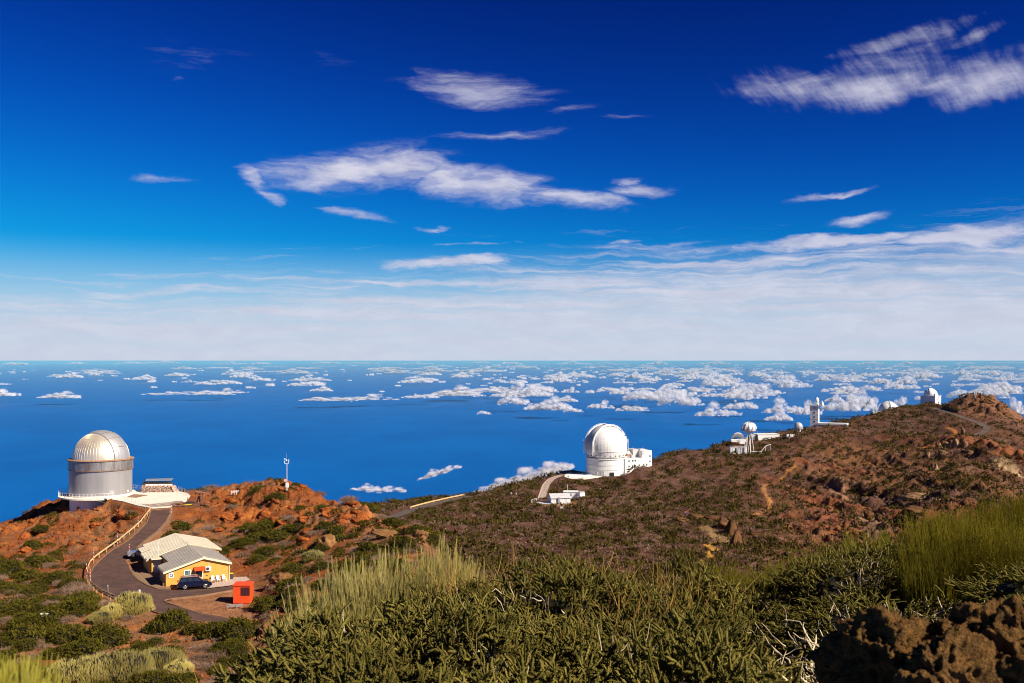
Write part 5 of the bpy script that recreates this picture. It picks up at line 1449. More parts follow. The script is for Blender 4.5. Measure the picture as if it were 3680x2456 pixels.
MB().tube([(6.25, -.08, 2.5), (6.25, -.08, 3.05)], .05, 6).build('wall_lamp', M_WHITE, H)
MB().box(5.98, -.03, 1.15, .3, .04, .08).build('wall_vent', M_DARK, H)
dp_ = MB(); dp_.tube([(9.36, -.10, zl(9.5) - .05), (9.36, -.10, .12), (9.44, -.2, .05)], .06, 8); dp_.build('downpipe', M_TRIM, H)
dp_ = MB(); dp_.tube([(-.06, 4.3, zl(0) - .2), (-.06, 4.3, .1)], .045, 8); dp_.build('downpipe', M_WHITE, H)
# recess: pillar, little roof, big pale door
MB().box(.55, 10.62, 1.3, 1.3, .10, 2.5).build('door', M_SHADEW, H)
MB().box(-.25, 10.3, 1.2, .22, .7, 2.4).build('pillar', M_YEL, H)
MB().box(.35, 9.9, 2.55, 1.7, 1.3, .14).build('porch_roof', M_TRIM, H)
window(H, 8.2, 1.5, .9, .9, y=1.5, ax='y')
MB().tube([(.6, 9.5, 2.6), (.6, 9.5, 5.3)], .035, 6).build('aerial', M_WHITE, H)
MB().box(-.2, .45, .35, .35, .3, .5).build('meter_box', M_WOOD, H)
lt = MB(); lt.tube([(-.56, 12.2, 2.25), (-1.0, 12.2, 2.4)], .025, 6); lt.box(-1.05, 12.2, 2.38, .22, .18, .12); lt.build('wall_lamp', M_WHITE, H)


# ------------------------------------------------------------------ vehicles
def make_car(name, label, loc, rz, paint, suv=True):
    t = thing(name, label, 'car', loc, rz)
    L2, Wd = 2.36, .92
    rf = 1.80 if suv else 1.50; belt = 1.12 if suv else .95
    # lower body with wheel arches, front towards +x
    def arch(cx, r=.44, n=8): return [(cx + r * math.cos(PI - k_ * PI / n), .40 + r * math.sin(PI - k_ * PI / n)) for k_ in range(n + 1)]
    prof = [(-L2, .42), (-L2 + .06, .34)] + arch(-1.42) + arch(1.42) + [(L2 - .12, .34), (L2, .45), (L2 + .02, .72), (L2 - .10, .92), (L2 - .45, 1.03), (1.15, belt), (.9, belt + .02), (-L2 + .05, belt + .02), (-L2 - .02, .95)]
    b = MB()
    # body in three y-slices so that the sides roll in at the top
    n = len(prof)
    def slc(y, k_): return [(x, y, z if z < .9 else z - k_ * .03) for x, z in prof]
    secs = [slc(-Wd + .0, 1), slc(-Wd + .06, 0), slc(Wd - .06, 0), slc(Wd, 1)]
    ins = [[(x * .995, y, z) for x, y, z in s_] for s_ in (secs[0], secs[3])]
    secs[0], secs[3] = ins
    vs = [p for s_ in secs for p in s_]; fs = [tuple(range(n)), tuple(range(4 * n - 1, 3 * n - 1, -1))]
    for k_ in range(3): fs += [(k_ * n + i, (k_ + 1) * n + i, (k_ + 1) * n + (i + 1) % n, k_ * n + (i + 1) % n) for i in range(n)]
    b.add(vs, fs); body = b.build('body', paint, t)
    # cabin: tapered, raked screens
    xb0, xb1 = (-L2 + .08, 1.22) if suv else (-1.75, 1.15); xt0, xt1 = (-L2 + .42, .48) if suv else (-1.0, .35)
    wb_, wt2 = Wd - .04, Wd - .20
    c = MB(); vb = [(xb0, -wb_, belt), (xb1, -wb_, belt), (xb1, wb_, belt), (xb0, wb_, belt)]; vt = [(xt0, -wt2, rf - .05), (xt1, -wt2, rf - .05), (xt1, wt2, rf - .05), (xt0, wt2, rf - .05)]
    c.add(vb + vt, [(0, 1, 5, 4), (1, 2, 6, 5), (2, 3, 7, 6), (3, 0, 4, 7), (4, 5, 6, 7)]); cab = c.build('cabin', paint, t)
    rfm = MB().box((xt0 + xt1) / 2, 0, rf - .02, xt1 - xt0 + .06, wt2 * 2 + .02, .07).build('roof', paint, t)
    def on_side(s_, fx0, fx1, f0=.14, f1=.88):
        """quad on the slanted side between length fractions"""
        def pt(fx, fz):
            x0_ = xb0 + (xt0 - xb0) * fz; x1_ = xb1 + (xt1 - xb1) * fz; y_ = wb_ + (wt2 - wb_) * fz; return (x0_ + (x1_ - x0_) * fx, s_ * (y_ + .012), belt + (rf - .05 - belt) * fz)
        q = [pt(fx0, f0), pt(fx1, f0), pt(fx1 if fx1 < .9 else fx1 - .02, f1), pt(fx0, f1)]
        return q if s_ < 0 else q[::-1]
    for s_ in (-1, 1):
        for fx0, fx1 in ((.05, .33), (.37, .62), (.66, .93)): MB().quad(*on_side(s_, fx0, fx1)).build('window', M_GLASS, t)
    def lerp4(a, b_, t_): return tuple(a[i] + (b_[i] - a[i]) * t_ for i in range(3))
    for (p0, p1, q0, q1, nm, off) in ((vb[1], vb[2], vt[1], vt[2], 'windscreen', .015), (vb[3], vb[0], vt[3], vt[0], 'rear_window', -.015)):
        a, b2 = lerp4(p0, p1, .06), lerp4(p0, p1, .94); c2, d2_ = lerp4(q0, q1, .08), lerp4(q0, q1, .92)
        a, c2 = lerp4(a, c2, .1), lerp4(a, c2, .92); b2, d2_ = lerp4(b2, d2_, .1), lerp4(b2, d2_, .92)
        MB().quad(*[(p[0] + off, p[1], p[2] + .01) for p in (a, b2, d2_, c2)]).build(nm, M_GLASS, t)
    for x_ in (-1.42, 1.42):
        for s_ in (-1, 1):
            w_ = MB(); w_.M = Matrix.Translation((x_, s_ * .80, .38)) @ Matrix.Rotation(PI / 2, 4, 'X'); w_.lathe([(.01, -.12), (.25, -.12), (.37, -.10), (.385, 0), (.37, .10), (.25, .12), (.01, .12)], 24); wo_ = w_.build('wheel', M_BLACK, t, smooth=True)
            r_ = MB(); r_.M = Matrix.Translation((x_, s_ * .925, .38)) @ Matrix.Rotation(PI / 2, 4, 'X'); r_.lathe([(.25, -.01), (.27, 0), (.25, .01)], 20)
            for k_ in range(6):
                a = k_ * PI / 3; r_.bar((0, 0, 0), (.26 * math.cos(a), .26 * math.sin(a), 0), .085, .03)
            r_.build('rim', M_CHROME, wo_)
            MB().box(x_, s_ * .86, .40, .72, .05, .02).build('arch_liner', M_BLACK, t) if False else None
    for s_ in (-1, 1):
        MB().box(L2 - .10, s_ * .70, .84, .22, .30, .15).build('headlight', M_CHROME, t); MB().box(-L2 - .005, s_ * .82, .98, .07, .16, .36).build('tail_light', M_REDL, t)
        m_ = MB().box(.92, s_ * 1.02, 1.18, .12, .2, .15).build('mirror', paint, t)
    MB().box(L2 + .02, 0, .52, .12, 1.6, .26).build('front_bumper', M_DARK if suv else paint, t); MB().box(-L2 - .03, 0, .5, .14, 1.7, .24).build('rear_bumper', M_DARK, t)
    MB().box(L2 - .02, 0, .78, .08, .9, .16).build('grille', M_CHROME, t)
    if suv:
        for s_ in (-1, 1):
            rr = MB(); rr.tube([(-1.7, s_ * .62, rf + .03), (-1.6, s_ * .62, rf + .09), (.2, s_ * .62, rf + .09), (.3, s_ * .62, rf + .03)], .03, 6); rr.build('roof_rail', M_STEEL, t)
    return t


cp1 = road_pt(655, 2124); cp2 = road_pt(740, 2115)
carp = (road_pt(659, 2122.5) + road_pt(742, 2116)) / 2
dirc = (road_pt(742, 2116) - road_pt(659, 2122.5)).normalized()
nrm = Vector((-dirc.y, dirc.x, 0))
cpos = carp + nrm * .85; cpos.z = float(z_road(np.float64(cpos.y))) + .04
make_car('parked_car', 'dark blue estate car with roof rails parked before the ochre gable wall', tuple(cpos), math.atan2(dirc.y, dirc.x), M_BLUE, True)
p = road_pt(490, 2014); cz_ = float(z_road(np.float64(p.y + 2)))
make_car('parked_car', 'silver grey car half hidden behind the cream-roofed end of the house', (p.x + .3, p.y + 2.0, cz_ + .04), math.radians(-158), M_SILV, False)


def white_chair(p, rz, label):
    t = thing('garden_chair', label, 'chair', tuple(p), rz, 'white garden chairs by the house wall')
    MB().box(0, 0, .42, .5, .46, .05).build('seat', M_WHITE, t)
    b = MB(); b.add([(-.24, .20, .44), (.24, .20, .44), (.20, .34, .98), (-.20, .34, .98), (-.24, .25, .44), (.24, .25, .44), (.20, .39, .98), (-.20, .39, .98)], [(0, 1, 2, 3), (7, 6, 5, 4), (0, 4, 5, 1), (1, 5, 6, 2), (2, 6, 7, 3), (3, 7, 4, 0)]); b.build('backrest', M_WHITE, t)
    for sx in (-1, 1):
        MB().bar((sx * .27, -.22, .64), (sx * .27, .26, .66), .06, .04).build('armrest', M_WHITE, t)
        MB().bar((sx * .26, -.2, .66), (sx * .28, -.24, 0), .045).build('leg', M_WHITE, t); MB().bar((sx * .24, .22, .44), (sx * .27, .30, 0), .045).build('leg', M_WHITE, t)
    return t


for (x_, lab) in ((6.75, 'white plastic garden chair, leftmost of three against the ochre wall'), (7.55, 'white plastic garden chair, middle one of three against the ochre wall'), (8.4, 'white plastic garden chair, rightmost of three against the ochre wall')):
    q = hl(x_, -.75, .12); white_chair(q, HRZ + rng.uniform(-.2, .2), lab)
bn = thing('waste_bin', 'dark wheeled bin with yellow lid beside the downpipe of the house', 'bin', tuple(hl(9.75, .4, .05)), HRZ)
MB().box(0, 0, .45, .5, .5, .9).build('bin_body', M_DARK, bn); MB().box(0, 0, .94, .54, .54, .07).build('lid', M_YELL, bn)

# ------------------------------------------------------------------ red cabin
rp = road_pt(838, 2169)
RC_ = thing('red_cabin', 'bright red box cabin with a dark maroon panel standing on the gravel yard', 'cabin', (rp.x, rp.y, -33.82), math.radians(1.5))
MB().box(1.16, 1.05, 1.2, 2.32, 2.1, 2.4).build('cabin_body', M_REDP, RC_)
MB().box(1.16, 1.05, 2.52, 2.46, 2.24, .20).build('roof', M_REDP, RC_)
MB().box(1.66, -.012, 1.66, 1.24, .03, 1.14).build('maroon_panel', M_MAROON, RC_)
MB().box(2.335, 1.0, 1.0, .03, .8, 1.8).build('door', M_REDP, RC_)
rk_ = thing('metal_rack', 'grey metal frame of rails lying in front of the red cabin', 'rack', tuple(road_pt(836, 2188)), math.radians(8))
for k_ in range(5): MB().bar((-.75, k_ * .22, .22 + .03 * k_), (1.25, k_ * .22 + .1, .26 + .03 * k_), .06, .05).build('rail', M_STEEL, rk_)
for x_ in (-.7, .55):
    f = MB(); f.bar((x_, -.1, 0), (x_ - .1, .0, .55), .06); f.bar((x_ - .1, .0, .55), (x_ + .35, .9, .35), .06); f.bar((x_ + .35, .9, .35), (x_ + .4, 1.0, 0), .06); f.build('frame', M_STEEL, rk_)
lb = hit(160, 2245, 95)
LB = thing('louvred_box', 'small white louvred instrument box standing among green shrubs at lower left', 'box', (lb.x, lb.y, lb.z), .5)
MB().box(0, 0, .95, .8, .6, .9).build('box_body', M_WALLG, LB)
for k_ in range(6): MB().box(0, -.32, .6 + k_ * .14, .74, .05, .05).build('slat', M_WHITE, LB)
MB().box(0, 0, 1.44, .95, .75, .06).build('lid', M_WHITE, LB)

# ------------------------------------------------------------------ guard rail and marker posts
gr_px = [(543, 1838), (527, 1858), (505, 1886), (478, 1912), (453, 1932), (425, 1955), (397, 1975), (370, 1994), (345, 2013), (325, 2032), (316, 2050), (313, 2072), (318, 2095), (332, 2115), (355, 2134), (385, 2150), (412, 2160)]
GP = [road_pt(u, v) for u, v in gr_px]
g_ = thing('guard_rail', 'long yellowed steel guard rail along the left edge of the road and round the bend', 'guard rail', tuple(GP[8]))
o8 = GP[8]
bm_ = MB()
prof = [(-.155, 0), (-.09, .05), (-.03, -.02), (.03, -.02), (.09, .05), (.155, 0)]
ring = []
for i, p in enumerate(GP):
    d = (GP[min(i + 1, len(GP) - 1)] - GP[max(i - 1, 0)]); d.z = 0; d.normalize(); nn_ = Vector((d.y, -d.x, 0)); q = p - o8
    ring.append([(q.x + nn_.x * b_, q.y + nn_.y * b_, q.z + .72 + a) for a, b_ in prof] + [(q.x + nn_.x * (b_ - .02), q.y + nn_.y * (b_ - .02), q.z + .72 + a) for a, b_ in reversed(prof)])
m_ = 12; vs = [p for r_ in ring for p in r_]; fs = [(i * m_ + k_, i * m_ + (k_ + 1) % m_, (i + 1) * m_ + (k_ + 1) % m_, (i + 1) * m_ + k_) for i in range(len(ring) - 1) for k_ in range(m_)]
bm_.add(vs, fs); bm_.build('rail_beam', M_RAIL, g_)
acc = 0; last = GP[0]; dist = 0
for a, b in zip(GP[:-1], GP[1:]):
    L = (b - a).length; n_ = max(1, round(L / 2.6))
    for k_ in range(n_):
        q = a.lerp(b, (k_ + .5) / n_) - o8; MB().box(q.x - .06, q.y, q.z + .35, .10, .12, .9).build('post', M_RAIL, g_)


def marker(u, v, h, lab, white_head=False):
    p = road_pt(u, v) if v < 2200 else hit(u, v, 95)
    t = thing('marker_post', lab, 'marker post', tuple(p), 0, 'striped snow poles along the road')
    MB().tube([(0, 0, 0), (0, 0, h)], .045, 8).build('pole', M_WHITE, t)
    n_ = int(h / .5)
    for k_ in range(n_): MB().tube([(0, 0, .12 + k_ * h / n_), (0, 0, .12 + k_ * h / n_ + h / n_ * .5)], .052, 8).build('stripe', M_REDW, t)
    if white_head: MB().box(0, -.03, h - .15, .26, .05, .4).build('reflector', M_WHITE, t)
    return t


for u, v, h, lab, wh in ((536, 1843, 1.7, 'red and white snow pole at the top end of the guard rail', False), (615, 1851, 1.9, 'red and white snow pole right of the road below the pale apron', False),
                         (496, 1893, 1.7, 'red and white snow pole second from the top end of the guard rail', False), (421, 1962, 2.2, 'red and white snow pole in the middle of the guard rail', False),
                         (464, 1989, 1.6, 'red and white snow pole beside the silver car', False), (337, 2024, 2.2, 'red and white snow pole where the guard rail starts to bend', False),
                         (311, 2070, 1.9, 'red and white snow pole at the outermost point of the bend', False), (324, 2108, 2.6, 'red and white snow pole just after the outermost point of the bend', False),
                         (502, 2170, 1.9, 'red and white pole with white reflector at the road junction', True)): marker(u, v, h, lab, wh)
t = thing('grey_post', 'plain grey post on the guard rail left of the broom mound', 'post', tuple(road_pt(388, 2151))); MB().tube([(0, 0, 0), (0, 0, 1.9)], .05, 8).build('pole', M_STEEL, t); MB().box(0, -.04, 1.8, .1, .03, .2).build('reflector', M_WHITE, t)

# ------------------------------------------------------------------ pale apron before the metal observatory
tag(MB().prism(apron[::-1], Z_PAD - .6, Z_PAD + .02).build('apron', M_WCONC), kind='structure')
zp = lambda u, v, z=Z_PAD: Vector((X(u, -z * F / (v - HZ)), -z * F / (v - HZ), z))
wc = [zp(u, v) for u, v in ((503, 1812), (545, 1824), (612, 1820), (660, 1803), (650, 1800), (600, 1806), (545, 1812))]
tag(MB().prism([(p.x, p.y) for p in wc], Z_PAD - .1, Z_PAD + .035).build('apron_edge', M_WCONC2), kind='structure')
tp = [zp(u, v) for u, v in ((452, 1788), (490, 1790), (536, 1780), (480, 1777))]
tag(MB().prism([(p.x, p.y) for p in tp], Z_PAD - .1, Z_PAD + .045).build('soil_patch', M_PAVE), kind='structure')
for k_, (u, v) in enumerate(((448, 1803), (460, 1808), (472, 1811), (481, 1814), (488, 1818), (497, 1824), (506, 1829), (514, 1834), (522, 1838))):
    p = zp(u, v) if v < 1820 else road_pt(u, v); t = thing('iron_post', 'thin iron post in the row along the front edge of the pale apron', 'post', (p.x, p.y, p.z - .1), 0, 'thin iron posts along the apron edge'); MB().tube([(0, 0, 0), (0, 0, 1.3)], .03, 5).build('pole', M_STEEL, t)


def railing(parent, pts, h=1.05, step=.9, mat=M_WHITE, r=.035, mid=True, pr=None):
    """posts as single parts, the rails as parts"""
    pr = pr or r
    pts = [Vector(p) for p in pts]
    rb = MB().tube([p + Vector((0, 0, h)) for p in pts], r, 6).build('top_rail', mat, parent)
    if mid: MB().tube([p + Vector((0, 0, h * .5)) for p in pts], r * .7, 5).build('mid_rail', mat, parent)
    d_ = 0; nxt = 0
    for a, b in zip(pts[:-1], pts[1:]):
        L = (b - a).length
        while nxt <= d_ + L:
            p = a.lerp(b, (nxt - d_) / L); MB().tube([p, p + Vector((0, 0, h))], pr, 5).build('post', mat, parent); nxt += step
        d_ += L


# ------------------------------------------------------------------ metal observatory
O = thing('metal_observatory', 'large round observatory with ribbed gold-silver metal dome above the road', 'observatory', (NOTX, NOTY, Z_PAD))
R1 = 6.5
dm = MB().lathe([(R1, 0), (R1, 5.8)], 96).build('drum', M_ALU2, O, smooth=True)
cor = MB()
for k_ in range(150):
    a = PI + PI * k_ / 150; cor.bar(((R1 + .015) * math.cos(a), (R1 + .015) * math.sin(a), .05), ((R1 + .015) * math.cos(a), (R1 + .015) * math.sin(a), 5.75), .045, .05)
cor.build('corrugation', M_ALU2, dm)
MB().lathe([(6.52, 0), (6.7, 0), (6.7, .3), (6.52, .3)], 64).build('plinth', M_WCONC, O, smooth=False)
RB = 6.72
bd = MB().lathe([(R1, 5.72), (RB - .06, 5.72), (RB - .06, 7.78), (5.9, 7.78)], 64).build('band', M_ALU3, O)
npn = 16
for k_ in range(npn):
    a0 = 2 * PI * k_ / npn + .012; a1 = 2 * PI * (k_ + 1) / npn - .012; pn = MB(); rr = RB + .0
    vs = []
    for j in range(5):
        a = a0 + (a1 - a0) * j / 4; vs += [(rr * math.cos(a), rr * math.sin(a), 5.80), (rr * math.cos(a), rr * math.sin(a), 7.68), ((rr - .05) * math.cos(a), (rr - .05) * math.sin(a), 7.68), ((rr - .05) * math.cos(a), (rr - .05) * math.sin(a), 5.80)]
    fs = []
    for j in range(4):
        for q in range(4): fs.append((j * 4 + q, j * 4 + (q + 1) % 4, (j + 1) * 4 + (q + 1) % 4, (j + 1) * 4 + q))
    fs += [(0, 1, 2, 3), (19, 18, 17, 16)]; pn.add(vs, fs); pn.build('panel', M_ALU3, bd)
MB().lathe([(5.95, 7.78), (6.92, 7.78), (6.95, 7.86), (6.88, 7.95), (6.2, 8.02), (5.95, 8.02)], 72).build('rim', M_RUST, O, smooth=False)
MB().lathe([(R1 + .02, 5.62), (RB + .06, 5.66), (RB + .06, 5.74), (R1 + .02, 5.74)], 72).build('lower_lip', M_RUST, O)
RD = 5.92
dome = MB().lathe([(RD * math.cos(t), 8.0 + RD * math.sin(t)) for t in np.linspace(0, PI / 2 - .01, 22)], 96).build('dome', M_ALU, O, smooth=True)
rb_ = MB()
for k_ in range(56):
    a = 2 * PI * k_ / 56; pts_ = [((RD + .02) * math.cos(t) * math.cos(a), (RD + .02) * math.cos(t) * math.sin(a), 8.0 + (RD + .02) * math.sin(t)) for t in np.linspace(0, 1.42, 12)]
    rb_.tube(pts_, .035, 4, False)
rb_.build('rib', M_ALU, dome)


def arc_band(parent, name, mat, Rin, Rout, half, direc, t0, t1, zc_, n=24, cx=0, cy=0, lip=None):
    """curved shutter: a band of half width `half` over the dome along direction direc (radians), from polar angle t0 to t1 (0 = horizon ahead)"""
    d = Vector((math.cos(direc), math.sin(direc), 0)); s_ = Vector((-d.y, d.x, 0)); vs = []; ws = np.linspace(-half, half, 7)
    for i in range(n + 1):
        t = t0 + (t1 - t0) * i / n
        for R_ in (Rout, Rin):
            for w_ in ws:
                q = math.sqrt(max(R_ * R_ - w_ * w_, .01)); p = d * (q * math.cos(t)) + s_ * w_ + Vector((cx, cy, zc_ + q * math.sin(t))); vs.append(tuple(p))
    m_ = 7; fs = []
    for i in range(n):
        b0, b1 = i * 2 * m_, (i + 1) * 2 * m_
        for k_ in range(m_ - 1): fs.append((b0 + k_, b0 + k_ + 1, b1 + k_ + 1, b1 + k_)); fs.append((b0 + m_ + k_, b1 + m_ + k_, b1 + m_ + k_ + 1, b0 + m_ + k_ + 1))
        fs.append((b0, b1, b1 + m_, b0 + m_)); fs.append((b0 + m_ - 1, b0 + 2 * m_ - 1, b1 + 2 * m_ - 1, b1 + m_ - 1))
    e = n * 2 * m_
    for k_ in range(m_ - 1): fs.append((k_, k_ + m_, k_ + m_ + 1, k_ + 1)); fs.append((e + k_, e + k_ + 1, e + k_ + m_ + 1, e + k_ + m_))
    return MB().add(vs, fs).build(name, mat, parent)


sh1 = arc_band(O, 'shutter', M_ALU2, RD - .1, RD + .26, 2.15, math.radians(-20), .0, PI * .57, 8.0)
for k_ in (0.45, .85, 1.2): arc_band(sh1, 'seam', M_ALU3, RD + .24, RD + .30, 2.16, math.radians(-20), k_, k_ + .02, 8.0, 1)
pl = MB().lathe([(R1 + .22, -.28), (8.7, -.28), (8.7, .0), (R1 + .22, 0.0)], 64).build('platform', M_WCONC, O)
rl = bpy.data.objects.new('railing', None); C.objects.link(rl); rl.parent = O
railing(rl, [(8.6 * math.cos(a), 8.6 * math.sin(a), 0) for a in np.linspace(math.radians(-52), math.radians(-330), 60)], 1.1, .85)
PD = MB().lathe([(4.3, -4.6), (4.3, -.28)], 40, cx=-1.2, cy=-2.5).build('pedestal', M_WALLW, O, smooth=True)
MB().box(-2.1, -6.83, -2.6, .7, .1, 1.5, .22 - .4).build('door', M_WOOD, O)
MB().box(X(402, 213.4) - NOTX, 213.3 - NOTY, 1.5, .8, .06, .75).build('notice_board', M_WHITE, O)
MB().box(X(463, 217) - NOTX, 216.5 - NOTY, 1.4, .25, .2, .5).build('wall_lamp', M_WHITE, O)

# ------------------------------------------------------------------ stone hut
sp_ = zp(514, 1771); HT = thing('stone_hut', 'low hut with white rubble stone front and raised corrugated roof sheet beyond the pale apron', 'hut', (sp_.x, sp_.y, Z_PAD), math.radians(2))
W_ = 6.9
hb = MB(); hb.add([(-.6, .2, 0), (W_, .2, 0), (W_, 3.2, 0), (-1.2, 3.2, 0), (-.4, 1.0, 1.55), (W_ - 1.6, 1.0, 1.65), (W_ - 1.6, 3.2, 2.1), (-1.2, 3.2, 2.1)], [(0, 1, 5, 4), (1, 2, 6, 5), (2, 3, 7, 6), (3, 0, 4, 7), (4, 5, 6, 7)]); hb.build('hut_body', M_DARK, HT)
rs_ = np.random.default_rng(5); st_ = []
for iz in range(7):
    for ix in range(26):
        z = .1 + iz * .22; y = .15 + z * .5; x_ = -.5 + (ix + .5 * (iz % 2)) * .285
        if x_ > W_ - .25 * z - .2: continue
        s_ = rs_.uniform(.13, .19); st_.append((oct_v * s_ * rs_.uniform(.8, 1.25, (6, 3)) + np.array([x_ + rs_.normal(0, .03), y + rs_.normal(0, .03), z])))
for iz in range(6):
    for iy in range(10):
        z = .1 + iz * .22; st_.append(oct_v * rs_.uniform(.14, .24) * rs_.uniform(.8, 1.25, (6, 3)) + np.array([W_ - .25 * z * 2.2 + rs_.normal(0, .05), .3 + iy * .28, z]))
sv = np.concatenate(st_); so_ = np_mesh('rubble_stones', sv, (oct_f[None] + np.arange(len(st_))[:, None, None] * 6).reshape(-1, 3), M_STONE, HT); so_['kind'] = 'stuff'
MB().box(1.7, .95, 1.55, 2.9, .25, .35).build('white_beam', M_WHITE, HT); MB().box(4.75, .95, 1.58, 2.9, .25, .38).build('white_beam', M_WHITE, HT)
rf_ = MB().add([(-.2, 2.2, 2.35), (5.6, 2.2, 2.45), (5.6, 4.0, 2.75), (-.6, 4.0, 2.62), (-.2, 2.2, 2.30), (5.6, 2.2, 2.40), (5.6, 4.0, 2.70), (-.6, 4.0, 2.57)], [(0, 1, 2, 3), (7, 6, 5, 4), (0, 4, 5, 1), (1, 5, 6, 2), (2, 6, 7, 3), (3, 7, 4, 0)]).build('roof_sheet', M_STEEL, HT)
for x_ in (.4, 2.6, 4.9): MB().bar((x_, 2.4, 1.8), (x_, 2.4, 2.36), .1).build('prop', M_WOOD, HT)
rr_ = thing('cable_fence', 'cable fence with thin posts behind the right side of the pale apron', 'fence', tuple(zp(640, 1766)))
railing(rr_, [tuple(zp(u, v) - zp(640, 1766)) for u, v in ((620, 1764), (640, 1766), (652, 1771), (668, 1777), (680, 1784))], 1.1, 1.15, M_STEEL, .02, False, .04)

# ------------------------------------------------------------------ wooden lookout
lp = hit(702, 1816, 150); LK = thing('wooden_lookout', 'ramshackle open shelter of rough wooden poles with tilted faded red panel beside the apron', 'shelter', (lp.x, lp.y, lp.z), 0)
MB().box(-1.0, 0, .35, .9, 1.6, .9).build('low_wall', M_DARK, LK); MB().box(.1, -.5, .15, 1.9, .2, .5).build('plank_front', M_WOOD, LK); MB().box(1.2, .4, .1, 2.2, 1.2, .18).build('floor', M_WOOD, LK)
MB().add([(-.05, .6, .5), (.75, .6, .5), (1.0, .9, 2.1), (.5, .9, 2.3), (-.05, .66, .5), (.75, .66, .5), (1.0, .96, 2.1), (.5, .96, 2.3)], [(0, 1, 2, 3), (7, 6, 5, 4), (0, 4, 5, 1), (1, 5, 6, 2), (2, 6, 7, 3), (3, 7, 4, 0)]).build('tilted_panel', M_PINK, LK)
cn = MB(); cn.bar((0, .1, 2.85), (1.9, -.1, 2.55), .5, .22); cn.build('thatch_roof', M_PINK, LK)
for (x_, y_, h_) in ((0, .2, 2.8), (1.25, -.3, 2.6), (1.42, -.25, 2.7), (1.62, -.2, 2.6), (1.85, -.1, 2.75), (1.55, .2, 2.7), (2.1, .0, 2.2), (-1.5, -.3, 1.6), (2.9, .4, 1.7), (2.2, -.3, .9)):
    q = MB(); q.tube([(x_, y_, 0), (x_ + rng.uniform(-.05, .05), y_, h_)], .06, 6); q.build('pole', M_WOOD, LK)
for (a, b) in (((-1.5, -.3, .9), (0, .2, .7)), ((-.7, .5, 3.0), (2.6, .6, 2.9)), ((1.8, 0, 1.1), (3.0, .4, .7)), ((2.0, .3, .5), (3.8, -.6, .1))): MB().bar(a, b, .05).build('crossbar', M_WOOD, LK)
cnp = MB().add([(-.9, .9, 2.85), (1.2, .2, 2.75), (3.0, .9, 2.8), (1.3, 1.6, 3.1)], [(0, 1, 2, 3)]).build('net_canopy', M_DARK, LK)
yt = hit(674, 1819, 150); yo = thing('yellow_board', 'bright yellow boat-shaped board lying at the foot of the wooden shelter', 'board', tuple(yt), .1)
MB().add([(-.8, 0, .1), (-.5, -.25, .12), (.5, -.25, .2), (.85, 0, .3), (.5, .25, .25), (-.5, .25, .2), (-.8, 0, .2), (-.5, -.25, .25), (.5, -.25, .33), (.85, 0, .4), (.5, .25, .4), (-.5, .25, .35)], [(6, 7, 8, 9, 10, 11), (0, 5, 4, 3, 2, 1)] + [(i, (i + 1) % 6, 6 + (i + 1) % 6, 6 + i) for i in range(6)]).build('board', M_YELL, yo)
tm = hit(640, 1822, 150); TM = thing('timber_pile', 'heap of dark old timber beside the top of the road', 'timber pile', tuple(tm), .3)
for k_ in range(13):
    a = rng.uniform(-.5, .9); q = Vector((rng.uniform(-.8, .9), rng.uniform(-.5, 1.2), .15 + .05 * k_)); MB().bar(q - Vector((math.cos(a), math.sin(a), 0)) * .9, q + Vector((math.cos(a), math.sin(a), .1)) * .9, .14, .10).build('beam', M_WOOD, TM)

# ------------------------------------------------------------------ weather mast, white bench, racks behind the roof
wp = hit(1031, 1766, 150); WM = thing('weather_mast', 'slim white weather mast with instruments on top of the red hill', 'mast', (wp.x, wp.y, wp.z - .1))
MB().tube([(0, 0, 0), (0, 0, 5.8)], .065, 8).build('pole', M_WHITE, WM); MB().box(.1, -.15, 1.35, .62, .3, .95).build('cabinet', M_WHITE, WM); MB().box(.05, -.1, .55, .34, .25, .5).build('lower_box', M_WALLG, WM)
cb = MB(); cb.bar((-.45, 0, 5.75), (.38, 0, 5.85), .09); cb.build('crossarm', M_WHITE, WM)
for (x_, z0_, z1_, r_) in ((-.45, 5.8, 6.15, .06), (.36, 5.8, 6.45, .06)): MB().tube([(x_, 0, z0_), (x_, 0, z1_)], r_, 6).build('bracket', M_WHITE, WM)
for (x_, z_, s_) in ((-.45, 6.7, .15), (-.1, 6.45, .17), (-.5, 6.2, .12), (.36, 6.5, .12)): MB().lathe([(.001, -s_ * 1.2), (s_, -s_ * .6), (s_, s_ * .6), (.001, s_ * 1.2)], 8, cx=x_, cz=z_).build('sensor', M_WHITE, WM)
MB().tube([(-.12, 0, 6.4), (-.12, 0, 7.9)], .025, 5).build('whip_aerial', M_STEEL, WM)
MB().tube([(-.5, -.1, 2.45), (0, 0, 2.4)], .07, 6).build('arm', M_WHITE, WM); MB().tube([(-.55, -.1, 2.2), (-.2, -.1, 2.2)], .11, 6).build('sensor', M_WHITE, WM); MB().box(-.18, 0, 2.75, .3, .2, .2).build('lamp', M_DARK, WM)
bp = hit(846, 1778, 150); BN = thing('white_bench', 'white slatted frame on the scrub left of the mast hill', 'bench', tuple(bp), .45)
for k_ in range(3): MB().box(0, k_ * .2, .5 + .12 * k_, 1.7, .12, .05).build('slat', M_WHITE, BN)
for x_ in (-.75, -.25, .25, .75): MB().bar((x_, -.05, 0), (x_, .45, .8), .07).build('leg', M_WHITE, BN)
bq = hl(6.3, 24.8, 0); gz_ = max(ground(bq.x, bq.y), -33.8)
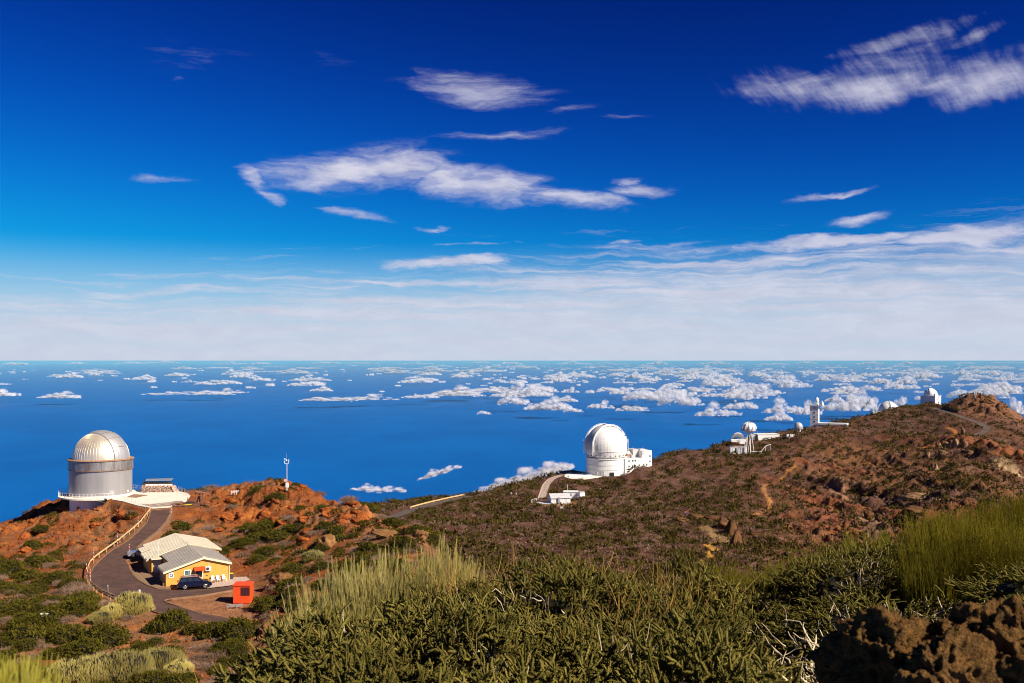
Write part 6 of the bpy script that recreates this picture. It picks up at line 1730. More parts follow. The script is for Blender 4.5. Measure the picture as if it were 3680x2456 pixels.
for n_, (x_, y_, L_, lab) in enumerate(((5.0, 25.5, 3.2, 'white metal rack behind the house roof, left one'), (7.4, 24.6, 3.0, 'white metal rack behind the house roof, right one'))):
    bq = hl(x_, y_, 0); RK = thing('white_rack', lab, 'rack', (bq.x, bq.y, ground(bq.x, bq.y)), HRZ - .35)
    for k_ in range(4): MB().bar((-L_ / 2, k_ * .3, .9 + .05 * k_), (L_ / 2, k_ * .3, 1.0 + .05 * k_), .09, .06).build('rail', M_WHITE, RK)
    for sx in (-1, 0, 1): MB().bar((sx * L_ * .42, 0, -.3), (sx * L_ * .42, .9, 1.05), .08).build('leg', M_WHITE, RK)
M_SILVER = pmat('dull_silver_sheet', (0.55, 0.55, 0.56), (0.42, 0.42, 0.44), .6, .35, .25)
# ------------------------------------------------------------------ white observatory on the ridge
zb = WHTZ
Wt = thing('white_observatory', 'biggest white dome with open shutter and windowed white annex on the far ridge', 'observatory', (WHTX, WHTY, zb))
RW = 10.95
MB().lathe([(RW, -2), (RW, 8.6), (RW + .35, 8.8), (RW + .35, 9.5), (9.0, 9.5)], 72).build('drum', M_WALLW, Wt, smooth=False)
for z_ in (3.1, 5.7): MB().lathe([(RW - .05, z_ - .12), (RW + .12, z_ - .12), (RW + .12, z_ + .12), (RW - .05, z_ + .12)], 72).build('band', M_WALLG, Wt)
prf = [(10.7, 9.9), (11.1, 11.2), (11.45, 13), (11.6, 15.0)] + [(11.6 * math.cos(t), 15.8 + 11.5 * math.sin(t)) for t in np.linspace(.03, PI / 2 - .01, 18)]
WD = MB().lathe(prf, 40).build('dome', M_WALLW, Wt)
MB().lathe([(11.62, 13.2), (11.70, 13.25), (11.62, 13.4)], 60).build('seam', M_WALLG, WD)
SD = math.radians(-152)
arc_band(Wt, 'slit', M_WALLG, 11.3, 11.68, 3.5, SD, -.15, PI * .46, 15.8)
for sg_ in (-1, 1):
    off = Vector((-math.sin(SD), math.cos(SD), 0)) * sg_ * 3.9
    rr = math.sqrt(11.9 ** 2 - 3.9 ** 2); pts_ = [(off.x + rr * math.cos(t) * math.cos(SD), off.y + rr * math.cos(t) * math.sin(SD), 15.8 + rr * math.sin(t) * 1.03) for t in np.linspace(-.25, PI - .1, 30)]
    MB().tube(pts_, .34, 6).build('slit_rail', M_WHITE, Wt)
    pts2 = [(p[0] * 1.055, p[1] * 1.055, 15.8 + (p[2] - 15.8) * 1.055) for p in pts_]
    h_ = MB().tube(pts2, .09, 4); [h_.bar(a, b, .10) for a, b in zip(pts_[::2], pts2[::2])]; h_.build('handrail', M_WHITE, Wt)
arc_band(Wt, 'shutter', M_WALLW, 11.7, 12.1, 3.5, SD, PI * .47, PI * .66, 15.8)
def ladder(parent, x_, y_, z0_, z1_):
    l_ = MB(); 
    for s_ in (-1, 1): l_.bar((x_ + s_ * .45, y_, z0_), (x_ + s_ * .45, y_, z1_), .14)
    for z_ in np.arange(z0_ + .3, z1_, .9): l_.bar((x_ - .45, y_, z_), (x_ + .45, y_, z_), .12)
    return l_.build('ladder', M_WHITE, parent)
ladder(Wt, -12.4, -1.5, 11.5, 19.3); ladder(Wt, -7.9, -9.4, 11.0, 18.4); ladder(Wt, 12.1, 1.0, 12.4, 19.4)
for k_ in range(12):
    a = PI + PI * (k_ + .5) / 12; v_ = MB(); v_.M = Matrix.Translation((11.0 * math.cos(a), 11.0 * math.sin(a), 10.9)) @ Matrix.Rotation(a, 4, 'Z') @ Matrix.Rotation(PI / 2, 4, 'Y'); v_.lathe([(.001, .25), (.32, .25), (.4, 0)], 10); v_.build('porthole', M_DARK, Wt)
wr = bpy.data.objects.new('walkway_railing', None); C.objects.link(wr); wr.parent = Wt
railing(wr, [(11.25 * math.cos(a), 11.25 * math.sin(a), 9.5) for a in np.linspace(math.radians(-175), math.radians(-70), 26)], 1.1, 1.6, M_WHITE, .07, False)
MB().box(-2.9, -10.85, 1.3, 1.8, .3, 3.4, -.27).build('door', M_WALLG, Wt); MB().box(2.3, -10.9, .9, 2.2, .3, 2.2, .2).build('door', M_GLASS, Wt); MB().box(-6.2, -9.25, 1.2, 1.4, .3, 2.0, -.6).build('door', M_WALLG, Wt)
# annex: rotated box
A0 = Vector((X(2246, 553.5), 553.5, 0)); A1 = Vector((X(2342, 561), 561, 0)); ea = (A1 - A0).normalized(); ang = math.atan2(ea.y, ea.x); LA = (A1 - A0).length
AX = bpy.data.objects.new('annex', None); C.objects.link(AX); AX.parent = Wt; AX.location = (A0.x - WHTX, A0.y - WHTY, 0); AX.rotation_euler = (0, 0, ang)
ztop = Zv(1649, 553.5) - zb
MB().box(LA / 2, 5.5, ztop / 2 - 1, LA, 11, ztop + 2).build('annex_wall', M_WALLW, AX)
zt2 = Zv(1619, 561) - zb
MB().box(LA - 3.2, 5.5, zt2 / 2 + .5, 6.6, 11.02, zt2 - 1).build('stair_tower', M_WALLW, AX)
MB().box(LA - 8.2, 6.5, ztop + 2.3, 3.6, 6, 4.6).build('roof_house', M_WALLG, AX)
MB().box(LA - 4.4, 3.8, zt2 + .35, 3.4, 3.0, .8).build('roof_box', M_WALLG, AX)
for x_, z_ in ((2.0, 0), (4.3, 0), (5.9, 0)): pass
def pxwin(parent, u, v, w_=.75, h_=.85):
    # place a window on the annex front by photo pixel
    t = 0
    for _ in range(30):
        y = A0.y + t * ea.y; t = (X(u, y) - A0.x) / ea.x
    y = A0.y + t * ea.y; z = Zv(v, y) - zb
    f = MB().box(t, -.02, z, w_ + .3, .12, h_ + .3).build('window', M_WALLG, parent); MB().box(t, -.09, z, w_, .06, h_).build('pane', M_GLASS, f)
for (cx_, cy_) in ((1655, 688), (1714, 681), (1755, 678), (1656, 770), (1714, 764), (1755, 760), (1817, 752), (1883, 745), (1932, 740), (1982, 608), (1982, 692)): pxwin(AX, 1880 + cx_ / 4.352, 1500 + cy_ / 4.352)
MB().box(LA - 5.6, -.05, (ztop + zt2) / 2 + .9, 1.7, .08, (zt2 - ztop) * .75).build('roller_door', M_WALLG, AX)
tr = bpy.data.objects.new('terrace_railing', None); C.objects.link(tr); tr.parent = Wt; tr.location = AX.location; tr.rotation_euler = AX.rotation_euler
railing(tr, [(.5, .3, ztop), (LA - 10.2, .3, ztop)], 1.2, 1.3, M_WALLG, .06)
eq = bpy.data.objects.new('roof_equipment', None); C.objects.link(eq); eq.parent = Wt; eq.location = AX.location; eq.rotation_euler = AX.rotation_euler
for (x_, y_, sx, sz) in ((2, 3, 1.6, 1.2), (4.4, 4, 2.0, 2.0), (6.2, 3, .9, 1.5), (7.6, 5, 1.6, 2.6), (3.2, 7, 1.8, 2.4)): MB().box(x_, y_, ztop + sz / 2, sx, 1.6, sz).build('cabinet', M_WALLG if sx < 1.7 else M_RUST, eq)
MB().lathe([(1.9, 0), (1.7, .9), (1.1, 1.6), (.01, 1.9)], 16, cx=6.2, cy=6.5, cz=ztop + 1.6).build('small_dome', M_WALLW, eq)
for x_ in (3.4, 8.2, LA - 2.6): MB().tube([(x_, 5, ztop), (x_, 5, zt2 + 1.8)], .08, 5).build('aerial', M_STEEL, eq)
# apron and low white plinth beside it
ap = [hit(u, v, 400) for u, v in ((2028, 1717), (2050, 1722), (2100, 1724), (2150, 1717), (2165, 1712), (2110, 1700), (2050, 1703), (2030, 1709))]
tag(MB().prism([(p.x, p.y) for p in ap][::-1], zb - 1.0, zb + .12).build('ridge_apron', M_WCONC), kind='structure')
ap2 = [Vector((X(u, d), d, 0)) for u, d in ((2008, 556), (2060, 545), (2100, 552), (2110, 566), (2060, 580), (2015, 575))]
tag(MB().prism([(p.x, p.y) for p in ap2], zb - .8, zb + .02).build('car_park', M_ASPH2), kind='structure')
pq = hit(2075, 1716, 400); PL = thing('concrete_plinth', 'low white concrete slabs lying before the big white dome', 'plinth', (pq.x, pq.y, zb + .1))
for (x_, y_, sx, sy, h_) in ((-2, 0, 5.5, 2.4, .7), (3.2, 1.5, 6, 2.2, .6), (6.5, 3.5, 3.0, 1.6, .8), (0, 4, 7, 1.2, .7)): MB().box(x_, y_, h_ / 2, sx, sy, h_, .15).build('slab', M_WHITE, PL)


def far_ribbon(name, A_, wd, mat, off=.1):
    mb = MB(); vs = []; n = len(A_)
    for i in range(n):
        d = A_[min(i + 1, n - 1)] - A_[max(i - 1, 0)]; d = d[:2] / (np.linalg.norm(d[:2]) + 1e-9); nx, ny = -d[1], d[0]
        for k_ in (-.5, 0, .5): vs.append((A_[i][0] + nx * wd * k_, A_[i][1] + ny * wd * k_, A_[i][2] + off))
    fs = [(i * 3 + k_, i * 3 + k_ + 1, (i + 1) * 3 + k_ + 1, (i + 1) * 3 + k_) for i in range(n - 1) for k_ in (0, 1)]
    return tag(mb.add(vs, fs).build(name, mat, smooth=True), kind='structure')


far_ribbon('ridge_road', RD_FAR, 5.5, M_ASPH2); far_ribbon('ridge_road', RD_WHT, 2.8, M_WCONC2); far_ribbon('ridge_road', RD_PEAK, 5.0, M_ASPH2)
ver = RD_WHT.copy(); ver[:, 0] -= 1.9; far_ribbon('road_verge', ver, .9, M_GRAVEL, .14)
# guard rail of the distant road, far side
g2 = thing('guard_rail', 'distant straight yellow guard rail beside the road running up the far ridge', 'guard rail', tuple(RD_FAR[60]))
gpn = [Vector(p) - Vector(RD_FAR[60]) + Vector((-1.6, 2.6, .75)) for p in RD_FAR[38:]]
b_ = MB(); [b_.bar(a, b, .12, .6) for a, b in zip(gpn[:-1:4], gpn[4::4])]; b_.build('rail_beam', M_RAIL, g2)
for p in gpn[::5]: MB().box(p.x, p.y, p.z - .5, .2, .2, 1.0).build('post', M_RAIL, g2)

# ------------------------------------------------------------------ white shed and its neighbours below the big dome
sc_ = SZ.y / F   # metres per pixel at that distance
def P3(u, v, d): return Vector((X(u, d), d, Zv(v, d)))
SHP = Vector((X(1981, SZ.y - 1), SZ.y - 1, Zv(1809, SZ.y - 1)))
SH = thing('white_shed', 'white metal shed with grey roof on brown stone base below the big dome', 'shed', tuple(SHP), math.radians(10))
wS = 69 * sc_ * 1.02; dS = 7.0; hS = 18.5 * sc_
b_ = MB(); b_.extr([(0, -1.5), (wS, -1.5), (wS, hS), (0, hS)], 0, dS)
b_.build('shed_wall', M_WALLW, SH)
gbl = MB(); gbl.add([(0, 0, hS), (0, dS, hS), (0, dS / 2, hS + 1.5), (wS, 0, hS), (wS, dS, hS), (wS, dS / 2, hS + 1.5)], [(0, 2, 1), (3, 4, 5)]); gbl.build('gable', M_WALLW, SH)
rfS = MB()
rfS.add([(-.3, -.35, hS - .02), (wS + .3, -.35, hS - .02), (wS + .3, dS / 2, hS + 1.62), (-.3, dS / 2, hS + 1.62), (-.3, dS + .35, hS - .02), (wS + .3, dS + .35, hS - .02)], [(0, 1, 2, 3), (3, 2, 5, 4)]); rfo = rfS.build('roof', M_WALLG, SH)
ed = MB(); ed.bar((-.3, -.4, hS - .05), (wS + .3, -.4, hS - .05), .14, .22); ed.build('eave_board', M_WHITE, rfo)
for k_ in range(14): MB().bar((wS * (k_ + .5) / 14, -.03, -.3), (wS * (k_ + .5) / 14, -.03, hS - .1), .05, .04).build('panel_joint', M_WALLG, SH)
MB().box(wS * .9, -.06, hS * .42, wS * .16, .08, hS * .6).build('door', M_WHITE, SH)
dn = MB(); dn.box(wS * .40, -.5, hS * .6, 1.0, .5, 2.4); dn.build('duct', M_STEEL, SH)
MB().box(wS * .12, -.5, -1.2, wS * .36, 2.6, 2.2).build('stone_base', M_STONED, SH); MB().box(wS * .55, -.35, -1.0, wS * .9, .8, 1.5).build('stone_base', M_STONED, SH)
MB().box(-2.6, 2.6, -1.0, 5.6, 6.5, 1.6).build('terrace_wall', M_STONED, SH); MB().box(-2.6, 2.6, -.15, 5.8, 6.7, .14).build('terrace_top', M_WALLG, SH)
MB().box(wS * .34, -1.0, -1.1, wS * .24, .3, 1.3).build('door', M_WHITE, SH); MB().box(-.9, -1.9, -1.2, .6, .1, 1.5).build('door', M_WHITE, SH)
rl_ = bpy.data.objects.new('railing', None); C.objects.link(rl_); rl_.parent = SH; railing(rl_, [(wS * .3, -1.3, -.35), (wS, -1.3, -.2)], 1.0, 1.4, M_WALLG, .05, False)
cr = thing('curved_railing', 'curved white handrail round the stone terrace left of the white shed', 'railing', tuple(hit(1912, 1806, 330)), 0)
railing(cr, [(3.2, 3.0, .6), (1.5, 2.6, .3), (.2, 1.6, 0), (-.5, 0, -.2), (-.2, -1.6, -.5), (1.2, -2.8, -.7), (2.6, -3.2, -.9)], 1.1, 1.2, M_WHITE, .07)
q = hit(2024, 1788, 330); dA = SZ.y + 11; AN = thing('flat_annex', 'low flat white building with parapet behind the white shed', 'building', (X(2024, dA), dA, Zv(1782, dA)), math.radians(-8))
MB().box(3.4, 2, .2, 6.6, 4.5, 3.2).build('wall', M_WALLW, AN); MB().box(3.4, 2, 1.88, 7.0, 4.9, .16).build('parapet', M_WHITE, AN); MB().box(4.0, -.3, .8, .5, .3, .8).build('vent', M_WALLG, AN)
dB = SZ.y + 8; WB = thing('white_cubicle', 'small white box hut standing alone right of the white shed', 'hut', (X(2082, dB), dB, Zv(1785, dB)), math.radians(24))
MB().box(1.5, .9, .95, 2.6, 2.0, 1.9).build('wall', M_WALLW, WB); MB().box(1.5, .9, 1.96, 2.9, 2.3, .14).build('roof', M_WALLG, WB); MB().box(1.9, -.13, .85, .9, .06, 1.6).build('door', M_WHITE, WB)
PO = thing('white_pole', 'tall thin white pole standing behind the white shed roof', 'pole', (X(2038.5, SZ.y + 6), SZ.y + 6, Zv(1790, SZ.y + 6))); MB().tube([(0, 0, -1), (0, 0, 6.4)], .09, 6).build('pole', M_WHITE, PO)
tb = hit(2018, 1829, 330); TB = thing('white_table', 'small white picnic table in front of the white shed', 'table', tuple(tb), .2)
MB().box(0, 0, .75, 1.5, .8, .1).build('table_top', M_WHITE, TB)
for s_ in (-1, 1): MB().box(s_ * .55, 0, .37, .15, .7, .74).build('leg', M_WHITE, TB)
for s_ in (-1, 1): MB().box(0, s_ * .75, .45, 1.4, .25, .08).build('bench_board', M_WHITE, TB)

# ------------------------------------------------------------------ open tower telescope with folding dome
dT = DOTP.y; mT = dT / F
T = thing('tower_telescope', 'open white steel tower on splayed legs carrying a folded white dome on the far ridge', 'tower', (X(2692, dT), dT, Zv(1633, dT)))
hT = (1633 - 1550) * mT
MB().box(-.2, 0, hT, 27 * mT, 6, .7).build('deck', M_WALLG, T)
for (x0_, y0_, x1_, y1_) in ((-9, -3, -3.0, -2), (-6, 3, -2.0, 2), (9.0, -3, 2.0, -2), (6.5, 3, 2.6, 2), (-4, -1, 2.2, -2), (3.8, 1, 1.8, 2)):
    MB().tube([(x0_ * mT * 1.75, y0_, -.5), (x1_ * mT * 2.0, y1_, hT)], .17, 6).build('leg', M_WHITE, T)
st_ = MB()
for x_ in (-2.6, -1.2): st_.bar((x_ - .6, -1, 0), (x_, -1, hT), .2)
for k_ in range(12): st_.bar((-3.1 + k_ * .05, -1, k_ * hT / 12 + .5), (-1.7 + k_ * .05, -1, k_ * hT / 12 + .5), .14)
st_.build('stair', M_WHITE, T)
rT = 27 * mT
cap_ = MB().lathe([(rT * .55, -1.6), (rT * .9, -.6), (rT * 1.0, .8), (rT * .97, 2.2), (rT * .80, 3.6), (rT * .5, 4.5), (.05, 4.8)], 11, cz=hT + .9).build('dome', M_CANOPY, T)
for k_ in range(5):
    a0 = math.radians(200 + k_ * 28); rbm = MB().tube([(rT * 1.02 * math.cos(t) * math.cos(a0), rT * 1.02 * math.cos(t) * math.sin(a0), hT + 1.4 + 4.6 * math.sin(t)) for t in np.linspace(-.1, 1.5, 10)], .16, 5).build('dome_rib', M_WALLG, T)
MB().box(-rT * .93, -.8, hT + 1.6, 1.0, 3.0, 2.4).build('hinge_box', M_WALLG, T)
for x_ in (-3, -1.4, .4, 2.2, 4.0): MB().tube([(x_, -2.6, hT - 1.6), (x_ * 1.25, -2.9, hT + .2)], .12, 5).build('strut', M_WHITE, T)
MB().box(1, 1, -.4, 13, 9, 1.0).build('foundation', M_WCONC, T)
CT = thing('white_container', 'long white container hut at the foot of the open steel tower', 'container', (X(2625, dT + 1), dT + 1, Zv(1629, dT + 1)), math.radians(-4))
cw = 58 * mT; MB().box(cw / 2, 2.5, 1.6, cw, 5, 4.0).build('wall', M_WALLW, CT); MB().box(cw / 2, 2.5, 3.68, cw + .4, 5.4, .18).build('roof', M_WHITE, CT)
MB().box(cw * .27, -.05, 1.6, 1.3, .1, 3.2).build('door', M_GLASS, CT); MB().box(cw * .34, -.05, 1.6, .8, .1, 3.2).build('door', M_GLASS, CT); MB().box(cw * .20, -.05, 1.6, 1.6, .12, 3.3).build('door', M_WHITE, CT)
hr = thing('white_handrail', 'white handrail stepping up the slope right of the open steel tower', 'railing', (0, 0, 0)); pts_ = [P3(u, v, dT) for u, v in ((2700, 1624), (2735, 1624), (2751, 1604), (2770, 1597))]
pts_ = [Vector((p.x, p.y, p.z)) for p in pts_]; hr.location = pts_[0]; h_ = MB()
for a, b in zip(pts_[:-1], pts_[1:]): h_.bar(a - pts_[0], b - pts_[0], .35)
h_.build('top_rail', M_WHITE, hr)
for p in pts_: MB().tube([p - pts_[0] - Vector((0, 0, 4)), p - pts_[0]], .12, 5).build('post', M_WHITE, hr)

# folding half-round shelter behind it
dF = dT + 35; mF = dF / F; rF = 27 * mF
FD = thing('folding_shelter', 'half-open white folding dome behind the open steel tower', 'shelter', (X(2651, dF), dF, Zv(1587, dF)))
MB().box(0, 0, .7, 2 * rF, 8, 1.6).build('base_wall', M_WALLW, FD)
for k_ in range(7):
    a0 = math.radians(-62 + k_ * 19); a1 = a0 + math.radians(21); rr = rF * (1.0 - .02 * k_); vs = []
    for j in range(11):
        t = PI * j / 10
        for a in (a0, a1):
            # each hoop is turned about the horizontal hinge axis
            x_ = rr * math.cos(t) * .95; rd = rr * math.sin(t); vs.append((x_, -rd * math.sin(-a) * .9 + 0, 1.2 + rd * math.cos(a)))
    if a0 < math.radians(-40): continue
    MB().add(vs, [(2 * j, 2 * j + 1, 2 * j + 3, 2 * j + 2) for j in range(10)]).build('hoop_panel', M_CANOPY if k_ % 2 else M_WALLW, FD)
MB().box(.4 * rF, -4.2, .2, .7 * rF, .3, 3.0).build('gate', M_WHITE, FD)
MB().tube([(.5, -5, -4), (.5, -5, 5)], .08, 5).build('aerial', M_STEEL, FD)
# long white buildings
dL = dT + 60; mL = dL / F
LB1 = thing('long_white_building', 'white flat-roofed building to the right of the open steel tower', 'building', (X(2725, dL), dL, Zv(1585, dL)), math.radians(6))
MB().box(7.5, 5, 1.6, 15.5, 10, 5.6).build('wall', M_WALLW, LB1); MB().box(7.5, 5, 4.5, 16.2, 10.6, .3).build('roof', M_WHITE, LB1); MB().box(-2.2, 5.5, 1.6, 4.0, 8, 5.0).build('side_wing', M_WALLG, LB1); MB().box(-2.4, 1.4, 1.0, 2.4, .2, 2.6).build('door', M_WALLG, LB1)
dL2 = dT + 82
LB2 = thing('long_white_roof', 'long low white roof running up towards the small silver dome', 'building', (X(2786, dL2), dL2, Zv(1566, dL2)), math.radians(10))
MB().add([(-2, 0, -4), (21, 0, -1), (21, 0, 1.3), (-2, 0, -.6), (1, 7, 1.0), (23, 7, 3.4), (1, 7, -4), (23, 7, -3)], [(0, 1, 2, 3), (3, 2, 5, 4), (0, 3, 4, 6), (1, 7, 5, 2), (4, 5, 7, 6)]).build('roof', M_WHITE, LB2)
MB().box(-4.5, 3.4, -.6, 5.2, 6.0, 2.6).build('grey_porch', M_WALLG, LB2)
# silver dome
dSd = 738; mS = dSd / F; rS_ = 16.6 * mS
SDm = thing('small_silver_dome', 'small round silver metal dome left of the tall white tower', 'observatory', (X(2869, dSd), dSd, Zv(1550, dSd)))
MB().lathe([(rS_, -3), (rS_, 2.6), (rS_ * 1.02, 2.7), (rS_ * 1.02, 3.2), (rS_ * .96, 3.3)], 32).build('drum', M_ALU2, SDm, smooth=False)
MB().lathe([(rS_ * .95 * math.cos(t), 3.3 + rS_ * .95 * math.sin(t)) for t in np.linspace(0, 1.56, 10)], 32).build('dome', M_SILVER, SDm, smooth=True)
# tall tower
dV = 752; mV = dV / F; TW = thing('white_tower', 'tall square white tower with windows, a ball-shaped lantern on top and a low wing', 'tower', (X(2911, dV), dV, Zv(1543, dV)), math.radians(-25))
wT = 28.5 * mV; hV = (1546 - 1462) * mV
MB().box(wT / 2, wT / 2, hV / 2 - 1.5, wT, wT, hV + 3).build('tower_wall', M_WHITE, TW)
for k_ in range(5):
    z_ = 2.6 + k_ * 3.32
    f = MB().box(wT * .52, -.03, z_, 1.1, .1, 1.1).build('window', M_RUST, TW); MB().box(wT * .52, -.09, z_, .8, .08, .8).build('pane', M_GLASS, f)
    if k_: MB().box(wT / 2, -.03, z_ - 1.66, wT, .08, .12).build('string_course', M_WALLG, TW)
MB().box(wT / 2 + 1.2, wT / 2, hV + .3, wT + 4.5, wT + 1.0, .5).build('deck', M_WHITE, TW)
rt = bpy.data.objects.new('deck_railing', None); C.objects.link(rt); rt.parent = TW
railing(rt, [(-1, -.4, hV + .5), (wT + 3.2, -.4, hV + .5), (wT + 3.2, wT + .4, hV + .5)], 2.0, 1.1, M_WHITE, .09)
MB().lathe([(1.5, 0), (1.1, 1.2), (1.0, 1.8), (1.45, 2.8), (1.55, 3.8), (1.3, 4.8), (.6, 5.4), (.35, 5.8), (.01, 6.0)], 20, cx=wT * .78, cy=wT * .5, cz=hV + .5).build('lantern_dome', M_CANOPY, TW, smooth=True)
MB().box(.2, .5, hV + 2.2, .8, .8, 4.2).build('chimney', M_WHITE, TW); MB().box(wT + 2.6, .6, hV + 2.2, .9, 2.2, 3.2).build('vent_box', M_WHITE, TW)
MB().box(wT + 10.2, 3.5, .8, 20.5, 7, 6.6).build('wing_wall', M_WALLG, TW); MB().box(wT + 10.2, 3.3, 4.3, 21.2, 7.8, 1.2).build('wing_roof', M_WHITE, TW)
for x_ in (4.2, 9.5, 13.5): f = MB().box(wT + x_, -.05, 1.7, 1.5, .1, 1.9).build('window', M_RUST, TW); MB().box(wT + x_, -.12, 1.7, 1.0, .08, 1.5).build('pane', M_GLASS, f)
MB().box(1.5, -2.0, -1.0, 5.5, 3.5, 2.4).build('base_block', M_WALLW, TW)
# dome with open shutter beyond the crest
dI = 985; mI = dI / F; rI = 35 * mI; ID = thing('half_hidden_dome', 'white dome with vertical shutter rails half hidden by the ridge crest', 'observatory', (X(3193, dI), dI, Zv(1478, dI)))
MB().lathe([(rI, -10), (rI, 0)] + [(rI * math.cos(t), rI * math.sin(t)) for t in np.linspace(.05, 1.56, 14)], 44).build('dome', M_WALLW, ID, smooth=True)
for o_ in (-.12, .62):
    pts_ = [(rI * 1.03 * math.cos(t) * math.sin(o_) , -rI * 1.03 * math.cos(t) * math.cos(o_), rI * 1.03 * math.sin(t)) for t in np.linspace(0, 1.75, 16)]
    MB().tube(pts_, .5, 5).build('shutter_rail', M_WALLG if o_ < 0 else M_WHITE, ID)
arc_band(ID, 'shutter', M_WHITE, rI * .99, rI * 1.025, rI * .36, math.radians(-76), 0, 1.9, 0)
MB().box(-16.5 * mI * 2.9, -3, -4.2, 34 * mI, 8, 8.4).build('annex', M_WALLG, ID)
for x_ in (-14.5, -12): MB().tube([(x_, -3, 0), (x_, -3, 3.4)], .15, 5).build('aerial', M_STEEL, ID)
# dome on square building at the end of the ridge
dJ = 1090; mJ = dJ / F; JK = thing('square_based_dome', 'white dome with broad shutter on a square white building near the summit', 'observatory', (X(3353, dJ), dJ + 6, Zv(1453, dJ)), math.radians(45))
wJ = 16.0; hJ = (1453 - 1425) * mJ
MB().box(0, 0, hJ / 2 - 2, wJ, wJ, hJ + 4).build('square_wall', M_WALLW, JK); MB().box(0, 0, hJ + .25, wJ + .8, wJ + .8, .5).build('parapet', M_WALLW, JK)
rJ = 23.5 * mJ
MB().lathe([(rJ, hJ), (rJ, hJ + 1.2)] + [(rJ * math.cos(t), hJ + 1.2 + rJ * math.sin(t)) for t in np.linspace(.05, 1.56, 12)], 40).build('dome', M_WALLW, JK, smooth=True)
arc_band(JK, 'shutter', M_WHITE, rJ * .98, rJ * 1.06, rJ * .30, math.radians(-148), 0, 1.95, hJ + 1.2)
stj = MB(); stj.bar((wJ / 2 - 6.5, -wJ / 2 - .6, hJ - .3), (wJ / 2 - 10.8, -wJ / 2 - .6, hJ * .5), .8, .6); stj.build('outside_stair', M_WALLG, JK)
MB().box(-wJ / 2 + 1, -wJ / 2 + 1, hJ + 1.6, 1.4, 1.4, 2.6).build('turret', M_WALLG, JK)
for k_ in range(6): MB().tube([(wJ / 2 * .95, -wJ / 2 + k_ * 2.8, hJ + .4), (wJ / 2 * .95, -wJ / 2 + k_ * 2.8, hJ + 2.2)], .16, 4).build('roof_post', M_WALLG, JK)
# summit: antenna, cairn
pA = hit(3504, 1432, 600); AT_ = thing('radio_antenna', 'grey radio antenna mast on the rocky summit', 'antenna', (pA.x, pA.y, pA.z)); MB().tube([(0, 0, 0), (0, 0, 6.6)], .35, 6).build('mast', M_STEEL, AT_)
for s_ in (-1, 1): MB().box(s_ * .9 + .3, 0, 4.6, .4, .5, 3.6).build('panel_antenna', M_WALLG, AT_)
pC = hit(3524, 1427, 600); CR = MB()
CR.lathe([(2.2, -1.5), (1.5, 1.0), (.9, 2.0), (.2, 3.4)], 7); co = CR.build('stone_cairn', M_DARKR); co.location = (pC.x, pC.y, pC.z); tag(co, 'pointed dark stone cairn on the very top of the summit', 'cairn')
sb = hit(2841, 1571, 500); SBX = MB().box(0, 0, .8, 5.5, 2.5, 2.2).build('white_tank', M_WHITE); SBX.location = sb; tag(SBX, 'small white tank on the slope before the long white roof', 'tank')
for (u, v) in ((1855, 1778), (1837, 1777), (2157, 1765)):
    p = hit(u, v, 300); t = thing('white_stake', 'tiny white stake on the brown slope near the big white dome', 'stake', tuple(p), 0, 'white stakes on the ridge slope'); MB().box(0, 0, .5, .45, .3, 1.6 if u > 2000 else .8).build('stake', M_WHITE, t)


# ------------------------------------------------------------------ two hikers on the trail
def hiker(loc, rz, top, legs, label):
    t = thing('person', label, 'person', loc, rz)
    def skin(name, verts, edges, radii, mat):
        me = bpy.data.meshes.new(name); me.from_pydata(verts, edges, []); me.materials.append(mat); o = bpy.data.objects.new(name, me); C.objects.link(o); o.parent = t
        sm = o.modifiers.new('skin', 'SKIN'); sd_ = me.skin_vertices[0].data
        for i, r_ in enumerate(radii): sd_[i].radius = (r_, r_)
        sd_[0].use_root = True; o.modifiers.new('sub', 'SUBSURF').levels = 1; return o
    skinm = MATS.get('hiker_skin') or pmat('hiker_skin', (0.45, 0.25, 0.16), (0.4, 0.22, 0.14), 3)
    v = [(0, 0, .92), (0, 0, 1.15), (0, .01, 1.42), (0, 0, 1.52), (0, -.02, 1.66), (-.2, 0, 1.40), (-.27, -.05, 1.14), (-.25, -.22, .95), (.2, 0, 1.40), (.27, .03, 1.14), (.27, -.08, .92), (-.1, 0, .88), (-.12, -.14, .48), (-.12, -.10, .06), (.1, 0, .88), (.12, .06, .48), (.12, .16, .06)]
    e = [(0, 1), (1, 2), (2, 3), (3, 4), (2, 5), (5, 6), (6, 7), (2, 8), (8, 9), (9, 10), (0, 11), (11, 12), (12, 13), (0, 14), (14, 15), (15, 16)]
    skin('body', v, e, [.14, .14, .15, .06, .10, .06, .05, .035, .06, .05, .035, .09, .065, .045, .09, .065, .045], skinm)
    skin('jacket', [(0, 0, .95), (0, 0, 1.2), (0, .01, 1.43), (-.2, 0, 1.41), (-.27, -.05, 1.14), (.2, 0, 1.41), (.27, .03, 1.14)], [(0, 1), (1, 2), (2, 3), (3, 4), (2, 5), (5, 6)], [.17, .175, .17, .085, .075, .085, .075], top)
    skin('trousers', [(0, 0, .93), (-.1, 0, .86), (-.12, -.14, .48), (-.12, -.10, .14), (.1, 0, .86), (.12, .06, .48), (.12, .15, .14)], [(0, 1), (1, 2), (2, 3), (0, 4), (4, 5), (5, 6)], [.155, .11, .085, .07, .11, .085, .07], legs)
    return t


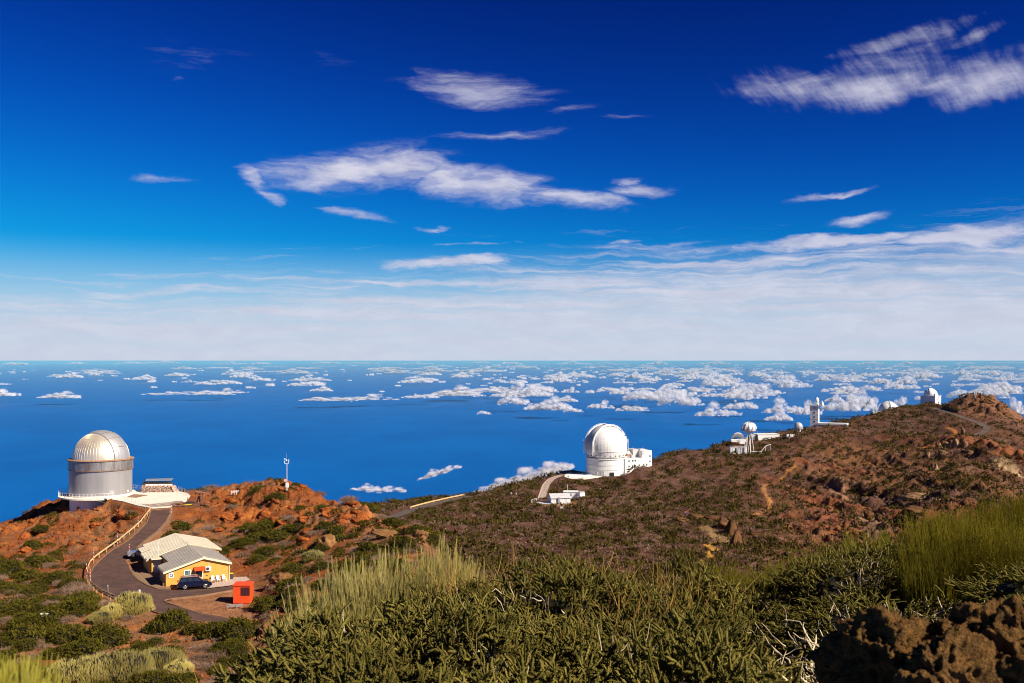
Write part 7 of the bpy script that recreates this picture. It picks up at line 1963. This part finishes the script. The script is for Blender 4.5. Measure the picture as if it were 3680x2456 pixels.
M_JR = pmat('red_jacket', (0.7, 0.02, 0.03), (0.6, 0.02, 0.03), 3); M_JB = pmat('blue_trousers', (0.03, 0.06, 0.4), (0.03, 0.05, 0.3), 3); M_JL = pmat('light_blue_jacket', (0.3, 0.5, 0.6), (0.25, 0.4, 0.5), 3)
p = hit(2468.5, 1849, 300); hiker(tuple(p), .4, M_JR, M_JB, 'tiny hiker in red jacket and blue trousers on the rocky ledge of the far slope')
p = hit(2463.5, 1852, 300); hiker(tuple(p), -.3, M_JL, M_DARK, 'tiny hiker in pale blue left of the one in red on the far slope')
# ------------------------------------------------------------------ sea of small cumulus clouds below the camera
def cloud_mat(name, soft0, soft1, nscale, namp, dens=1.0):
    m = bpy.data.materials.new(name); m.use_nodes = True; t = NT(m.node_tree); m.node_tree.nodes.clear()
    out = t.n('ShaderNodeOutputMaterial'); g = t.n('ShaderNodeNewGeometry'); tcn = t.n('ShaderNodeTexCoord')
    nup = t.vm('NORMALIZE', t.vm('ADD', g.outputs['Normal'], (0.25, -0.15, 0.85)))   # light scattered inside the cloud evens out its shading
    df = t.n('ShaderNodeBsdfDiffuse'); t.link(nup, df.inputs['Normal']); df.inputs[0].default_value = (0.82, 0.81, 0.87, 1)
    tr = t.n('ShaderNodeBsdfTranslucent'); tr.inputs[0].default_value = (0.82, 0.81, 0.87, 1)
    a = t.n('ShaderNodeMixShader'); a.inputs[0].default_value = 0.45; t.link(df.outputs[0], a.inputs[1]); t.link(tr.outputs[0], a.inputs[2])
    tp_ = t.n('ShaderNodeBsdfTransparent'); f = t.m('ABSOLUTE', t.vm('DOT_PRODUCT', g.outputs['Incoming'], g.outputs['Normal']))
    nz = t.noise(tcn.outputs['Object'], nscale, 5, 0.65)
    al = t.m('MULTIPLY', t.mr(t.m('ADD', f, t.m('MULTIPLY', t.m('SUBTRACT', nz, 0.5), namp)), soft0, soft1), dens)
    ms = t.n('ShaderNodeMixShader'); t.link(al, ms.inputs[0]); t.link(tp_.outputs[0], ms.inputs[1]); t.link(a.outputs[0], ms.inputs[2]); t.link(ms.outputs[0], out.inputs[0])
    return m


M_CLOUD = cloud_mat('cloud_vapour', 0.15, 1.30, 3.6, 2.0, .56)
M_WISP = cloud_mat('thin_vapour', 0.20, 1.1, 3.5, 2.0, .28)


def cloud_mesh(seed, mat, lumps=16, flat_=1.0):
    r = np.random.default_rng(seed); bm = bmesh.new(); bmesh.ops.create_icosphere(bm, subdivisions=2, radius=1.0); bm.verts.ensure_lookup_table()
    p = np.array([v.co[:] for v in bm.verts]); f = np.array([[v.index for v in fc.verts] for fc in bm.faces]); bm.free(); lumps *= 4; vs, fs = [], []; o = 0
    for k_ in range(lumps):
        x = r.uniform(-.92, .92); y = r.normal(0, .25); s = (.05 + .17 * r.uniform(0, 1) ** 1.6) * (1.15 - .5 * abs(x)); z = max(0, r.uniform(-.06, .34)) * (1.05 - abs(x)) * (1 + .5 * math.sin(seed + 5 * x))
        q = p * 2.2 + seed + k_ * 3.1; rad = 1 + .55 * fbm(q[:, 0], q[:, 1], q[:, 2], octv=4, gain=.6, seed=seed)
        v = p * rad[:, None] * s * np.array([1.15, 1.1, .9]) + np.array([x, y, z + s * .35]); v[:, 2] = np.where(v[:, 2] < 0, v[:, 2] * .22, v[:, 2]); vs.append(v); fs.append(f + o); o += len(v)
    return np_mesh('cloud', np.concatenate(vs), np.concatenate(fs), mat, link=False, smooth=True)


CLM = [cloud_mesh(300 + s, M_CLOUD, n_) for s, n_ in enumerate((18, 14, 20, 12, 16, 10))]
WIS = [cloud_mesh(320 + s, M_WISP, 16) for s in range(2)]
cr_ = np.random.default_rng(31)


def cloud(u, v, wpx, hpx, label, alt=-2050.0, group=None, ms=None, d=None, depth=1.0):
    d = d if d else alt * -F / (v - HZ); me = (ms or CLM)[int(cr_.integers(len(ms or CLM)))]
    o = bpy.data.objects.new('cloud', me); C.objects.link(o); s = wpx / 2 / F * d
    o.location = (X(u, d), d, Zv(v, d)); o.scale = (s, s * depth * (1 if cr_.random() < .5 else -1), hpx / F * d / .62); o.rotation_euler = (0, 0, cr_.uniform(-.35, .35))
    return tag(o, label, 'cloud', group)


for (u, v, w_, h_, lab) in ((640, 1420, 240, 30, 'long flat white cloud over the sea, left of the middle'), (770, 1420, 140, 30, 'right-hand half of the long flat cloud over the sea'), (830, 1414, 110, 26, 'short cloud just right of the long flat one'),
                            (1185, 1442, 190, 30, 'flat cloud over the sea, first of the long pair in the middle'), (1320, 1438, 200, 34, 'flat cloud over the sea, second of the long pair in the middle'), (1100, 1388, 130, 42, 'puffy cloud above the long pair in the middle'),
                            (1510, 1432, 130, 34, 'cloud with steep left end right of the long pair'), (1640, 1424, 180, 40, 'broad cloud left of the big white dome, over open sea'), (1850, 1455, 120, 55, 'puffy cloud between the middle and the big white dome'),
                            (2060, 1482, 70, 30, 'small round cloud above the big white dome'), (2160, 1468, 90, 42, 'small puffy cloud above and left of the white annex'), (1740, 1490, 50, 24, 'small lone cloud low over the sea in the middle'),
                            (2330, 1440, 170, 70, 'towering cloud above the white annex'), (2420, 1425, 140, 60, 'large puff right of the towering one'), (2580, 1495, 150, 62, 'large low cloud above the open steel tower'), (2660, 1470, 120, 60, 'cloud upper right of the open steel tower'),
                            (2800, 1512, 90, 48, 'cloud just left of the tall white tower'), (2700, 1425, 200, 70, 'wide heaped cloud above the ridge buildings'), (2900, 1490, 90, 70, 'cloud behind the top of the tall white tower'), (3090, 1470, 130, 100, 'tall cloud above the half hidden dome'),
                            (3000, 1445, 60, 40, 'small cloud right of the tall white tower'), (3220, 1475, 110, 70, 'cloud left of the square-based dome'), (3440, 1480, 110, 60, 'cloud right of the square-based dome'), (3640, 1490, 110, 80, 'low cloud right of the summit at the edge')):
    cloud(u, v, w_ * 1.15, h_ * .80, lab, -2050)
n_ = 0
while n_ < 275:
    right = cr_.random() < .66
    if right: u = cr_.uniform(1750, 3800); v = 1318 + abs(cr_.normal(0, 1)) * 62
    else: u = cr_.uniform(-120, 1900); v = 1316 + abs(cr_.normal(0, 1)) * 55
    if v > (1500 if right else 1478) or v < 1312: continue
    if any(abs(u - a_) < 85 and v > b_ for a_, b_ in ((2925, 1425), (3193, 1415), (3353, 1395))): continue
    q = (v - HZ); clump = fbm(np.array([u / 260.]), np.array([math.log(q) * 2.2]), octv=3, seed=95)[0]
    if clump < (-.35 if right else -.12): continue
    w_ = cr_.uniform(.5, 1.35) * q * (.80 if right else 1.1) + 20; h_ = w_ * cr_.uniform(.17, .34) * (1.15 if right else .75)
    far = v < 1345
    if far: w_ *= 2.2
    g_l = ('distant cloud in the crowded band near the horizon' if far else ('small puffy cloud over the sea behind the ridge' if right else 'small flat cloud over the open sea at left'))
    wh = 'above the metal dome' if u < 620 else 'above the weather mast' if u < 1300 else 'over the open sea in the middle' if u < 1950 else 'above the big white dome' if u < 2450 else 'above the open steel tower' if u < 2850 else 'above the tall white tower' if u < 3120 else 'above the domes near the summit' if u < 3480 else 'above the summit at the right edge'
    cloud(u, v, w_, min(h_, q * .5 + 8), ('distant cloud near the horizon ' if far else 'small low cloud ') + wh, -2050, ('distant clouds ' if far else 'low clouds ') + wh); n_ += 1
for (u, v, w_, h_, d, lab) in ((1385, 1768, 130, 30, 6500, 'torn wisp of cloud low over the sea beside the near broom'), (1320, 1762, 110, 26, 6600, 'faint wisp of cloud left of the torn one'), (1560, 1712, 110, 30, 7000, 'thin wisp of cloud sloping up left of the fog bank'), (1610, 1695, 90, 26, 7000, 'upper end of the thin sloping wisp'),
                               (1880, 1735, 230, 62, 2300, 'fog bank rising behind the ridge left of the big white dome'), (1970, 1710, 170, 60, 2300, 'upper part of the fog bank beside the big white dome'), (1790, 1752, 170, 36, 2300, 'lower end of the fog bank on the ridge line'), (2010, 1700, 80, 44, 2350, 'small puff at the top of the fog bank')):
    o = cloud(u, v, w_ * 1.2, h_ * 1.05, lab, ms=WIS, d=d); o.rotation_euler = (0, -.28 if u > 1500 else 0, 0)

# distant line on the horizon
for k_ in range(22):
    u = -100 + k_ * 178 + cr_.uniform(-50, 50); cloud(u, 1309 + cr_.uniform(-3, 3), cr_.uniform(70, 150), cr_.uniform(9, 14), 'tiny far cloud right on the horizon', -900, 'cloud line on the horizon')
# the countless smaller puffs: one mass
def puff(seed):
    r = np.random.default_rng(seed); bm = bmesh.new(); bmesh.ops.create_icosphere(bm, subdivisions=1, radius=1.0); bm.verts.ensure_lookup_table()
    p = np.array([v.co[:] for v in bm.verts]); f = np.array([[v.index for v in fc.verts] for fc in bm.faces]); bm.free(); vs, fs, o = [], [], 0
    for k_ in range(5):
        x = r.uniform(-.75, .75); s = r.uniform(.22, .42) * (1.1 - .5 * abs(x)); q = p * 2 + seed + k_ * 2.7; rad = 1 + .5 * fbm(q[:, 0], q[:, 1], q[:, 2], octv=3, seed=seed)
        v = p * rad[:, None] * s + np.array([x, r.normal(0, .2), s * .4]); v[:, 2] = np.where(v[:, 2] < 0, v[:, 2] * .2, v[:, 2]); vs.append(v); fs.append(f + o); o += len(v)
    return np.concatenate(vs), np.concatenate(fs)


PF = [puff(400 + k_) for k_ in range(5)]; VV, FF, off_ = [], [], 0; cnt = 0
while cnt < 420:
    right = cr_.random() < .68
    u = cr_.uniform(1700, 3800) if right else cr_.uniform(-120, 1900); v = 1312 + abs(cr_.normal(0, 1)) * (52 if right else 46)
    if v > (1500 if right else 1470): continue
    q = v - HZ; clump = fbm(np.array([u / 200.]), np.array([math.log(q) * 2.4]), octv=3, seed=97)[0]
    if clump < -.25: continue
    d = 2050 * F / q; s = (q * cr_.uniform(.22, .55) + 12) / 2 / F * d; P_, Fc_ = PF[cnt % 5]; a_ = cr_.uniform(0, 6.28); c_, s_ = math.cos(a_), math.sin(a_)
    hh = s * cr_.uniform(.45, 1.0)
    VV.append(np.stack([(P_[:, 0] * c_ - P_[:, 1] * s_) * s + X(u, d), (P_[:, 0] * s_ + P_[:, 1] * c_) * s + d, P_[:, 2] * hh - 2050], -1)); FF.append(Fc_ + off_); off_ += len(P_); cnt += 1
M_PUFF = cloud_mat('small_cloud_vapour', 0.15, 1.2, .0006, 1.2, .50)
oc = np_mesh('small_clouds', np.concatenate(VV), np.concatenate(FF), M_PUFF, smooth=True); tag(oc, 'countless tiny clouds scattered between the larger ones over the sea', kind='stuff')
# ------------------------------------------------------------------ air over the sea
def haze_box():
    m = bpy.data.materials.new('sea_haze'); m.use_nodes = True; t = NT(m.node_tree); m.node_tree.nodes.clear()
    out = t.n('ShaderNodeOutputMaterial'); pv = t.n('ShaderNodeVolumePrincipled'); t.link(pv.outputs[0], out.inputs['Volume'])
    pv.inputs['Color'].default_value = (0.26, 0.68, 1.0, 1); pv.inputs['Density'].default_value = HAZE_D
    pv.inputs['Anisotropy'].default_value = -0.12
    b = MB().box(0, 0, 0, 1, 1, 1).build('haze', m)
    S = 2.1e6
    b.scale = (2 * S, 2 * S, 2401 + 20); b.location = (0, 0, (-2401 + 20) / 2)
    tag(b, kind='stuff')
HAZE_D = 2.2e-6
haze_box()
